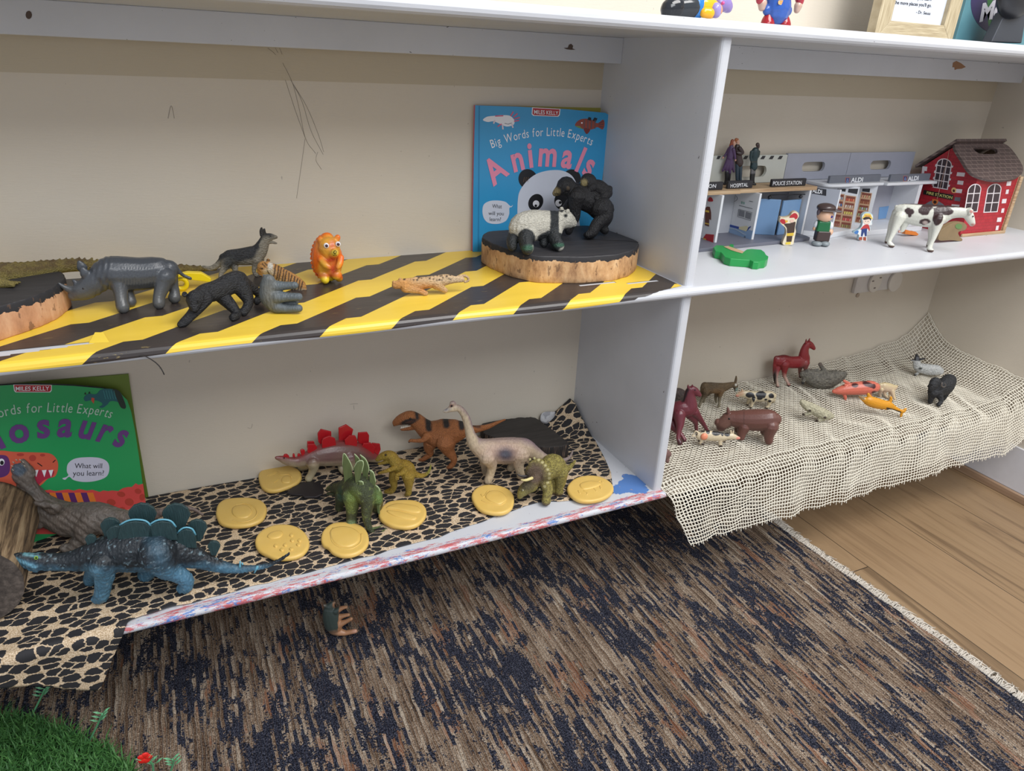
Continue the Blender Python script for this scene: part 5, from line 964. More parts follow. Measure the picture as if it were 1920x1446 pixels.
# green stegosaurus seen from behind
B = Body(Z5, (900, 1110), (1100, 1050), ZC, .001, 1.0, facing=True)
B.chain([(700, 800, 16, 240), (735, 790, 32, 225), (790, 790, 46, 185), (850, 790, 74, 130), (900, 780, 94, 90), (950, 775, 104, 50), (990, 790, 108, 10), (1020, 840, 92, -30), (1035, 910, 60, -60), (1030, 980, 44, -80), (1030, 1060, 32, -100), (1050, 1130, 24, -110), (1090, 1180, 18, -110), (1130, 1205, 12, -100)], lat=1.0)
B.chain([(700, 840, 12, 245), (745, 840, 18, 225)])
B.leg(-10, [(905, 860, 84), (905, 950, 54), (900, 1040, 40), (900, 1080, 42)]); B.leg(20, [(1090, 860, 70), (1120, 930, 46), (1110, 970, 36)]); B.leg(120, [(820, 860, 60), (800, 920, 36), (796, 960, 34)])
B.chain([(1110, 820, 36, 10), (1130, 900, 34, 10)])
r = B.root('toy_dinosaur', 'green spiky toy stegosaurus seen from behind with tail spikes towards the shelf edge', 'toy dinosaur')
B.skin('body', M_scale, [(('all',), (78, 88, 54)), (('noise', 60, .5, 60), (54, 60, 42), 0, 30), (('e', 890, 900, 60, 90, 20), (122, 142, 70), 20, 34), (('e', 1130, 880, 36, 80), (110, 140, 74), 14, 24), (('e', 900, 1100, 50, 30), (130, 154, 110), 10, 20), (('e', 730, 760, 40, 26), (112, 156, 60), 10, 14), (('e', 790, 900, 44, 70), (54, 92, 74), 14, 24), (('noise', 240, .68, 50), (150, 168, 90), 0, 5, '', .6)], r, 3, rest=False)
t = NT('green_plate'); n = t.noise(1, t.mp((500, 500, 60)), det=3); t.col(t.mix(n, lin((70, 84, 50)), lin((106, 118, 74)))).rough(.4); t.bump(n, .6, .001); M_gp = t.m; M_ge = flat((168, 184, 140), .4)
for pts, w in (([(840, 660), (825, 600), (834, 500), (880, 560), (915, 640), (900, 690)], 40), ([(935, 690), (922, 620), (950, 570), (990, 560), (1000, 590), (985, 660), (960, 720)], -40), ([(930, 560), (926, 505), (960, 540), (985, 600), (960, 620)], 60), ([(985, 580), (975, 512), (1020, 550), (1046, 620), (1035, 680), (1000, 680)], 30), ([(1050, 760), (1055, 640), (1085, 660), (1105, 740), (1095, 800)], -10), ([(960, 800), (965, 735), (995, 740), (1000, 800), (990, 850)], -60), ([(1100, 830), (1104, 770), (1130, 790), (1145, 860), (1140, 950), (1120, 930)], 0), ([(1000, 1000), (1002, 910), (1022, 960), (1022, 1060)], -100)):
    B.plate(r, 'back_plate', pts, w, .003, M_gp, bevel=.0008); B.piece(r, 'plate_edge', [(a, b_, 3, w) for a, b_ in pts[1:-1]], M_ge, k=6, lat=1)
for a, b_ in (((1110, 1190), (1190, 1138)), ((1120, 1200), (1180, 1236)), ((1060, 1140), (1160, 1110)), ((1070, 1170), (1105, 1250))): B.piece(r, 'tail_spike', [(*a, 14, -105), ((a[0]+b_[0])/2, (a[1]+b_[1])/2+4, 9, -105), (*b_, 3, -105)], M_gp)
B.eye(r, 735, 770, 7, 195, M_eye)
# brachiosaurus
B = Body(Z6, (430, 770), (690, 700), ZC, .00105, .85)
B.chain([(60, 186, 10), (85, 180, 15), (115, 165, 23), (145, 160, 25), (180, 160, 24), (215, 195, 26), (245, 255, 30), (265, 330, 33), (285, 400, 42), (320, 460, 58), (390, 500, 86), (470, 515, 106), (560, 515, 112), (650, 510, 108), (730, 500, 88), (810, 530, 56), (900, 575, 34), (1000, 595, 23), (1070, 590, 16), (1112, 560, 11), (1132, 515, 6)], lat=.85)
B.chain([(118, 150, 12), (125, 118, 17), (140, 120, 14), (150, 140, 12)], lat=.9)
B.leg(-45, [(420, 560, 72), (455, 630, 42), (450, 690, 32), (425, 765, 32)]); B.leg(45, [(400, 560, 56), (395, 630, 30), (400, 680, 27)])
B.leg(-45, [(690, 540, 84), (680, 620, 46), (690, 680, 34), (700, 720, 34)]); B.leg(45, [(700, 540, 64), (640, 620, 34), (610, 660, 28)])
r = B.root('toy_dinosaur', 'pale cream and mauve long-necked toy dinosaur with a grey side spot', 'toy dinosaur')
B.skin('body', M_wrink, [(('all',), (198, 180, 152)), (('e', 560, 520, 190, 110), (186, 158, 140), 20, 60), (('above', [(50, 100), (110, 110), (190, 150), (250, 215), (300, 340), (350, 440), (430, 425), (560, 420), (700, 430), (800, 480), (900, 550), (1000, 580), (1140, 520)]), (142, 120, 126), 10, 34), (('e', 570, 548, 72, 54), (82, 72, 84), 10, 30, 'near'), (('e', 576, 545, 26, 20), (100, 112, 120), 6, 24, 'near', .5), (('e', 70, 170, 30, 16), (130, 128, 134), 4, 14), (('e', 118, 140, 18, 12), (150, 104, 96), 3, 8, 'near'), (('x', 1000, 1200), (150, 134, 128), 10, 60)], r, 4)
B.eye(r, 122, 142, 8, -20, M_eye)
# triceratops
B = Body(Z6, (900, 940), (1020, 860), ZC, .0009, .95, facing=True)
B.chain([(1010, 650, 70, 60), (975, 640, 98, 30), (940, 660, 96, 0), (910, 690, 80, -30)], lat=1.0); B.chain([(1040, 660, 50, 70), (1095, 660, 24, 90), (1135, 625, 13, 100), (1155, 598, 6, 100)])
B.chain([(790, 800, 58, -80), (740, 830, 50, -100), (705, 870, 36, -110), (690, 900, 18, -115)]); B.chain([(830, 720, 50, -60), (800, 770, 56, -75)])
# frill
B.ellip(B.pt(838, 700, -60), 106*B.sc, .35); B.chain([(790, 630, 26, -62), (850, 610, 30, -50), (900, 660, 30, -44), (930, 720, 26, -44), (910, 790, 24, -50)], lat=.6)
for a, b_ in ((775, 588), (812, 578), (848, 590), (880, 612), (905, 638), (925, 672), (938, 708), (938, 745), (925, 780), (898, 815), (858, 838)): B.ball(a, b_, 11, -52, .8)
B.leg(-40, [(900, 760, 54), (925, 840, 42), (915, 900, 34), (912, 935, 38)]); B.leg(20, [(1030, 690, 66), (1030, 770, 46), (1018, 830, 34), (1020, 858, 36)]); B.leg(60, [(960, 740, 50), (975, 810, 34), (975, 850, 30)]); B.leg(40, [(820, 780, 44), (760, 840, 30), (730, 870, 28)])
r = B.root('toy_dinosaur', 'gold and brown toy triceratops with its head lowered between two clay discs', 'toy dinosaur')
B.skin('body', M_scale, [(('all',), (128, 116, 58)), (('noise', 500, .5, 60), (176, 164, 84), 0, 5, '', .8), (('e', 820, 710, 90, 100), (108, 88, 70), 16, 34, 'near'), (('e', 740, 800, 60, 60), (64, 54, 46), 14, 30, 'near', .8), (('e', 710, 890, 50, 30), (160, 150, 84), 10, 14, 'near'), (('e', 730, 720, 40, 44), (46, 40, 38), 10, 20, 'near', .7), (('low', 22), (92, 66, 58), 0, 20)]+[(('e', a, b_, 12, 11), (206, 196, 142), 1, 4) for a, b_ in ((775, 588), (812, 578), (848, 590), (880, 612), (905, 638), (925, 672), (938, 708), (938, 745), (925, 780), (898, 815), (858, 838))], r, 2, rest=False)
B.piece(r, 'horn', [(790, 745, 14, -118), (740, 762, 11, -150), (702, 758, 4, -165)], flat((206, 192, 130), .4), label='pale curved brow horn'); B.piece(r, 'horn', [(745, 730, 13, -90), (705, 728, 10, -105), (668, 712, 4, -110)], flat((40, 34, 34), .4), label='dark brow horn'); B.eye(r, 715, 846, 8, -142, flat((180, 176, 150), .3)); B.eye(r, 713, 846, 4, -149, M_eye, 'pupil')
# small elephant fallen on the rug
B = Body(ZF, (600, 900), (800, 900), FLO+.011, .0009, .9, facing=True)
B.chain([(470, 480, 110, 0), (480, 600, 170, 0), (520, 760, 195, 0), (560, 900, 190, 0), (590, 1000, 110, 0)], lat=.7); B.chain([(500, 420, 70, 10), (540, 380, 40, 10), (575, 370, 22, 10)]); B.chain([(440, 430, 40), (380, 440, 26), (340, 430, 18)])
for L in ([(600, 560, 70, -30), (740, 490, 40, -30), (830, 470, 30, -30)], [(640, 700, 70, 20), (780, 660, 42, 20), (880, 640, 34, 20)], [(640, 860, 90, -30), (800, 800, 48, -30), (940, 730, 36, -30)], [(640, 1010, 90, -10), (800, 1040, 56, -10), (880, 1030, 50, -10), (1030, 1000, 46, -10)]): B.chain(L, lat=1)
r = B.root('toy_elephant', 'small dark green-grey toy elephant with tan legs fallen on its side on the rug', 'toy elephant')
B.skin('body', M_gloss, [(('all',), (62, 74, 70)), (('below', [(0, 3000), (560, 3000), (640, 900), (700, 300), (1200, 300)]), (172, 126, 92), 30, 60), (('e', 700, 1060, 160, 50), (186, 138, 104), 30, 60), (('e', 1020, 1000, 60, 60), (196, 148, 124), 10, 30), (('e', 560, 420, 30, 60), (168, 124, 92), 10, 20), (('e', 345, 430, 40, 30), (150, 144, 134), 10, 20)], r, 4)
# ================================================================== WOODEN VILLAGE ON THE RIGHT MIDDLE SHELF
M_wood = NT('plywood'); n = M_wood.noise(1, M_wood.mp((12, 300, 500)), det=4); M_wood.col(M_wood.ramp(n, [(.3, lin((150, 118, 86))), (.55, lin((186, 158, 124))), (.7, lin((202, 178, 146)))])).rough(.6); M_wood = M_wood.m
M_gb = flat((104, 106, 118), .5); M_pw = flat((214, 216, 220), .4); M_sign = flat((38, 38, 44), .45); M_txt = ink((226, 228, 232))
def quad_art(name, S, x0, y0, x1, y1, m, root, off=.0004): return art(name, S, [(x0, y0), (x1, y0), (x1, y1), (x0, y1)], m, root, off)
Z9b = view(1300, 340, 8.0)
ps = empty('wooden_rescue_playset', (.29, -.065, MID), 'wooden play set with fire station, hospital and police rooms under a plywood roof', 'playset')
mb = MB(); mb.prism([(.10, -.117, MID), (.402, -.103, MID), (.426, -.098, MID), (.430, -.085, MID), (.430, -.022, MID), (.10, -.022, MID)], (0, 0, .006)); mb.build('floor_board', ps, mat=M_gb, bevel=.001)
zb = MID+.006; zt = MID+.0885
walls = []
for x, y0 in ((.208, -.086), (.294, -.085), (.426, -.074)):
    mb = MB(); mb.box((x, y0, zb), (x+.005, -.024, zt)); walls.append(mb.build('partition', ps, mat=M_pw, bevel=.0008))
mb = MB(); mb.box((.10, -.024, zb), (.43, -.019, zt)); mb.build('back_board', ps, mat=flat((170, 172, 178), .5))
for x0, x1, yf in ((.10, .2535, -.0795), (.254, .442, -.0745)):
    mb = MB(); mb.box((x0, yf, zt), (x1, -.019, zt+.0065)); mb.build('roof_board', ps, mat=M_wood)
zr = zt+.0065
M_roofset = None
def sign(parent, x0, x1, y, z, h, txt, v, A, Bb, T, m=M_sign, tx=M_txt, th=.006, bold=.008, shear=.12):
    mb = MB(); mb.box((x0, y, z), (x1, y+th, z+h)); o = mb.build('name_sign', parent, mat=m, bevel=.0012); S = Sheet((0, y, 0), (0, 1, 0), v)
    t = lettering('sign_text', S, txt, A, Bb, T, tx, parent, off=.0004, bold=bold, shear=shear); w = worldloc(t); t.parent = o; t.location = tuple(w-worldloc(o)); return o
sign(ps, .155, .219, -.0715, zr, .0135, 'STATION', Z7, (20, 638), (216, 630), (20, 600))
sign(ps, .2345, .291, -.0665, zr, .0135, 'HOSPITAL', Z7, (358, 630), (528, 618), (356, 592))
sign(ps, .338, .422, -.0645, zr, .0135, 'POLICE STATION', Z7, (768, 607), (1045, 598), (770, 568))
# pictures on the left faces of the partitions
L1 = Sheet((.208, 0, 0), (1, 0, 0), Z9b); L2 = Sheet((.294, 0, 0), (1, 0, 0), Z9b)
SKY = ink((138, 166, 200)); dk = ink((70, 72, 80)); rd = ink((176, 40, 48)); bn = ink((96, 48, 34)); yl = ink((218, 182, 60))
art_many('fire_kit_picture', L1, [([(190, 790), (312, 800), (290, 985), (130, 950), (150, 850)], rd), ([(150, 850), (190, 860), (196, 950), (130, 935)], yl), ([(228, 260), (250, 238), (280, 250), (296, 300), (226, 300)], rd, True), ([(180, 400), (215, 378), (250, 385), (268, 470), (268, 580), (240, 570), (236, 680), (175, 660)], bn), ([(186, 430), (240, 440), (240, 470), (184, 460)], yl), ([(178, 620), (238, 634), (238, 650), (176, 636)], yl)], walls[0])
M_h = []
art_many('hospital_picture', L2, [([(400, 600), (895, 745), (850, 925), (385, 790)], SKY), (stroke([(614+48*math.cos(a), 256+44*math.sin(a)) for a in np.linspace(0, 2*math.pi, 22)], 4), dk), (stroke([(614, 256), (616, 232)], 4), dk), (stroke([(614, 256), (636, 246)], 3), dk), (stroke([(690, 362), (890, 412)], 6), dk), (stroke([(842, 296), (896, 308)], 6), dk), (stroke([(682, 420), (668, 530), (860, 590), (884, 468), (686, 420)], 4), dk), ([(694, 430), (772, 452), (764, 540), (682, 516)], ink((120, 122, 128))), ([(792, 458), (872, 480), (856, 572), (780, 546)], ink((120, 122, 128))), ([(540, 648), (690, 682), (684, 716), (535, 676)], ink((40, 66, 150))), ([(690, 684), (800, 670), (832, 690), (800, 752), (686, 716)], ink((214, 206, 168))), ([(830, 690), (866, 672), (864, 690), (800, 752)], ink((48, 70, 140))), (stroke([(540, 700), (640, 720), (760, 790), (790, 800)], 7), ink((190, 200, 208))), (oval(540, 490, 16, 22), dk), (oval(542, 580, 8, 9), dk), (oval(530, 760, 12, 13), ink((96, 110, 130))), (oval(776, 836, 13, 15), ink((96, 110, 130))), ([(724, 300), (744, 306), (740, 340), (724, 334)], ink((120, 160, 150))), ([(756, 310), (776, 316), (772, 346), (756, 340)], ink((120, 160, 150)))], walls[1])
# police doors
mb = MB(); mb.box((.305, -.0, zb), (.306, 0, zb+.001)); 
dl = flat((112, 146, 184), .4); 
P = [onz(Z9b(930, 780), zb), onz(Z9b(1240, 850), zb)]
def door(a, b_, h, nm): 
    a, b_ = np.array(a), np.array(b_); d = b_-a; d /= np.linalg.norm(d); nn = np.cross(d, (0, 0, 1)); mb = MB(); mb.prism([a, b_, b_+nn*.004, a+nn*.004], (0, 0, h)); return mb.build(nm, ps, mat=dl, bevel=.001)
door((.302, -.030, zb), (.368, -.064, zb), .066, 'blue_door'); d2 = door((.372, -.064, zb), (.423, -.058, zb), .064, 'blue_door')
mb = MB(); mb.tube([(.345, -.058, zt-.009), (.424, -.066, zt-.009)], .0008, k=6); mb.build('bar', ps, True, M_sign)
for x, y in ((.345, -.058), (.415, -.065)): mb = MB(); mb.ball((x, y, zt-.013), .0035); mb.build('lamp', ps, True, M_sign)
def holed(name, x0, x1, z0, z1, y, th, cx, cz, rx, rz, m, parent, cr=.012, mats=None):
    n = 48; O = []; I = []
    for i in range(n):
        a = 2*math.pi*i/n; c_, s_ = math.cos(a), math.sin(a); e = 6.0
        k = (abs(c_)**e+abs(s_)**e)**(-1/e); O.append((cx+0+c_*k*1.0, s_*k)); 
    O = []
    for i in range(n):
        a = 2*math.pi*i/n; c_, s_ = math.cos(a), math.sin(a)
        hx = (x1-cx) if c_ > 0 else (cx-x0); hz = (z1-cz) if s_ > 0 else (cz-z0); k = 1/max(abs(c_)/hx if hx else 0, abs(s_)/hz); O.append((cx+c_*k, cz+s_*k))
        d = rz; q = abs(c_)*1.0; px = (rx-rz)*(1 if c_ > 0 else -1)*min(1, abs(c_)*3); I.append((cx+px+c_*rz, cz+s_*rz))
    for X in ((x0, z0), (x0, z1), (x1, z0), (x1, z1)):
        k = min(range(n), key=lambda i: (O[i][0]-X[0])**2+(O[i][1]-X[1])**2); O[k] = X
    V = [(x, y, z) for x, z in O]+[(x, y, z) for x, z in I]+[(x, y+th, z) for x, z in O]+[(x, y+th, z) for x, z in I]
    Fs = []
    for i in range(n):
        j = (i+1) % n; Fs += [(i, j, n+j, n+i), (2*n+i, 3*n+i, 3*n+j, 2*n+j), (i, 2*n+i, 2*n+j, j), (n+i, n+j, 3*n+j, 3*n+i)]
    return mobj(name, V, Fs, m, parent)
bp = holed('upper_back_panel', .215, .412, zr, .4945, -.0165, .006, .330, .4655, .036, .0105, flat((196, 198, 190), .5), ps)
Sb = Sheet((0, -.0165, 0), (0, 1, 0), Z7)
for i, x in enumerate((222, 487, 655, 738, 822)): 
    o = art('black_stripe', Sb, [(x+14, 322), (x+46, 322), (x+26, 354), (x-8 if i else x, 354)], M_sign, bp)
# ---- supermarket
gy_ = flat((160, 163, 176), .5); sh2 = empty('wooden_shop_playset', (.62, -.06, MID), 'grey and white wooden toy supermarket beside the plywood roofed play set', 'playset')
for x0, x1, cx in ((.413, .578, .485), (.579, .768, .672)): holed('upper_back_panel', x0, x1, .4475, .4965, -.0165, .006, cx, .4715, .030, .0092, gy_, sh2)
mb = MB(); mb.box((.45, -.022, MID), (.768, -.0165, .4415)); mb.build('back_board', sh2, mat=flat((168, 168, 178), .5))
def roofb(x0, x1, y0, nm, rc):
    P = [(x0, -.0165), (x1, -.0165), (x1, y0), (x0+rc, y0)]+([(x0+rc*(1-math.sin(a)), y0+rc*(1-math.cos(a))) for a in np.linspace(.3, math.pi/2, 5)] if rc > .002 else [])
    mb = MB(); mb.prism([(a, b_, .4415) for a, b_ in P], (0, 0, .0055)); return mb.build(nm, sh2, mat=M_pw, bevel=.001)
roofb(.470, .623, -.073, 'roof_board', .014); roofb(.6245, .772, -.080, 'roof_board', .0)
mb = MB(); mb.prism([(.447, -.060, MID), (.482, -.096, MID), (.560, -.078, MID), (.584, -.097, MID), (.70, -.097, MID), (.745, -.094, MID), (.745, -.022, MID), (.447, -.022, MID)], (0, 0, .010)); mb.build('floor_board', sh2, mat=M_pw, bevel=.001)
mb = MB(); mb.prism([(.447, -.060, MID+.01), (.481, -.094, MID+.01), (.485, -.091, MID+.01), (.451, -.057, MID+.01)], (0, 0, .0805)); lw = mb.build('side_wall', sh2, mat=flat((158, 162, 172), .5))
ZA = view(1500, 260, 6.573)
mb = MB(); mb.box((.482, -.092, MID+.01), (.487, -.087, .4405)); mb.build('post', sh2, mat=M_pw)
nL = np.cross(np.array((.034, -.034, 0)), (0, 0, 1.0)); SL = Sheet((.447, -.060, MID), nL, ZA)
art('wall_sign', SL, [(130, 598), (326, 626), (322, 706), (130, 672)], M_sign, lw); lettering('sign_text', SL, 'ALDI', (150, 662), (270, 680), (152, 612), M_txt, lw, off=.0009, bold=.03)
tn = ink((190, 152, 120)); br = ink((122, 62, 46))
def diag(ax, fpx):
    Ff = onz(ZA(*fpx), MID+.0101); Ff[1] = max(Ff[1], -.088); A_ = np.array((ax, -.0222, Ff[2])); d = Ff-A_; d /= np.linalg.norm(d); nn = np.cross(d, (0, 0, 1.0)); nn = nn if nn[0] > 0 else -nn
    mb = MB(); mb.prism([A_, Ff, Ff+nn*.0045, A_+nn*.0045], (0, 0, .4415-Ff[2])); return mb.build('partition', sh2, mat=M_pw), Sheet(Ff, nn, ZA)
D1, SD1 = diag(.500, (612, 1120)); D2, SD2 = diag(.580, (835, 1085))
mb = MB(); mb.box((.722, -.078, MID+.01), (.732, -.022, .4415)); mb.build('partition', sh2, mat=M_pw)
def shelfart(x0, y0, x1, y1, sx, rows):
    sh_ = [([(x0, y0), (x1, y0+ (x1-x0)*.13), (x1+sx, y1+(x1-x0)*.13), (x0+sx, y1)], tn)]; R = len(rows)
    for i, cs in enumerate(rows):
        t0 = (i+.12)/R; t1 = (i+.86)/R; f = lambda u, t: (x0+(x1-x0)*u+sx*t, y0+(y1-y0)*t+(x1-x0)*.13*u)
        sh_.append(([f(.1, t0), f(.92, t0), f(.92, t1), f(.1, t1)], br)); k = 4
        for j in range(k):
            u0 = .15+j*.78/k; sh_.append(([f(u0, t0+(t1-t0)*.45), f(u0+.13, t0+(t1-t0)*.45), f(u0+.13, t1), f(u0, t1)], ink(cs[j % len(cs)])))
    return sh_
art_many('shelf_picture', SD1, shelfart(432, 670, 552, 1080, -60, [((200, 204, 206), (150, 160, 170)), ((190, 200, 210), (70, 110, 160)), ((150, 90, 66), (160, 100, 74)), ((150, 100, 84), (170, 120, 96)), ((150, 104, 90), (160, 110, 96))]), D1)
art_many('shelf_picture', SD1, shelfart(560, 695, 695, 1095, -70, [((196, 84, 60), (214, 130, 90)), ((214, 204, 190), (190, 170, 150)), ((206, 190, 96), (214, 200, 110)), ((196, 70, 70), (206, 120, 110)), ((150, 150, 90), (130, 120, 80))]), D1)
art_many('shelf_picture', SD2, shelfart(755, 655, 890, 1030, -80, [((206, 150, 120), (200, 176, 130)), ((150, 90, 60), (166, 110, 80)), ((130, 160, 110), (170, 180, 190)), ((150, 160, 120), (150, 84, 70)), ((150, 90, 70), (170, 150, 130))]), D2)
for S_, D_, q in ((SD1, D1, [(460, 618), (566, 618), (560, 654), (452, 638)]), (SD1, D1, [(600, 618), (718, 618), (704, 684), (590, 662)]), (SD2, D2, [(770, 616), (866, 616), (858, 662), (766, 650)])): art('black_sign', S_, q, M_sign, D_)
SB2 = Sheet((0, -.0222, 0), (0, 1, 0), Z8); art('blue_picture', SB2, [(250, 820), (395, 800), (360, 920), (240, 935)], ink((112, 152, 196)), sh2)
for x0, x1, y, A, Bb, T, lg in ((.4865, .6255, -.0605, (622, 538), (770, 530), (628, 482), (558, 478, 612, 548)), (.6445, .7625, -.0680, (1325, 520), (1456, 510), (1330, 466), (1272, 460, 1320, 524))):
    s_ = sign(sh2, x0, x1, y, .446, .0145, 'ALDI', ZA, A, Bb, T, flat((104, 108, 118), .45), M_txt, .006, .03, .05); SS = Sheet((0, y, 0), (0, 1, 0), ZA)
    a, b_, c_, d_ = lg; art_many('logo_emblem', SS, [([(a, b_), (c_, b_), (c_-4, d_), (a, d_)], ink((186, 110, 70))), ([(a+4, b_+4), (c_-4, b_+4), (c_-8, d_-4), (a+4, d_-4)], ink((50, 60, 110))), (stroke([(a+14, d_-16), ((a+c_)/2, b_+14), (c_-16, d_-18)], 5), ink((150, 176, 206))), (stroke([(a+16, d_-12), (c_-18, d_-14)], 4), ink((150, 176, 206)))], s_)
# ---- red fire station box
fs = empty('red_fire_station_house', (.84, -.097, MID), 'red brick patterned wooden fire station with arched windows and dark tiled roof', 'playset')
t = NT('red_brick_paint'); br_ = t.n('TexBrick'); q_ = t.n('NewGeometry'); s_ = t.n('SeparateXYZ'); t.l(q_.outputs['Position'], s_.inputs[0]); k_ = t.n('CombineXYZ'); t.l(t.math('ADD', s_.outputs[0], s_.outputs[1]), k_.inputs[0]); t.l(s_.outputs[2], k_.inputs[1]); t.l(k_.outputs[0], br_.inputs[0]); br_.inputs['Scale'].default_value = 38; br_.inputs['Color1'].default_value = (*lin((176, 38, 50)), 1); br_.inputs['Color2'].default_value = (*lin((164, 34, 46)), 1); br_.inputs['Mortar'].default_value = (*lin((128, 28, 38)), 1); br_.inputs['Mortar Size'].default_value = .012
t.col(br_.outputs[0]).rough(.4); M_rb = t.m
GX = .7745; z0, z1, zp = MID+.0, .469, .519
mb = MB(); mb.prism([(GX, -.157, z0), (GX, -.157, z1), (GX, -.096, zp), (GX, -.036, z1), (GX, -.036, z0)], (.006, 0, 0)); gable = mb.build('gable_wall', fs, mat=M_rb)
mb = MB(); mb.prism([(.904, -.157, z0), (.904, -.157, z1), (.904, -.096, zp), (.904, -.036, z1), (.904, -.036, z0)], (.006, 0, 0)); mb.build('gable_wall', fs, mat=M_wood)
mb = MB(); mb.box((GX+.006, -.157, z0+.005), (.904, -.151, z1-.002)); front = mb.build('front_wall', fs, mat=M_rb)
mb = MB(); mb.box((GX+.006, -.042, z0), (.904, -.036, z1)); mb.build('back_wall', fs, mat=M_rb)
mb = MB(); mb.box((GX+.001, -.162, z0), (.914, -.1575, z0+.006)); mb.build('base_trim', fs, mat=M_wood, bevel=.001)
mb = MB(); mb.box((.9055, -.1615, z0+.006), (.914, -.1575, z1-.004)); mb.build('corner_trim', fs, mat=M_wood, bevel=.001)
SG = Sheet((GX, 0, 0), (1, 0, 0), Z8); SF = Sheet((0, -.157, 0), (0, 1, 0), Z8); WT = ink((222, 214, 216)); GL = ink((58, 46, 52)); 
def arch(x0, x1, y0, y1, r, sk=0.0, yk=0.0): # x at bottom, skewed
    P = []
    for a in np.linspace(math.pi, 0, 12): P.append(((x0+x1)/2+(x1-x0)/2*math.cos(a), y0+r-r*math.sin(a)))
    P += [(x1, y1), (x0, y1)]; ym = y1
    return [(x+sk*(ym-y), y+yk*(x-(x0+x1)/2)) for x, y in P]
def window(S, parent, x0, x1, y0, y1, r, sk, nc, nr, blocks=True, yk=.1):
    shp = []
    if blocks:
        for i in range(4): y = y0+r*.75+(y1-y0-r*.75)*(i+.2)/4; shp.append(([(x0-12+sk*(y1-y), y-4), (x1+14+sk*(y1-y), y+8+4), (x1+12+sk*(y1-y-22), y+32), (x0-14+sk*(y1-y-22), y+20)], WT))
    shp.append((arch(x0, x1, y0, y1, r, sk, yk), WT)); m = 9
    cw = (x1-x0-m*(nc+1))/nc; rh = (y1-y0-m*(nr+1))/nr
    for i in range(nc):
        for j in range(nr):
            a0 = x0+m+i*(cw+m); b0 = y0+m+j*(rh+m); P = [(a0, b0), (a0+cw, b0), (a0+cw, b0+rh), (a0, b0+rh)]
            if j == 0:
                f = lambda x: y0+m+r-math.sqrt(max(0, 1-((x-(x0+x1)/2)/((x1-x0)/2-m*.6))**2))*r; P = [(a0+cw*k/5, min(f(a0+cw*k/5), b0+rh-4)) for k in range(6)]+[(a0+cw, b0+rh), (a0, b0+rh)]
            shp.append(([(x+sk*(y1-y), y+yk*(x-(x0+x1)/2)) for x, y in P], GL))
    art_many('window', S, shp, parent)
window(SG, gable, 770, 915, 348, 640, 60, .17, 3, 4, yk=.16)
window(SF, front, 1070, 1200, 592, 870, 62, .17, 2, 3, False, yk=-.05); window(SF, front, 1257, 1395, 590, 870, 62, .17, 2, 3, False, yk=-.05)
quo = []
for i, y in enumerate((480, 560, 640, 720, 790)): s_ = .17*(900-y)-40; quo.append(([(1010+s_-(14 if i % 2 else 34), y), (1052+s_, y+6), (1044+s_, y+44), (1002+s_-(14 if i % 2 else 34), y+36)], WT if i != 3 else ink((110, 106, 116))))
art_many('quoin_stones', SG, quo+[([(672, 422), (718, 428), (712, 470), (690, 466), (684, 500), (662, 496)], WT)], gable)
art_many('quoin_stones', SF, [([(x-(0 if i % 2 else 16), y), (x+26, y-3), (x+18, y+40), (x-8-(0 if i % 2 else 16), y+42)], WT) for i, (x, y) in enumerate(((1504, 570), (1480, 650), (1458, 740), (1436, 832), (1410, 920), (1382, 1000)))], front)
art('sign_board', SG, [(684, 652), (972, 700), (964, 752), (676, 694)], ink((28, 30, 28)), gable, off=.0005); lettering('sign_text', SG, 'FIRE STATION', (712, 690), (960, 740), (716, 664), ink((206, 200, 120)), gable, off=.0010, bold=.02)
art_many('crest_emblem', SG, [([(690, 812), (720, 775), (780, 752), (840, 770), (876, 812)], ink((120, 124, 132)), True), ([(766, 740), (824, 748), (820, 780), (792, 806), (764, 776)], ink((206, 120, 60))), (oval(792, 770, 16, 16), ink((60, 44, 40)))], gable); art_many('round_emblem', SG, [(oval(975, 655, 24, 27), ink((222, 186, 120))), (oval(975, 660, 12, 14), ink((70, 40, 34)))], gable, off=.0006)
art('wall_joint', SG, stroke([(932, 262), (918, 350), (880, 480), (850, 600), (815, 740)], 3), ink((206, 170, 150)), gable, off=.0012)
# roof: two tiled slabs, the front one with a hand hole
t = NT('painted_roof_tiles'); br_ = t.n('TexBrick'); q_ = t.n('NewGeometry'); s_ = t.n('SeparateXYZ'); t.l(q_.outputs['Position'], s_.inputs[0]); k_ = t.n('CombineXYZ'); t.l(s_.outputs[0], k_.inputs[0]); t.l(t.math('MULTIPLY', s_.outputs[2], 1.6), k_.inputs[1]); t.l(k_.outputs[0], br_.inputs[0]); br_.inputs['Scale'].default_value = 42; br_.inputs['Color1'].default_value = (*lin((84, 70, 68)), 1); br_.inputs['Color2'].default_value = (*lin((76, 64, 62)), 1); br_.inputs['Mortar'].default_value = (*lin((124, 108, 102)), 1); br_.inputs['Mortar Size'].default_value = .022; br_.inputs['Brick Width'].default_value = .75; br_.inputs['Row Height'].default_value = .42
t.col(br_.outputs[0]).rough(.5); M_tile = t.m
A = np.array((0, -.090, .524)); E_ = np.array((0, -.166, .466)); nr = np.cross((1, 0, 0), E_-A); SR = Sheet(A, nr, Z8)
ol = smooth_closed([(985, 205), (1060, 192), (1300, 192), (1430, 194), (1500, 225), (1560, 290), (1620, 380), (1648, 440), (1635, 495), (1590, 530), (1500, 552), (1390, 560), (1280, 545), (1170, 505), (1110, 450), (1060, 370), (1010, 290), (982, 240)], 4)
hl = smooth_closed([(1160, 250), (1200, 242), (1300, 242), (1370, 246), (1395, 270), (1390, 298), (1340, 304), (1240, 302), (1195, 285)], 4)
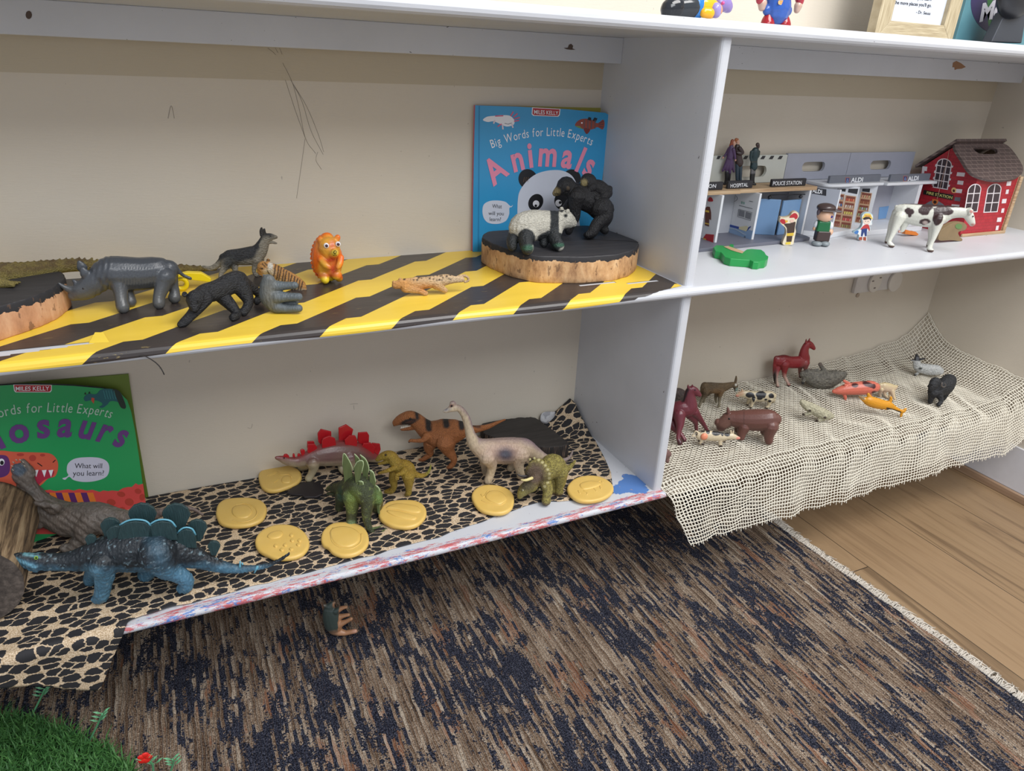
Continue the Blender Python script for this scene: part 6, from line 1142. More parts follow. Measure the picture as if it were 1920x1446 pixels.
def ring_slab(name, S, O, I, th, m, parent):
    cI = np.mean(I, 0); n = 64
    def samp(P):
        P = np.array(P); a = np.arctan2(P[:, 1]-cI[1], P[:, 0]-cI[0]); o = np.argsort(a); a, P = a[o], P[o]; T = np.linspace(-math.pi, math.pi, n, endpoint=False)
        aa = np.r_[a-2*math.pi, a, a+2*math.pi]; return [(np.interp(t, aa, np.tile(P[:, 0], 3)), np.interp(t, aa, np.tile(P[:, 1], 3))) for t in T]
    O, I = samp(O), samp(I); V = [S.p(*q) for q in O]+[S.p(*q) for q in I]+[S.p(*q)-S.n*th for q in O]+[S.p(*q)-S.n*th for q in I]; Fs = []
    for i in range(n): j = (i+1) % n; Fs += [(i, j, n+j, n+i), (2*n+i, 3*n+i, 3*n+j, 2*n+j), (i, 2*n+i, 2*n+j, j), (n+i, n+j, 3*n+j, 3*n+i)]
    return mobj(name, V, Fs, m, parent)
ring_slab('roof_panel', SR, ol, hl, .005, M_tile, fs)
mb = MB(); P = [(GX-.007, -.099, .5265), (GX-.007, -.06, .4975), (GX-.007, -.026, .4665), (.925, -.026, .4665), (.925, -.099, .5265)]
mb.prism([P[0], P[2], P[3], P[4]], (0, .003, .004)); mb.build('roof_panel', fs, mat=M_tile)
# ---- loose wooden pieces and people
t = NT('worn_green_paint'); n = t.noise(90, det=5, rough=.7); t.col(t.mix(t.math('GREATER_THAN', n, .66), lin((28, 142, 68)), lin((92, 110, 60)))).rough(.4); M_gr = t.m
tree = empty('wooden_tree_block', onz(Z9b(750, 1150), MID), 'flat green wooden tree block lying on the white shelf in front of the hospital', 'tree block')
ft = [(300, 990), (340, 955), (440, 962), (520, 975), (560, 935), (610, 950), (600, 985), (700, 1030), (760, 1050), (800, 1020), (870, 1012), (960, 1020), (1020, 1025), (1070, 1060), (1090, 1100), (1128, 1125), (1120, 1160), (1080, 1190), (1020, 1195), (980, 1210), (900, 1205), (850, 1180), (700, 1170), (560, 1160), (470, 1130), (440, 1090), (410, 1060), (330, 1045)]
B1 = [onz(Z9b(x, y), MID+.0125) for x, y in ft]; mb = MB(); mb.prism([b_-np.array((0, 0, .0125)) for b_ in B1], (0, 0, .0125)); mb.build('crown', tree, mat=M_gr, bevel=.001)
ST = Sheet((0, 0, MID+.0125), (0, 0, 1), Z9b); art('trunk', ST, [(455, 985), (520, 975), (700, 1035), (760, 1060), (730, 1085), (640, 1060), (560, 1035)], M_wood, tree, off=.0006)
def figure_block(name, label, sil, v, z, pic, base_pt, th=.010, side=(206, 190, 160), face=(226, 214, 186), yaw=0.0):
    """thick wooden silhouette standing upright with a printed face"""
    G = onz(v(*base_pt), z); nn = np.array((math.sin(yaw), -math.cos(yaw), 0)); S = Sheet(G, nn, v); root = empty(name, G, label, 'wooden figure')
    mb = MB(); P = [S.p(x, y, 0) for x, y in smooth_closed(sil, 3)]; dz = z-min(p[2] for p in P); P = [p+np.array((0, 0, dz)) for p in P]; mb.prism(P, -S.n*th); b_ = mb.build('block', root, mat=flat(side, .5), bevel=.0008)
    S.P0 = S.P0+np.array((0, 0, 0)); art('printed_face', S, [(np.mean([s[0] for s in sil])+(x-np.mean([s[0] for s in sil]))*.94, np.mean([s[1] for s in sil])+(y-np.mean([s[1] for s in sil]))*.97) for x, y in smooth_closed(sil, 3)], flat(face, .45), root, off=.0005)
    art_many('printed_picture', S, pic, root, off=.0009); return root
dkb = ink((66, 48, 38)); 
figure_block('wooden_firefighter_figure', 'wooden firefighter figure with red helmet and brown suit standing before the blue doors', [(1305, 540), (1340, 545), (1400, 540), (1450, 520), (1480, 475), (1530, 455), (1575, 480), (1585, 530), (1560, 570), (1545, 640), (1530, 700), (1540, 760), (1525, 830), (1510, 900), (1500, 950), (1440, 968), (1360, 965), (1335, 940), (1350, 880), (1385, 800), (1390, 740), (1370, 690), (1310, 640), (1290, 600)], Z9b, MID, [([(1360, 640), (1440, 630), (1480, 620), (1530, 610), (1520, 690), (1500, 780), (1410, 780), (1400, 700)], dkb, True), ([(1400, 780), (1505, 770), (1500, 815), (1398, 820)], ink((214, 180, 60))), ([(1400, 820), (1485, 820), (1470, 905), (1395, 905)], dkb), ([(1440, 545), (1470, 500), (1520, 475), (1558, 500), (1562, 545), (1530, 570), (1510, 545)], rd, True), ([(1300, 600), (1320, 565), (1370, 575), (1390, 610), (1350, 640)], rd, True), ([(1370, 580), (1420, 590), (1400, 620), (1380, 610)], ink((220, 170, 50))), ([(1450, 580), (1500, 570), (1500, 610), (1460, 615)], ink((226, 190, 170)), True), ([(1385, 915), (1460, 905), (1455, 945), (1380, 945)], ink((222, 196, 70)))], (1420, 966), yaw=-.5)
figure_block('wooden_farmer_figure', 'small wooden farmer figure with straw hat, red shirt and blue dungarees', [(720, 1255), (815, 1265), (822, 1220), (830, 1150), (862, 1140), (868, 1100), (850, 1070), (890, 1060), (885, 1020), (900, 990), (895, 940), (840, 912), (790, 925), (760, 960), (770, 1040), (740, 1110), (665, 1150), (662, 1170), (710, 1180), (725, 1200)], ZA, MID, [([(745, 1115), (790, 1065), (840, 1060), (858, 1110), (850, 1140), (832, 1110), (760, 1120)], ink((186, 60, 60)), True), ([(758, 1112), (826, 1104), (818, 1200), (800, 1205), (786, 1150), (768, 1205), (748, 1200)], ink((44, 64, 120))), (oval(820, 1015, 44, 40), ink((232, 206, 190))), ([(775, 985), (785, 965), (860, 970), (872, 1000), (866, 1010), (850, 990), (790, 1000)], ink((50, 38, 36)), True), ([(760, 990), (780, 955), (800, 925), (860, 925), (880, 960), (894, 985), (880, 990), (850, 965), (800, 965)], ink((226, 196, 90)), True), (stroke([(798, 950), (868, 955)], 9), ink((190, 80, 60))), ([(725, 1215), (765, 1210), (762, 1250), (722, 1248)], ink((160, 76, 50))), ([(778, 1212), (812, 1212), (810, 1256), (776, 1250)], ink((160, 76, 50))), ([(668, 1150), (700, 1130), (720, 1140), (706, 1172), (676, 1172)], ink((70, 120, 180)), True), (oval(805, 1016, 4, 5), K_), (oval(836, 1018, 4, 5), K_)], (765, 1262), th=.008, side=(176, 200, 208), face=(226, 228, 226), yaw=-.45)
# flat-capped plastic man
v = ZA; G = onz(v(245, 1315), MID); sc_ = depth(G)/F/6.573; nn = CR @ np.array([0, 0, -1.0]); nn[2] = 0; nn /= np.linalg.norm(nn); rt = np.cross(nn, (0, 0, 1)); nn_ = nn
def MP(x, y, d=0.0): return hit(v(x, y), G, nn_)+nn_*d*sc_
man = empty('plastic_farmer_figure', G, 'chunky plastic man figure in brown flat cap, green waistcoat and white sleeves', 'figure')
RR = np.stack([rt, nn_, (0, 0, 1.0)], 1)
def blob(nm, x, y, rx, ry, rd_, m, d=0.0, par=man): mb = MB(); mb.ball(MP(x, y, d), sc_, sc=(rx, rd_, ry), R=RR, nu=20, nv=12); return mb.build(nm, par, True, m)
def rbox(nm, x0, x1, y0, y1, dp, m, taper=1.0, d=0.0, bev=.003):
    c0 = MP((x0+x1)/2, y1, d); w = (x1-x0)/2*sc_; h = (y1-y0)*sc_*1.08; k = dp*sc_; mb = MB(); V = []
    for z, s_ in ((0, 1.0), (h, taper)):
        for a, b_ in ((-1, -1), (1, -1), (1, 1), (-1, 1)): V.append(c0+rt*a*w*s_+nn_*b_*k*s_+np.array((0, 0, z)))
    mb.add(V, [(3, 2, 1, 0), (4, 5, 6, 7), (0, 1, 5, 4), (1, 2, 6, 5), (2, 3, 7, 6), (3, 0, 4, 7)]); return mb.build(nm, man, mat=m, bevel=bev)
skin_ = flat((214, 172, 142), .35); 
o = rbox('trousers', 172, 340, 1140, 1262, 60, flat((62, 46, 44), .35)); o = rbox('waistcoat', 180, 345, 1020, 1140, 60, flat((20, 96, 54), .35), .92)
for x in (195, 290): blob('shoe', x, 1285, 62, 34, 74, flat((128, 136, 140), .4), -30)
blob('head', 310, 945, 98, 82, 92, skin_); mb = MB()
for q in range(1): pass
blob('eye', 358, 948, 16, 16, 6, flat((36, 36, 120), .3), -80)
blob('flat_cap', 325, 850, 112, 54, 104, flat((72, 58, 56), .25), 0); o = rbox('cap_brim', 232, 470, 868, 884, 96, flat((70, 56, 54), .25), 1.0, -20, .0012); blob('ear', 228, 900, 22, 44, 30, flat((96, 84, 92), .4), -10)
blob('sleeve', 368, 1070, 38, 50, 40, flat((216, 218, 224), .35), -10); blob('hand', 362, 1148, 36, 42, 36, skin_, -20); blob('sleeve', 200, 1060, 26, 48, 34, flat((216, 218, 224), .35), 10); blob('hand', 178, 1110, 18, 26, 24, skin_, 10)
# standing figures on the playset roof: plain people in coats
def person(name, label, v, gx, gy, parts, top):
    pass
def coat_figure(name, label, gpt, spec, z, eyes=None):
    B = Body(Z7, gpt, gpt, z, .0007, .62, facing=True); r = B.root(name, label, 'figurine')
    for nm, mat, paint, ch in spec:
        B.mb = MB()
        for c_ in ch: B.chain(c_[0], w=c_[1] if len(c_) > 1 else 0)
        B.skin(nm, mat, paint, r, 2, rest=False)
    return r
coat_figure('figurine_in_purple_coat', 'small figurine in long purple coat and black boots standing above the hospital sign', (320, 606), [('head', M_gloss, [(('all',), (206, 160, 138))], [([(392, 190, 14), (398, 205, 12), (388, 225, 8)],)]), ('hair', M_gloss, [(('all',), (146, 74, 46))], [([(378, 178, 16), (372, 200, 15), (360, 225, 12), (352, 245, 8)],)]), ('coat', M_gloss, [(('all',), (78, 54, 92)), (('line', (385, 330), (395, 480), 4), (60, 46, 66), 0, 4)], [([(368, 235, 22), (364, 290, 32), (356, 340, 34)],), ([(350, 340, 26), (310, 420, 16), (284, 466, 9)],), ([(352, 340, 26), (330, 420, 20), (318, 480, 11)],), ([(358, 340, 26), (355, 420, 20), (354, 486, 11)],), ([(366, 340, 24), (382, 420, 16), (392, 474, 9)],), ([(390, 260, 14), (402, 320, 11), (406, 350, 9)], -20), ([(346, 250, 13), (318, 300, 10), (298, 330, 8)], 10)]), ('boots', M_gloss, [(('all',), (30, 28, 32))], [([(325, 480, 20), (320, 550, 15), (310, 590, 15), (292, 592, 9)],), ([(350, 480, 16), (345, 550, 13), (335, 582, 13)], 20)]), ('hand', M_gloss, [(('all',), (206, 160, 138))], [([(408, 358, 7), (408, 368, 6)], -20), ([(292, 336, 8), (284, 344, 6)], 10)])], zr)
coat_figure('figurine_in_brown_coat', 'small figurine with folded arms in a brown coat behind the hospital sign', (440, 604), [('head', M_gloss, [(('all',), (208, 164, 142))], [([(430, 182, 16), (432, 200, 14), (425, 215, 10)],)]), ('hair', M_gloss, [(('all',), (168, 98, 54))], [([(412, 168, 14), (425, 162, 14), (408, 190, 10)],)]), ('coat', M_gloss, [(('all',), (58, 42, 40))], [([(425, 235, 26), (430, 280, 38), (436, 340, 34), (445, 390, 38)],), ([(450, 250, 18), (478, 290, 15), (455, 300, 14), (425, 290, 12)], -26)]), ('trousers', M_gloss, [(('all',), (44, 60, 72))], [([(425, 410, 19), (424, 480, 16), (424, 550, 14), (428, 570, 13)], -6), ([(455, 410, 19), (456, 480, 16), (454, 550, 14), (460, 568, 13)], 8)])], zr)
coat_figure('figurine_in_green_coat', 'small figurine in dark green coat with hands behind its back beside the hospital sign', (580, 606), [('head', M_gloss, [(('all',), (66, 48, 44))], [([(622, 212, 17), (628, 235, 14), (618, 250, 10)],)]), ('coat', M_gloss, [(('all',), (34, 56, 60)), (('line', (560, 380), (612, 380), 4), (60, 56, 40), 0, 3)], [([(600, 275, 34), (596, 320, 36), (588, 370, 30), (585, 430, 36)],), ([(565, 285, 16), (556, 340, 11), (570, 390, 9)], -20), ([(632, 285, 15), (628, 330, 10)], 10)]), ('legs', M_gloss, [(('all',), (104, 102, 104)), (('below', [(400, 495), (700, 495)]), (28, 28, 30), 0, 4)], [([(572, 440, 16), (566, 500, 16), (562, 560, 15), (570, 592, 14), (600, 598, 9)], -6), ([(594, 440, 14), (584, 500, 14), (578, 560, 13), (582, 580, 12)], 14)])], zr)
# cow
B = Body(Z8, (350, 1190), (745, 1240), MID, .0010, .62)
B.chain([(450, 850, 48), (480, 870, 76), (560, 890, 94), (660, 905, 102), (760, 910, 104), (850, 900, 90), (920, 880, 66), (990, 875, 52), (1050, 880, 44), (1100, 890, 42), (1130, 940, 34), (1150, 985, 24)])
B.ball(1125, 830, 14, 5); B.chain([(1120, 860, 18, -24), (1138, 862, 20, -34), (1125, 890, 12, -36)], lat=.5)
B.leg(-26, [(450, 920, 56), (410, 1010, 36), (375, 1090, 22), (345, 1160, 17), (362, 1190, 22), (380, 1200, 16)]); B.leg(26, [(430, 880, 50), (375, 980, 30), (345, 1070, 18), (325, 1130, 14), (320, 1160, 16)])
B.leg(-30, [(820, 940, 60), (800, 1040, 34), (775, 1120, 22), (750, 1180, 17), (735, 1232, 22), (760, 1245, 15)]); B.leg(28, [(790, 960, 50), (755, 1060, 28), (740, 1140, 16), (725, 1195, 18)])
B.chain([(415, 820, 14), (402, 900, 10), (395, 980, 9), (370, 1050, 8)]); B.chain([(500, 985, 30), (470, 1050, 20), (455, 1060, 12)])
r = B.root('toy_cow', 'large white toy cow with dark brown patches standing before the red fire station', 'toy cow')
dkp = (58, 40, 40)
B.skin('body', M_gloss, [(('all',), (208, 208, 196)), (('e', 540, 865, 48, 34, 10), dkp, 16, 3, 'near'), (('e', 545, 905, 20, 22), dkp, 8, 3, 'near'), (('e', 700, 850, 76, 50, -20), dkp, 12, 3), (('e', 860, 860, 110, 42, 5), dkp, 12, 3), (('e', 815, 920, 50, 80, 10), dkp, 10, 3, 'near'), (('e', 745, 905, 24, 70, 20), (206, 206, 194), 4, 3, 'near'), (('e', 690, 965, 56, 26, -10), dkp, 14, 3, 'near'), (('e', 695, 978, 24, 16), (186, 168, 160), 8, 6, 'near'), (('above', [(520, 795), (760, 818), (960, 830)]), dkp, 6, 4), (('e', 1140, 868, 16, 16), (196, 140, 130), 2, 5, 'near'), (('e', 1155, 995, 20, 14), (180, 140, 130), 3, 6), (('low', 18), (80, 56, 46), 0, 5)], r, 3)
B.eye(r, 1158, 915, 7, -22, M_eye); B.eye(r, 445, 1062, 14, 0, flat((206, 160, 148), .4), 'udder')
# wooden horse-shaped block behind the cow, orange block behind the cow
G = onz(Z8(1040, 1150), MID); S = Sheet(G, (0, 1, 0), Z8); r = empty('wooden_tree_block', G, 'brown wooden tree block with a green patch standing behind the white cow', 'tree block')
P = [S.p(x, y) for x, y in smooth_closed([(830, 1140), (840, 1060), (900, 1010), (980, 970), (1060, 965), (1100, 1000), (1085, 1040), (1020, 1060), (1030, 1100), (1058, 1130), (1040, 1150), (950, 1140)], 4)]; dz = MID-min(p[2] for p in P); mb = MB(); mb.prism([p+np.array((0, 0, dz)) for p in P], (0, .010, 0)); mb.build('block', r, mat=flat((128, 108, 78), .6, var=.2), bevel=.001)
art('green_patch', S, oval(1020, 1005, 34, 26), flat((92, 124, 72), .6), r, off=.0006)
G = onz(Z8(580, 1100), MID); S = Sheet(G, (0, 1, 0), Z8); mb = MB(); mb.prism([S.p(x, y) for x, y in [(500, 1085), (505, 1045), (540, 1048), (560, 1060), (610, 1062), (635, 1085), (620, 1100)]], (0, .012, 0)); o = mb.build('orange_block', None, mat=flat((214, 122, 48), .5), bevel=.001); o.location.z = MID; props(o, 'small orange painted block lying behind the belly of the white cow', 'toy block')
# ================================================================== ANIMALS ON THE NET
ZN = .0115
def blotch(*a): return [(('e', x, y, rx, ry), (30, 30, 34), 8, 2) for x, y, rx, ry in a]
def horse(v, a, b, label, body, legs, cols, head_eye=None, extra=None, vox=.0009, name='toy_horse', cat='toy horse', mat=None, lat=.7, z=None, ears=(), smooth=2, facing=False, rest=True):
    B = Body(v, a, b, ZN if z is None else z, vox, lat, facing=facing)
    for c_ in body: B.chain(c_)
    for w, L in legs: B.leg(w, L)
    for e in ears: B.chain(e, lat=.7)
    r = B.root(name, label, cat); B.skin('body', mat or M_gloss, cols, r, smooth, rest=rest)
    if head_eye: B.eye(r, *head_eye, M_eye)
    if extra: extra(B, r)
    return B, r
horse(Z9, (1095, 590), (1330, 570), 'chestnut red toy horse standing tall against the wall at the back of the net', [[(1105, 370, 46), (1145, 375, 58), (1210, 385, 54), (1280, 385, 56), (1335, 370, 54), (1335, 320, 46), (1345, 265, 36), (1370, 225, 32), (1400, 235, 26), (1428, 262, 14)], [(1085, 350, 22), (1072, 420, 16), (1070, 500, 14), (1078, 570, 10)]],
      [(-20, [(1160, 400, 46), (1160, 460, 24), (1160, 510, 15), (1185, 560, 11), (1198, 592, 14)]), (20, [(1110, 400, 40), (1090, 470, 20), (1085, 530, 13), (1095, 580, 10), (1100, 605, 12)]), (-18, [(1350, 390, 36), (1350, 440, 18), (1350, 500, 11), (1335, 560, 11), (1328, 568, 14)]), (18, [(1310, 400, 30), (1300, 450, 16), (1300, 490, 11), (1306, 520, 10)])],
      [(('all',), (140, 44, 48)), (('above', [(1050, 340), (1200, 345), (1260, 320), (1340, 200), (1440, 150)]), (104, 40, 40), 10, 20), (('e', 1100, 560, 70, 60), (198, 172, 156), 12, 40), (('e', 1190, 550, 36, 40), (200, 170, 156), 8, 24), (('e', 1345, 510, 30, 80), (186, 150, 140), 8, 30, '', .6), (('e', 1072, 520, 18, 70), (40, 30, 32), 4, 10), (('low', 14), (46, 36, 32), 0, 4)], (1392, 222, 5, -20), ears=([(1355, 210, 11, -10), (1356, 180, 4, -10)], [(1378, 205, 11, 10), (1388, 172, 4, 10)]))
B, r = horse(Z9, (215, 1110), (400, 1000), 'maroon toy horse stepping forward at the left edge of the net beside the divider', [[(90, 850, 90, 60), (160, 830, 84, 30), (230, 810, 82), (290, 800, 78), (300, 740, 62), (300, 680, 46), (315, 640, 38), (345, 645, 34), (375, 670, 26), (395, 685, 16)]],
      [(-40, [(210, 860, 56), (215, 950, 34), (205, 1020, 20), (200, 1080, 16), (215, 1115, 22)]), (10, [(340, 830, 44), (390, 890, 26), (430, 950, 18), (460, 1000, 14)]), (30, [(300, 860, 40), (350, 920, 24), (360, 960, 16), (365, 1010, 13)]), (40, [(120, 900, 60), (170, 980, 36), (225, 1040, 18), (255, 1090, 18)])],
      [(('all',), (106, 46, 56)), (('line', (285, 640), (240, 740), 12), (36, 28, 32), 4, 8), (('e', 225, 1115, 60, 30), (70, 34, 40), 4, 12)], (352, 640, 6, -24), ears=([(292, 620, 12, -10), (288, 594, 4, -12)], [(324, 615, 12, 12), (328, 592, 4, 12)]), name='toy_horse', facing=True)
horse(Z9, (400, 780), (560, 780), 'grey-brown toy donkey with one long ear facing the small standing cow', [[(440, 600, 36), (475, 615, 50), (540, 620, 50), (600, 615, 44), (650, 600, 32), (690, 590, 26), (715, 600, 24), (722, 635, 15)], [(415, 610, 14), (405, 660, 9), (395, 700, 6)]],
      [(-16, [(450, 640, 38), (435, 690, 20), (410, 735, 12), (392, 780, 12)]), (16, [(480, 640, 34), (440, 700, 15), (430, 740, 10)]), (-14, [(590, 640, 28), (575, 700, 15), (572, 750, 10), (568, 785, 11)]), (14, [(560, 640, 28), (540, 700, 14), (545, 745, 10)])],
      [(('all',), (92, 78, 58)), (('noise', 80, .5, 60), (116, 94, 64), 0, 20), (('e', 560, 660, 60, 30), (132, 100, 62), 10, 20), (('e', 740, 640, 24, 24), (150, 170, 160), 3, 8), (('e', 722, 590, 10, 12), (224, 220, 206), 1, 3), (('below', [(380, 720), (620, 720)]), (150, 140, 116), 8, 30)], None, ears=([(715, 575, 10, -4), (722, 540, 10, -4), (724, 512, 4, -4)],), name='toy_donkey', cat='toy donkey', mat=M_fur, vox=.0008)
horse(Z9, (840, 790), (1020, 795), 'small black and white toy cow standing on the net between donkey and brown hippo', [[(1060, 690, 28), (1030, 690, 46), (960, 695, 50), (890, 690, 46), (840, 680, 38), (800, 672, 34), (765, 675, 28), (735, 682, 18)], [(1072, 680, 8), (1074, 730, 6)]],
      [(-14, [(880, 720, 26), (868, 760, 13), (858, 790, 12)]), (14, [(850, 720, 22), (832, 750, 12), (826, 766, 11)]), (-14, [(1030, 720, 26), (1020, 770, 13), (1000, 795, 12)]), (14, [(1050, 720, 22), (1060, 745, 11), (1066, 750, 10)])],
      [(('all',), (200, 186, 156)), (('e', 765, 660, 30, 30), (196, 160, 128), 4, 10), *blotch((848, 682, 36, 26), (882, 710, 14, 34), (950, 680, 48, 32), (935, 712, 26, 14), (1040, 690, 26, 22), (1028, 736, 16, 12), (990, 722, 14, 9)), (('low', 14), (44, 34, 32), 0, 3), (('e', 735, 690, 16, 12), (216, 150, 130), 2, 5)], None, ears=([(778, 640, 7), (776, 626, 3)],), name='toy_cow', cat='toy cow', vox=.0007)
horse(Z9, (780, 1060), (1020, 1100), 'brown toy hippopotamus with open dark eye on the net', [[(1070, 900, 60), (1040, 900, 88), (960, 905, 100), (860, 905, 98), (780, 900, 88), (720, 895, 78), (670, 890, 66), (630, 920, 60), (600, 945, 54), (590, 965, 44)], [(565, 925, 34), (548, 935, 18)]],
      [(-30, [(800, 960, 56), (775, 1020, 40), (772, 1060, 30)]), (30, [(760, 950, 40), (735, 980, 26), (735, 1000, 20)]), (-30, [(1040, 960, 66), (1020, 1040, 44), (1020, 1092, 34)]), (30, [(980, 990, 40), (975, 1020, 26)])],
      [(('all',), (104, 68, 60)), (('e', 620, 930, 80, 60, 30), (124, 90, 80), 8, 30), (('line', (795, 830), (795, 960), 3), (74, 48, 42), 0, 3, 'near'), (('e', 590, 985, 50, 14, 20), (84, 54, 50), 3, 10)], (662, 893, 10, -48), ears=([(655, 840, 16, -20), (650, 795, 7, -20)], [(690, 835, 16, 30), (700, 825, 8, 30)]), name='toy_hippopotamus', cat='toy hippo', vox=.001, lat=.8)
# cow lying on its side
def udder(B, r): B.eye(r, 436, 1055, 34, -28, flat((222, 140, 108), .4), 'udder', .6)
B, r = horse(Z9, (400, 1120), (600, 1140), 'small black and white toy cow lying on its side with a pink udder showing', [[(395, 1050, 34), (440, 1045, 46), (520, 1050, 46), (590, 1055, 40), (640, 1055, 30), (690, 1055, 28), (730, 1065, 18), (748, 1068, 12)], [(410, 1080, 18, -10), (405, 1110, 13, -14), (425, 1122, 13, -18)], [(585, 1085, 18, -10), (580, 1115, 13, -14), (588, 1140, 14, -18)], [(600, 1080, 14, 6), (615, 1100, 13, 4)], [(380, 1020, 12), (358, 1005, 6), (345, 1030, 5), (328, 1048, 6), (356, 1052, 5)], [(395, 1080, 16), (388, 1092, 12)]],
      [], [(('all',), (206, 190, 160)), *blotch((420, 1000, 30, 16), (470, 1010, 20, 20), (545, 1022, 42, 22), (640, 1035, 26, 18), (600, 1030, 16, 20)), (('e', 745, 1072, 20, 16), (220, 140, 124), 3, 6), (('e', 425, 1122, 18, 12), (50, 38, 36), 2, 4), (('e', 588, 1142, 18, 12), (50, 38, 36), 2, 4), (('e', 618, 1104, 12, 11), (50, 38, 36), 2, 4), (('e', 388, 1094, 12, 10), (50, 38, 36), 2, 4), (('e', 366, 1030, 9, 18), (44, 34, 32), 2, 4)], None, udder, .0007, 'toy_cow', 'toy cow', ears=([(680, 1040, 9), (675, 1002, 6)], [(695, 1040, 8), (698, 1006, 5)]), facing=True)
# white sheep/pig lying
horse(Z9, (1400, 880), (1560, 900), 'small cream toy sheep lying on its side alone in the middle of the net', [[(1325, 745, 26), (1365, 775, 40), (1430, 810, 46), (1500, 845, 48), (1555, 865, 40), (1585, 870, 24)], [(1370, 800, 18, -20), (1390, 818, 14, -34)], [(1400, 840, 18, -10), (1360, 852, 12, -16), (1334, 854, 12, -18)], [(1500, 870, 18, -20), (1528, 880, 14, -36)], [(1520, 890, 18, -10), (1480, 905, 13, -16), (1456, 908, 13, -18)]], [],
      [(('all',), (190, 184, 156)), (('e', 1390, 820, 14, 11), (60, 46, 36), 1, 4, 'near'), (('e', 1334, 856, 15, 13), (60, 46, 36), 1, 4), (('e', 1528, 882, 14, 11), (60, 46, 36), 1, 4, 'near'), (('e', 1454, 910, 16, 14), (60, 46, 36), 1, 4)], None, name='toy_sheep', cat='toy sheep', mat=M_wool, facing=True, vox=.0008)
# big grey sheep on its back
horse(Z9, (1480, 640), (1700, 560), 'grey woolly toy sheep lying upturned between the red horse and the pink pig', [[(1330, 490, 30), (1380, 500, 60), (1450, 530, 84), (1540, 540, 88), (1620, 520, 70), (1680, 500, 40), (1700, 490, 26)], [(1440, 480, 22), (1420, 462, 15), (1460, 452, 12)], [(1530, 470, 20), (1500, 430, 15), (1484, 402, 16)], [(1340, 540, 16, -20), (1328, 568, 12, -30)]], [],
      [(('all',), (132, 128, 116)), (('noise', 260, .5, 60), (108, 104, 96), 0, 10), (('e', 1328, 570, 16, 13), (34, 30, 30), 1, 4), (('e', 1484, 400, 22, 20), (118, 106, 96), 3, 8)], None, name='toy_sheep', cat='toy sheep', mat=M_wool, facing=True, vox=.001, smooth=1)
# pink pig with dark spots
horse(Z10, (100, 700), (350, 690), 'salmon pink toy pig with dark patches lying against the grey sheep', [[(22, 645, 18), (60, 640, 34), (120, 630, 48), (200, 620, 58), (280, 615, 62), (350, 610, 60), (385, 610, 44)], [(110, 665, 16, -10), (122, 700, 12, -14), (122, 718, 9, -14)], [(330, 670, 18), (345, 690, 14)], [(150, 575, 14), (110, 552, 10)]], [],
      [(('all',), (216, 116, 96)), (('e', 208, 592, 30, 20), (74, 34, 36), 4, 3), (('e', 330, 585, 60, 22, 20), (74, 34, 36), 6, 3), (('e', 375, 600, 18, 22), (74, 34, 36), 4, 3), (('e', 380, 655, 24, 14), (74, 34, 36), 3, 3)], None, name='toy_pig', cat='toy pig', facing=True, ears=([(130, 600, 14, -10), (118, 585, 8, -14)], [(160, 580, 14, 10), (110, 555, 8, 10)]), vox=.0009, lat=.85)
horse(Z10, (440, 700), (560, 710), 'small cream toy pig standing behind the yellow fox and right of the pink pig', [[(440, 600, 28), (465, 605, 40), (510, 615, 42), (550, 620, 34), (575, 610, 18)]], [(-12, [(445, 630, 22), (432, 670, 12), (436, 690, 10)]), (12, [(470, 640, 18), (480, 680, 10), (500, 700, 10)]), (-12, [(540, 640, 22), (556, 690, 13), (568, 720, 11)]), (12, [(530, 640, 18), (524, 690, 11), (524, 710, 10)])],
      [(('all',), (200, 182, 140)), (('belly', -.2, 60), (206, 180, 156), 0, 30)], None, name='toy_pig', cat='toy pig', ears=([(580, 605, 7), (592, 595, 3)],), vox=.0007, facing=True)
horse(Z10, (330, 800), (620, 860), 'orange-yellow toy fox lying on its side in front of the pigs', [[(250, 690, 8), (290, 720, 18), (330, 730, 42), (390, 750, 48), (450, 765, 44), (510, 775, 38), (550, 790, 22), (600, 815, 14), (640, 825, 16), (660, 805, 10)], [(340, 700, 18), (330, 672, 11)], [(520, 750, 16), (532, 715, 11), (530, 700, 9)], [(630, 825, 13), (620, 868, 9)]], [],
      [(('all',), (212, 146, 34)), (('line', (500, 800), (610, 832), 10), (40, 32, 30), 3, 4), (('line', (245, 685), (290, 715), 9), (120, 110, 90), 2, 6)], None, name='toy_fox', cat='toy fox', facing=True, vox=.0008)
horse(Z10, (760, 490), (960, 500), 'white woolly toy sheep with black head lying near the back right of the net', [[(765, 380, 30), (775, 420, 38), (820, 440, 46), (880, 450, 50), (940, 455, 48), (975, 465, 34)], [(770, 370, 26), (768, 340, 18), (764, 318, 9)], [(775, 480, 13), (752, 497, 9)]], [],
      [(('all',), (204, 206, 204)), (('above', [(600, 360), (740, 368), (800, 372), (900, 360)]), (40, 40, 46), 3, 5), (('e', 798, 440, 18, 11), (60, 64, 60), 2, 4, 'near'), (('e', 752, 498, 14, 9), (60, 60, 60), 2, 4), (('e', 772, 350, 14, 18), (120, 124, 130), 2, 6, 'near', .7)], None, name='toy_sheep', cat='toy sheep', mat=M_wool, facing=True, ears=([(745, 365, 9), (718, 368, 5)], [(800, 358, 9), (840, 350, 5)]), vox=.0009)
def ramx(B, r):
    for w, cx, cy, s_ in ((-60, 1010, 592, 1), (-40, 880, 606, -.6)): B.piece(r, 'horn', [(cx+s_*30*math.cos(a)*(1-.08*a), cy-28*math.sin(a)*(1-.06*a), 11-a*1.2, w-14) for a in np.linspace(2.4, 7.4, 9)], flat((86, 80, 76), .45))
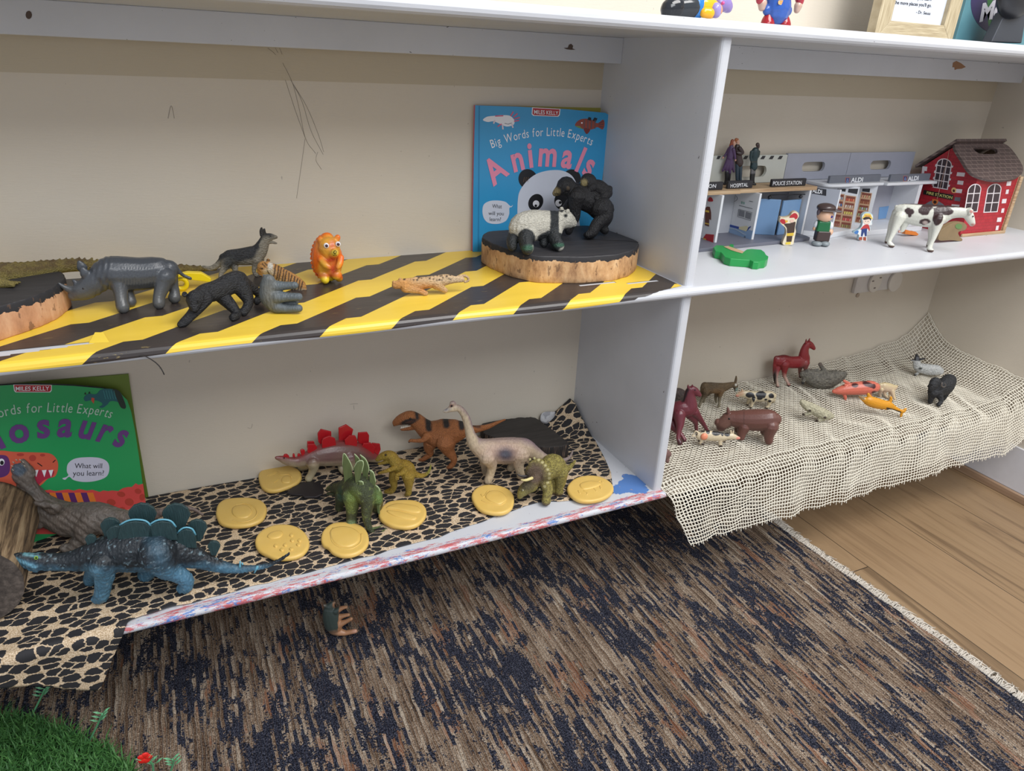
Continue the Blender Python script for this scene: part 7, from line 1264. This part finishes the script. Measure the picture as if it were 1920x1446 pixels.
horse(Z10, (880, 760), (990, 740), 'black toy ram with curled grey horns standing on the net by the right wall', [[(1050, 560, 70, 90), (1020, 600, 84, 40), (980, 620, 74, 0), (930, 620, 60, -20)], [(930, 570, 48, -50), (910, 600, 38, -66), (898, 630, 24, -72)]], [(-20, [(950, 650, 50), (975, 700, 26), (985, 740, 17), (960, 772, 17)]), (-30, [(915, 660, 46), (895, 710, 24), (885, 745, 18)]), (60, [(1030, 640, 40), (1010, 700, 24), (1005, 720, 16)])],
      [(('all',), (38, 40, 44))], (905, 590, 5, -92), ramx, .0009, 'toy_ram', 'toy ram', mat=M_wool, facing=True, ears=([(878, 600, 12, -50), (868, 606, 8, -50)],))
# two more animals half hidden behind the divider
horse(Z9, (180, 780), (300, 760), 'rough grey-brown toy animal half hidden behind the divider and maroon horse', [[(150, 690, 60), (200, 680, 62), (240, 700, 50), (270, 740, 30)]], [(-10, [(180, 720, 30), (175, 760, 18)]), (10, [(240, 720, 26), (250, 770, 16)])], [(('all',), (96, 82, 78)), (('noise', 160, .5, 60), (70, 60, 56), 0, 12)], None, name='toy_animal', cat='toy animal', mat=M_wool, facing=True)
horse(Z9, (40, 1300), (110, 1280), 'smooth mauve-brown toy animal mostly hidden behind the lower end of the divider', [[(20, 1230, 60), (70, 1215, 56), (105, 1220, 34)]], [(-10, [(40, 1250, 36), (30, 1290, 22)]), (10, [(95, 1240, 26), (100, 1280, 18)])], [(('all',), (112, 84, 80))], None, name='toy_animal', cat='toy animal', facing=True)
# ================================================================== ON THE TOP SHELF
def tp(x, y, yy): return ony(ZT(x, y), yy)
# fallen figure
B = Body(ZT, (300, 200), (700, 230), TOP, .0012, .9, P0=(-.01, -.215, TOP)); B.n = np.array((0, 1.0, 0)); B.sc = depth(B.P0)/F*B.px
r = empty('toy_figure', (.0, -.215, TOP), 'glossy toy figure in black, yellow and purple lying on its side on the top shelf', 'toy figure')
for nm, col_, ch in (('helmet', (30, 32, 36), [[(230, 110, 112), (300, 90, 120)]]), ('trousers', (44, 48, 52), [[(330, 100, 108), (420, 90, 112), (500, 90, 112)]]), ('belt', (42, 116, 186), [[(555, 60, 108), (548, 120, 104)]]), ('jacket', (236, 170, 30), [[(600, 80, 110), (690, 90, 112), (730, 110, 100)]]), ('arm', (236, 170, 30), [[(640, 150, 52, -90), (710, 160, 56, -100)]]), ('cuff', (150, 136, 190), [[(780, 110, 70, -90), (785, 150, 60, -90)]]), ('hand', (206, 146, 110), [[(815, 100, 44, -100), (820, 130, 44, -100)]]), ('bag', (136, 118, 176), [[(830, 40, 80, 40), (900, 60, 84, 40), (930, 100, 50, 40)]]), ('button', (206, 80, 150), [[(868, 36, 22, -70)]])):
    B.mb = MB(); [B.chain(c_) for c_ in ch]; B.skin(nm, toy('gloss_%s' % nm, .12, 50, .05, .0003, .02), [(('all',), col_)], r, 6, rest=False)
# standing blue robot-like figure
B = Body(ZT, (1400, 290), (1600, 300), TOP, .0012, .9, P0=(.172, -.150, TOP)); B.n = np.array((0, 1.0, 0)); B.sc = depth(B.P0)/F*B.px
r = empty('toy_figure', (.172, -.150, TOP), 'glossy toy figure in blue tunic with red boots standing on the top shelf', 'toy figure')
def part(nm, col_, ch, lat=.9):
    B.mb = MB(); [B.chain(c_, lat=lat) for c_ in ch]; B.skin(nm, toy('gloss_%s_2' % nm, .12, 50, .05, .0003, .02), [(('all',), col_)], r, 6, rest=False)
part('boots', (150, 26, 34), [[(1420, 180, 44, 0), (1405, 240, 70, 0), (1400, 300, 84, -10)], [(1600, 190, 44, 0), (1600, 250, 68, 0), (1600, 305, 80, -10)]]); part('tunic', (44, 84, 162), [[(1530, -200, 120), (1530, -60, 150), (1528, 40, 165), (1525, 110, 172)], [(1400, 120, 60), (1520, 140, 60), (1640, 130, 60)]], .7)
part('hand', (186, 156, 140), [[(1340, 40, 54), (1335, 90, 40)]]); part('hand', (186, 156, 140), [[(1770, 70, 48), (1755, 120, 36)]]); part('sleeve', (166, 44, 60), [[(1320, -60, 60), (1310, 0, 44)], [(1790, -40, 60), (1790, 20, 46)]]); part('neck_and_head', (210, 170, 150), [[(1530, -330, 130), (1530, -420, 130)]])
S = Sheet((0, -.150-.125*B.sc*1.0*1.0-.0135, 0), (0, 1, 0), ZT); art_many('badge', S, [(smooth_closed([(1532, 12), (1550, 4), (1600, 6), (1622, 16), (1618, 52), (1590, 60), (1545, 56), (1530, 44)], 4), ink((222, 170, 110))), (stroke([(1545, 18), (1608, 22)], 9), ink((212, 120, 50))), (stroke([(1548, 38), (1606, 40)], 8), ink((212, 120, 50)))], r)
# photo frame
fr_ = ZU; y_ = -.105; S = Sheet((0, y_, 0), (0, 1, 0), ZU); q0, q1 = S.p(130, 400), S.p(1112, 470); x0, x1 = q0[0], S.p(1112, 300)[0]; zs = TOP
fw = .032; fh = .26; r = empty('framed_quote', ((x0+x1)/2, y_+.01, TOP), 'pale oak picture frame with handwritten quote standing on the top shelf', 'picture frame')
t = NT('limed_oak'); n = t.noise(1, t.mp((30, 30, 500)), det=4); t.col(t.ramp(n, [(.3, lin((150, 134, 104))), (.6, lin((182, 168, 138))), (.75, lin((198, 186, 158)))])).rough(.6); M_oakh = t.m
t = NT('limed_oak_upright'); n = t.noise(1, t.mp((500, 30, 30)), det=4); t.col(t.ramp(n, [(.3, lin((150, 134, 104))), (.6, lin((182, 168, 138))), (.75, lin((198, 186, 158)))])).rough(.6); M_oakv = t.m
def mitre(nm, P, m): mb = MB(); mb.prism([(x, y_, z) for x, z in P], (0, .018, 0)); mb.build(nm, r, mat=m, bevel=.001)
mitre('bottom_rail', [(x0, TOP), (x1, TOP), (x1-fw, TOP+fw), (x0+fw, TOP+fw)], M_oakh); mitre('side_rail', [(x0, TOP), (x0+fw, TOP+fw), (x0+fw, TOP+fh-fw), (x0, TOP+fh)], M_oakv); mitre('side_rail', [(x1, TOP), (x1, TOP+fh), (x1-fw, TOP+fh-fw), (x1-fw, TOP+fw)], M_oakv); mitre('top_rail', [(x0, TOP+fh), (x0+fw, TOP+fh-fw), (x1-fw, TOP+fh-fw), (x1, TOP+fh)], M_oakh)
mb = MB(); mb.box((x0+fw-.002, y_+.008, TOP+fw-.002), (x1-fw+.002, y_+.011, TOP+fh-fw)); pp = mb.build('printed_quote', r, mat=flat((200, 206, 218), .3))
S = Sheet((0, y_+.008, 0), (0, 1, 0), ZU); lettering('quote_text', S, "the more places you'll go.", (360, 46), (806, 86), (366, 2), K_, pp, off=.0004, bold=.012); lettering('quote_text', S, '- Dr. Seuss', (622, 160), (792, 180), (630, 122), K_, pp, off=.0004, bold=.01)
lettering('quote_text', S, 'The more that you learn', (360, -22), (806, 10), (366, -66), K_, pp, off=.0004, bold=.012)
# teal box with round logo and black stand in front
y2 = -.050; S = Sheet((0, y2, 0), (0, 1, 0), ZU); a = S.p(1095, 480); b_ = S.p(2350, 560); r = empty('teal_box', ((a[0]+b_[0])/2, y2+.01, TOP), 'teal blue box with a dark round logo and white letters behind the black stand', 'box')
t = NT('teal_print'); n = t.noise(14, det=3); t.col(t.mix(n, lin((58, 104, 118)), lin((104, 150, 158)))).rough(.4); mb = MB(); mb.box((a[0], y2, TOP), (.985, y2+.045, TOP+.26)); bx = mb.build('carton', r, mat=t.m, bevel=.001)
art_many('logo_emblem', S, [(oval(1640, 40, 360, 380, n=40), ink((58, 52, 88))), ([(1480, -40), (1540, -30), (1530, 300), (1490, 300)], ink((50, 110, 60)), True)], bx)
lettering('logo_text', S, 'Mo', (1380, 255), (1660, 180), (1420, 40), ink((206, 206, 216)), bx, off=.0010, bold=.05); lettering('logo_text', S, 'L', (1510, 378), (1580, 360), (1530, 225), ink((206, 206, 216)), bx, off=.0010, bold=.05)
y3 = -.135; q = ony(ZU(1900, 500), y3); r = empty('black_device_stand', (q[0], y3, TOP), 'black plastic stand with round base in front of the teal box', 'stand'); M_bk = flat((34, 35, 40), .35)
mb = MB(); cb = np.array((q[0]+.012, y3+.030, TOP)); mb.prism([cb+np.array((.085*math.cos(a_), .042*math.sin(a_), 0)) for a_ in np.linspace(0, 2*math.pi, 40, endpoint=False)], (0, 0, .006)); mb.build('base', r, mat=M_bk, bevel=.002)
S = Sheet((0, y3+.03, 0), (0, 1, 0), ZU); mb = MB(); P = [S.p(x, y) for x, y in [(1530, 505), (1580, 400), (1660, 230), (1700, 150), (1960, 110), (1930, 300), (1895, 520)]]; P = [(p[0], p[1], max(p[2], TOP+.004)) for p in P]; mb.prism(P, (0, .02, 0)); mb.build('column', r, mat=flat((58, 62, 70), .4), bevel=.002)
mb = MB(); c_ = S.p(1820, -60); mb.ball(c_-np.array((0, .002, 0)), .047, sc=(1, .45, .85), nu=24, nv=12); mb.build('head', r, True, M_bk)
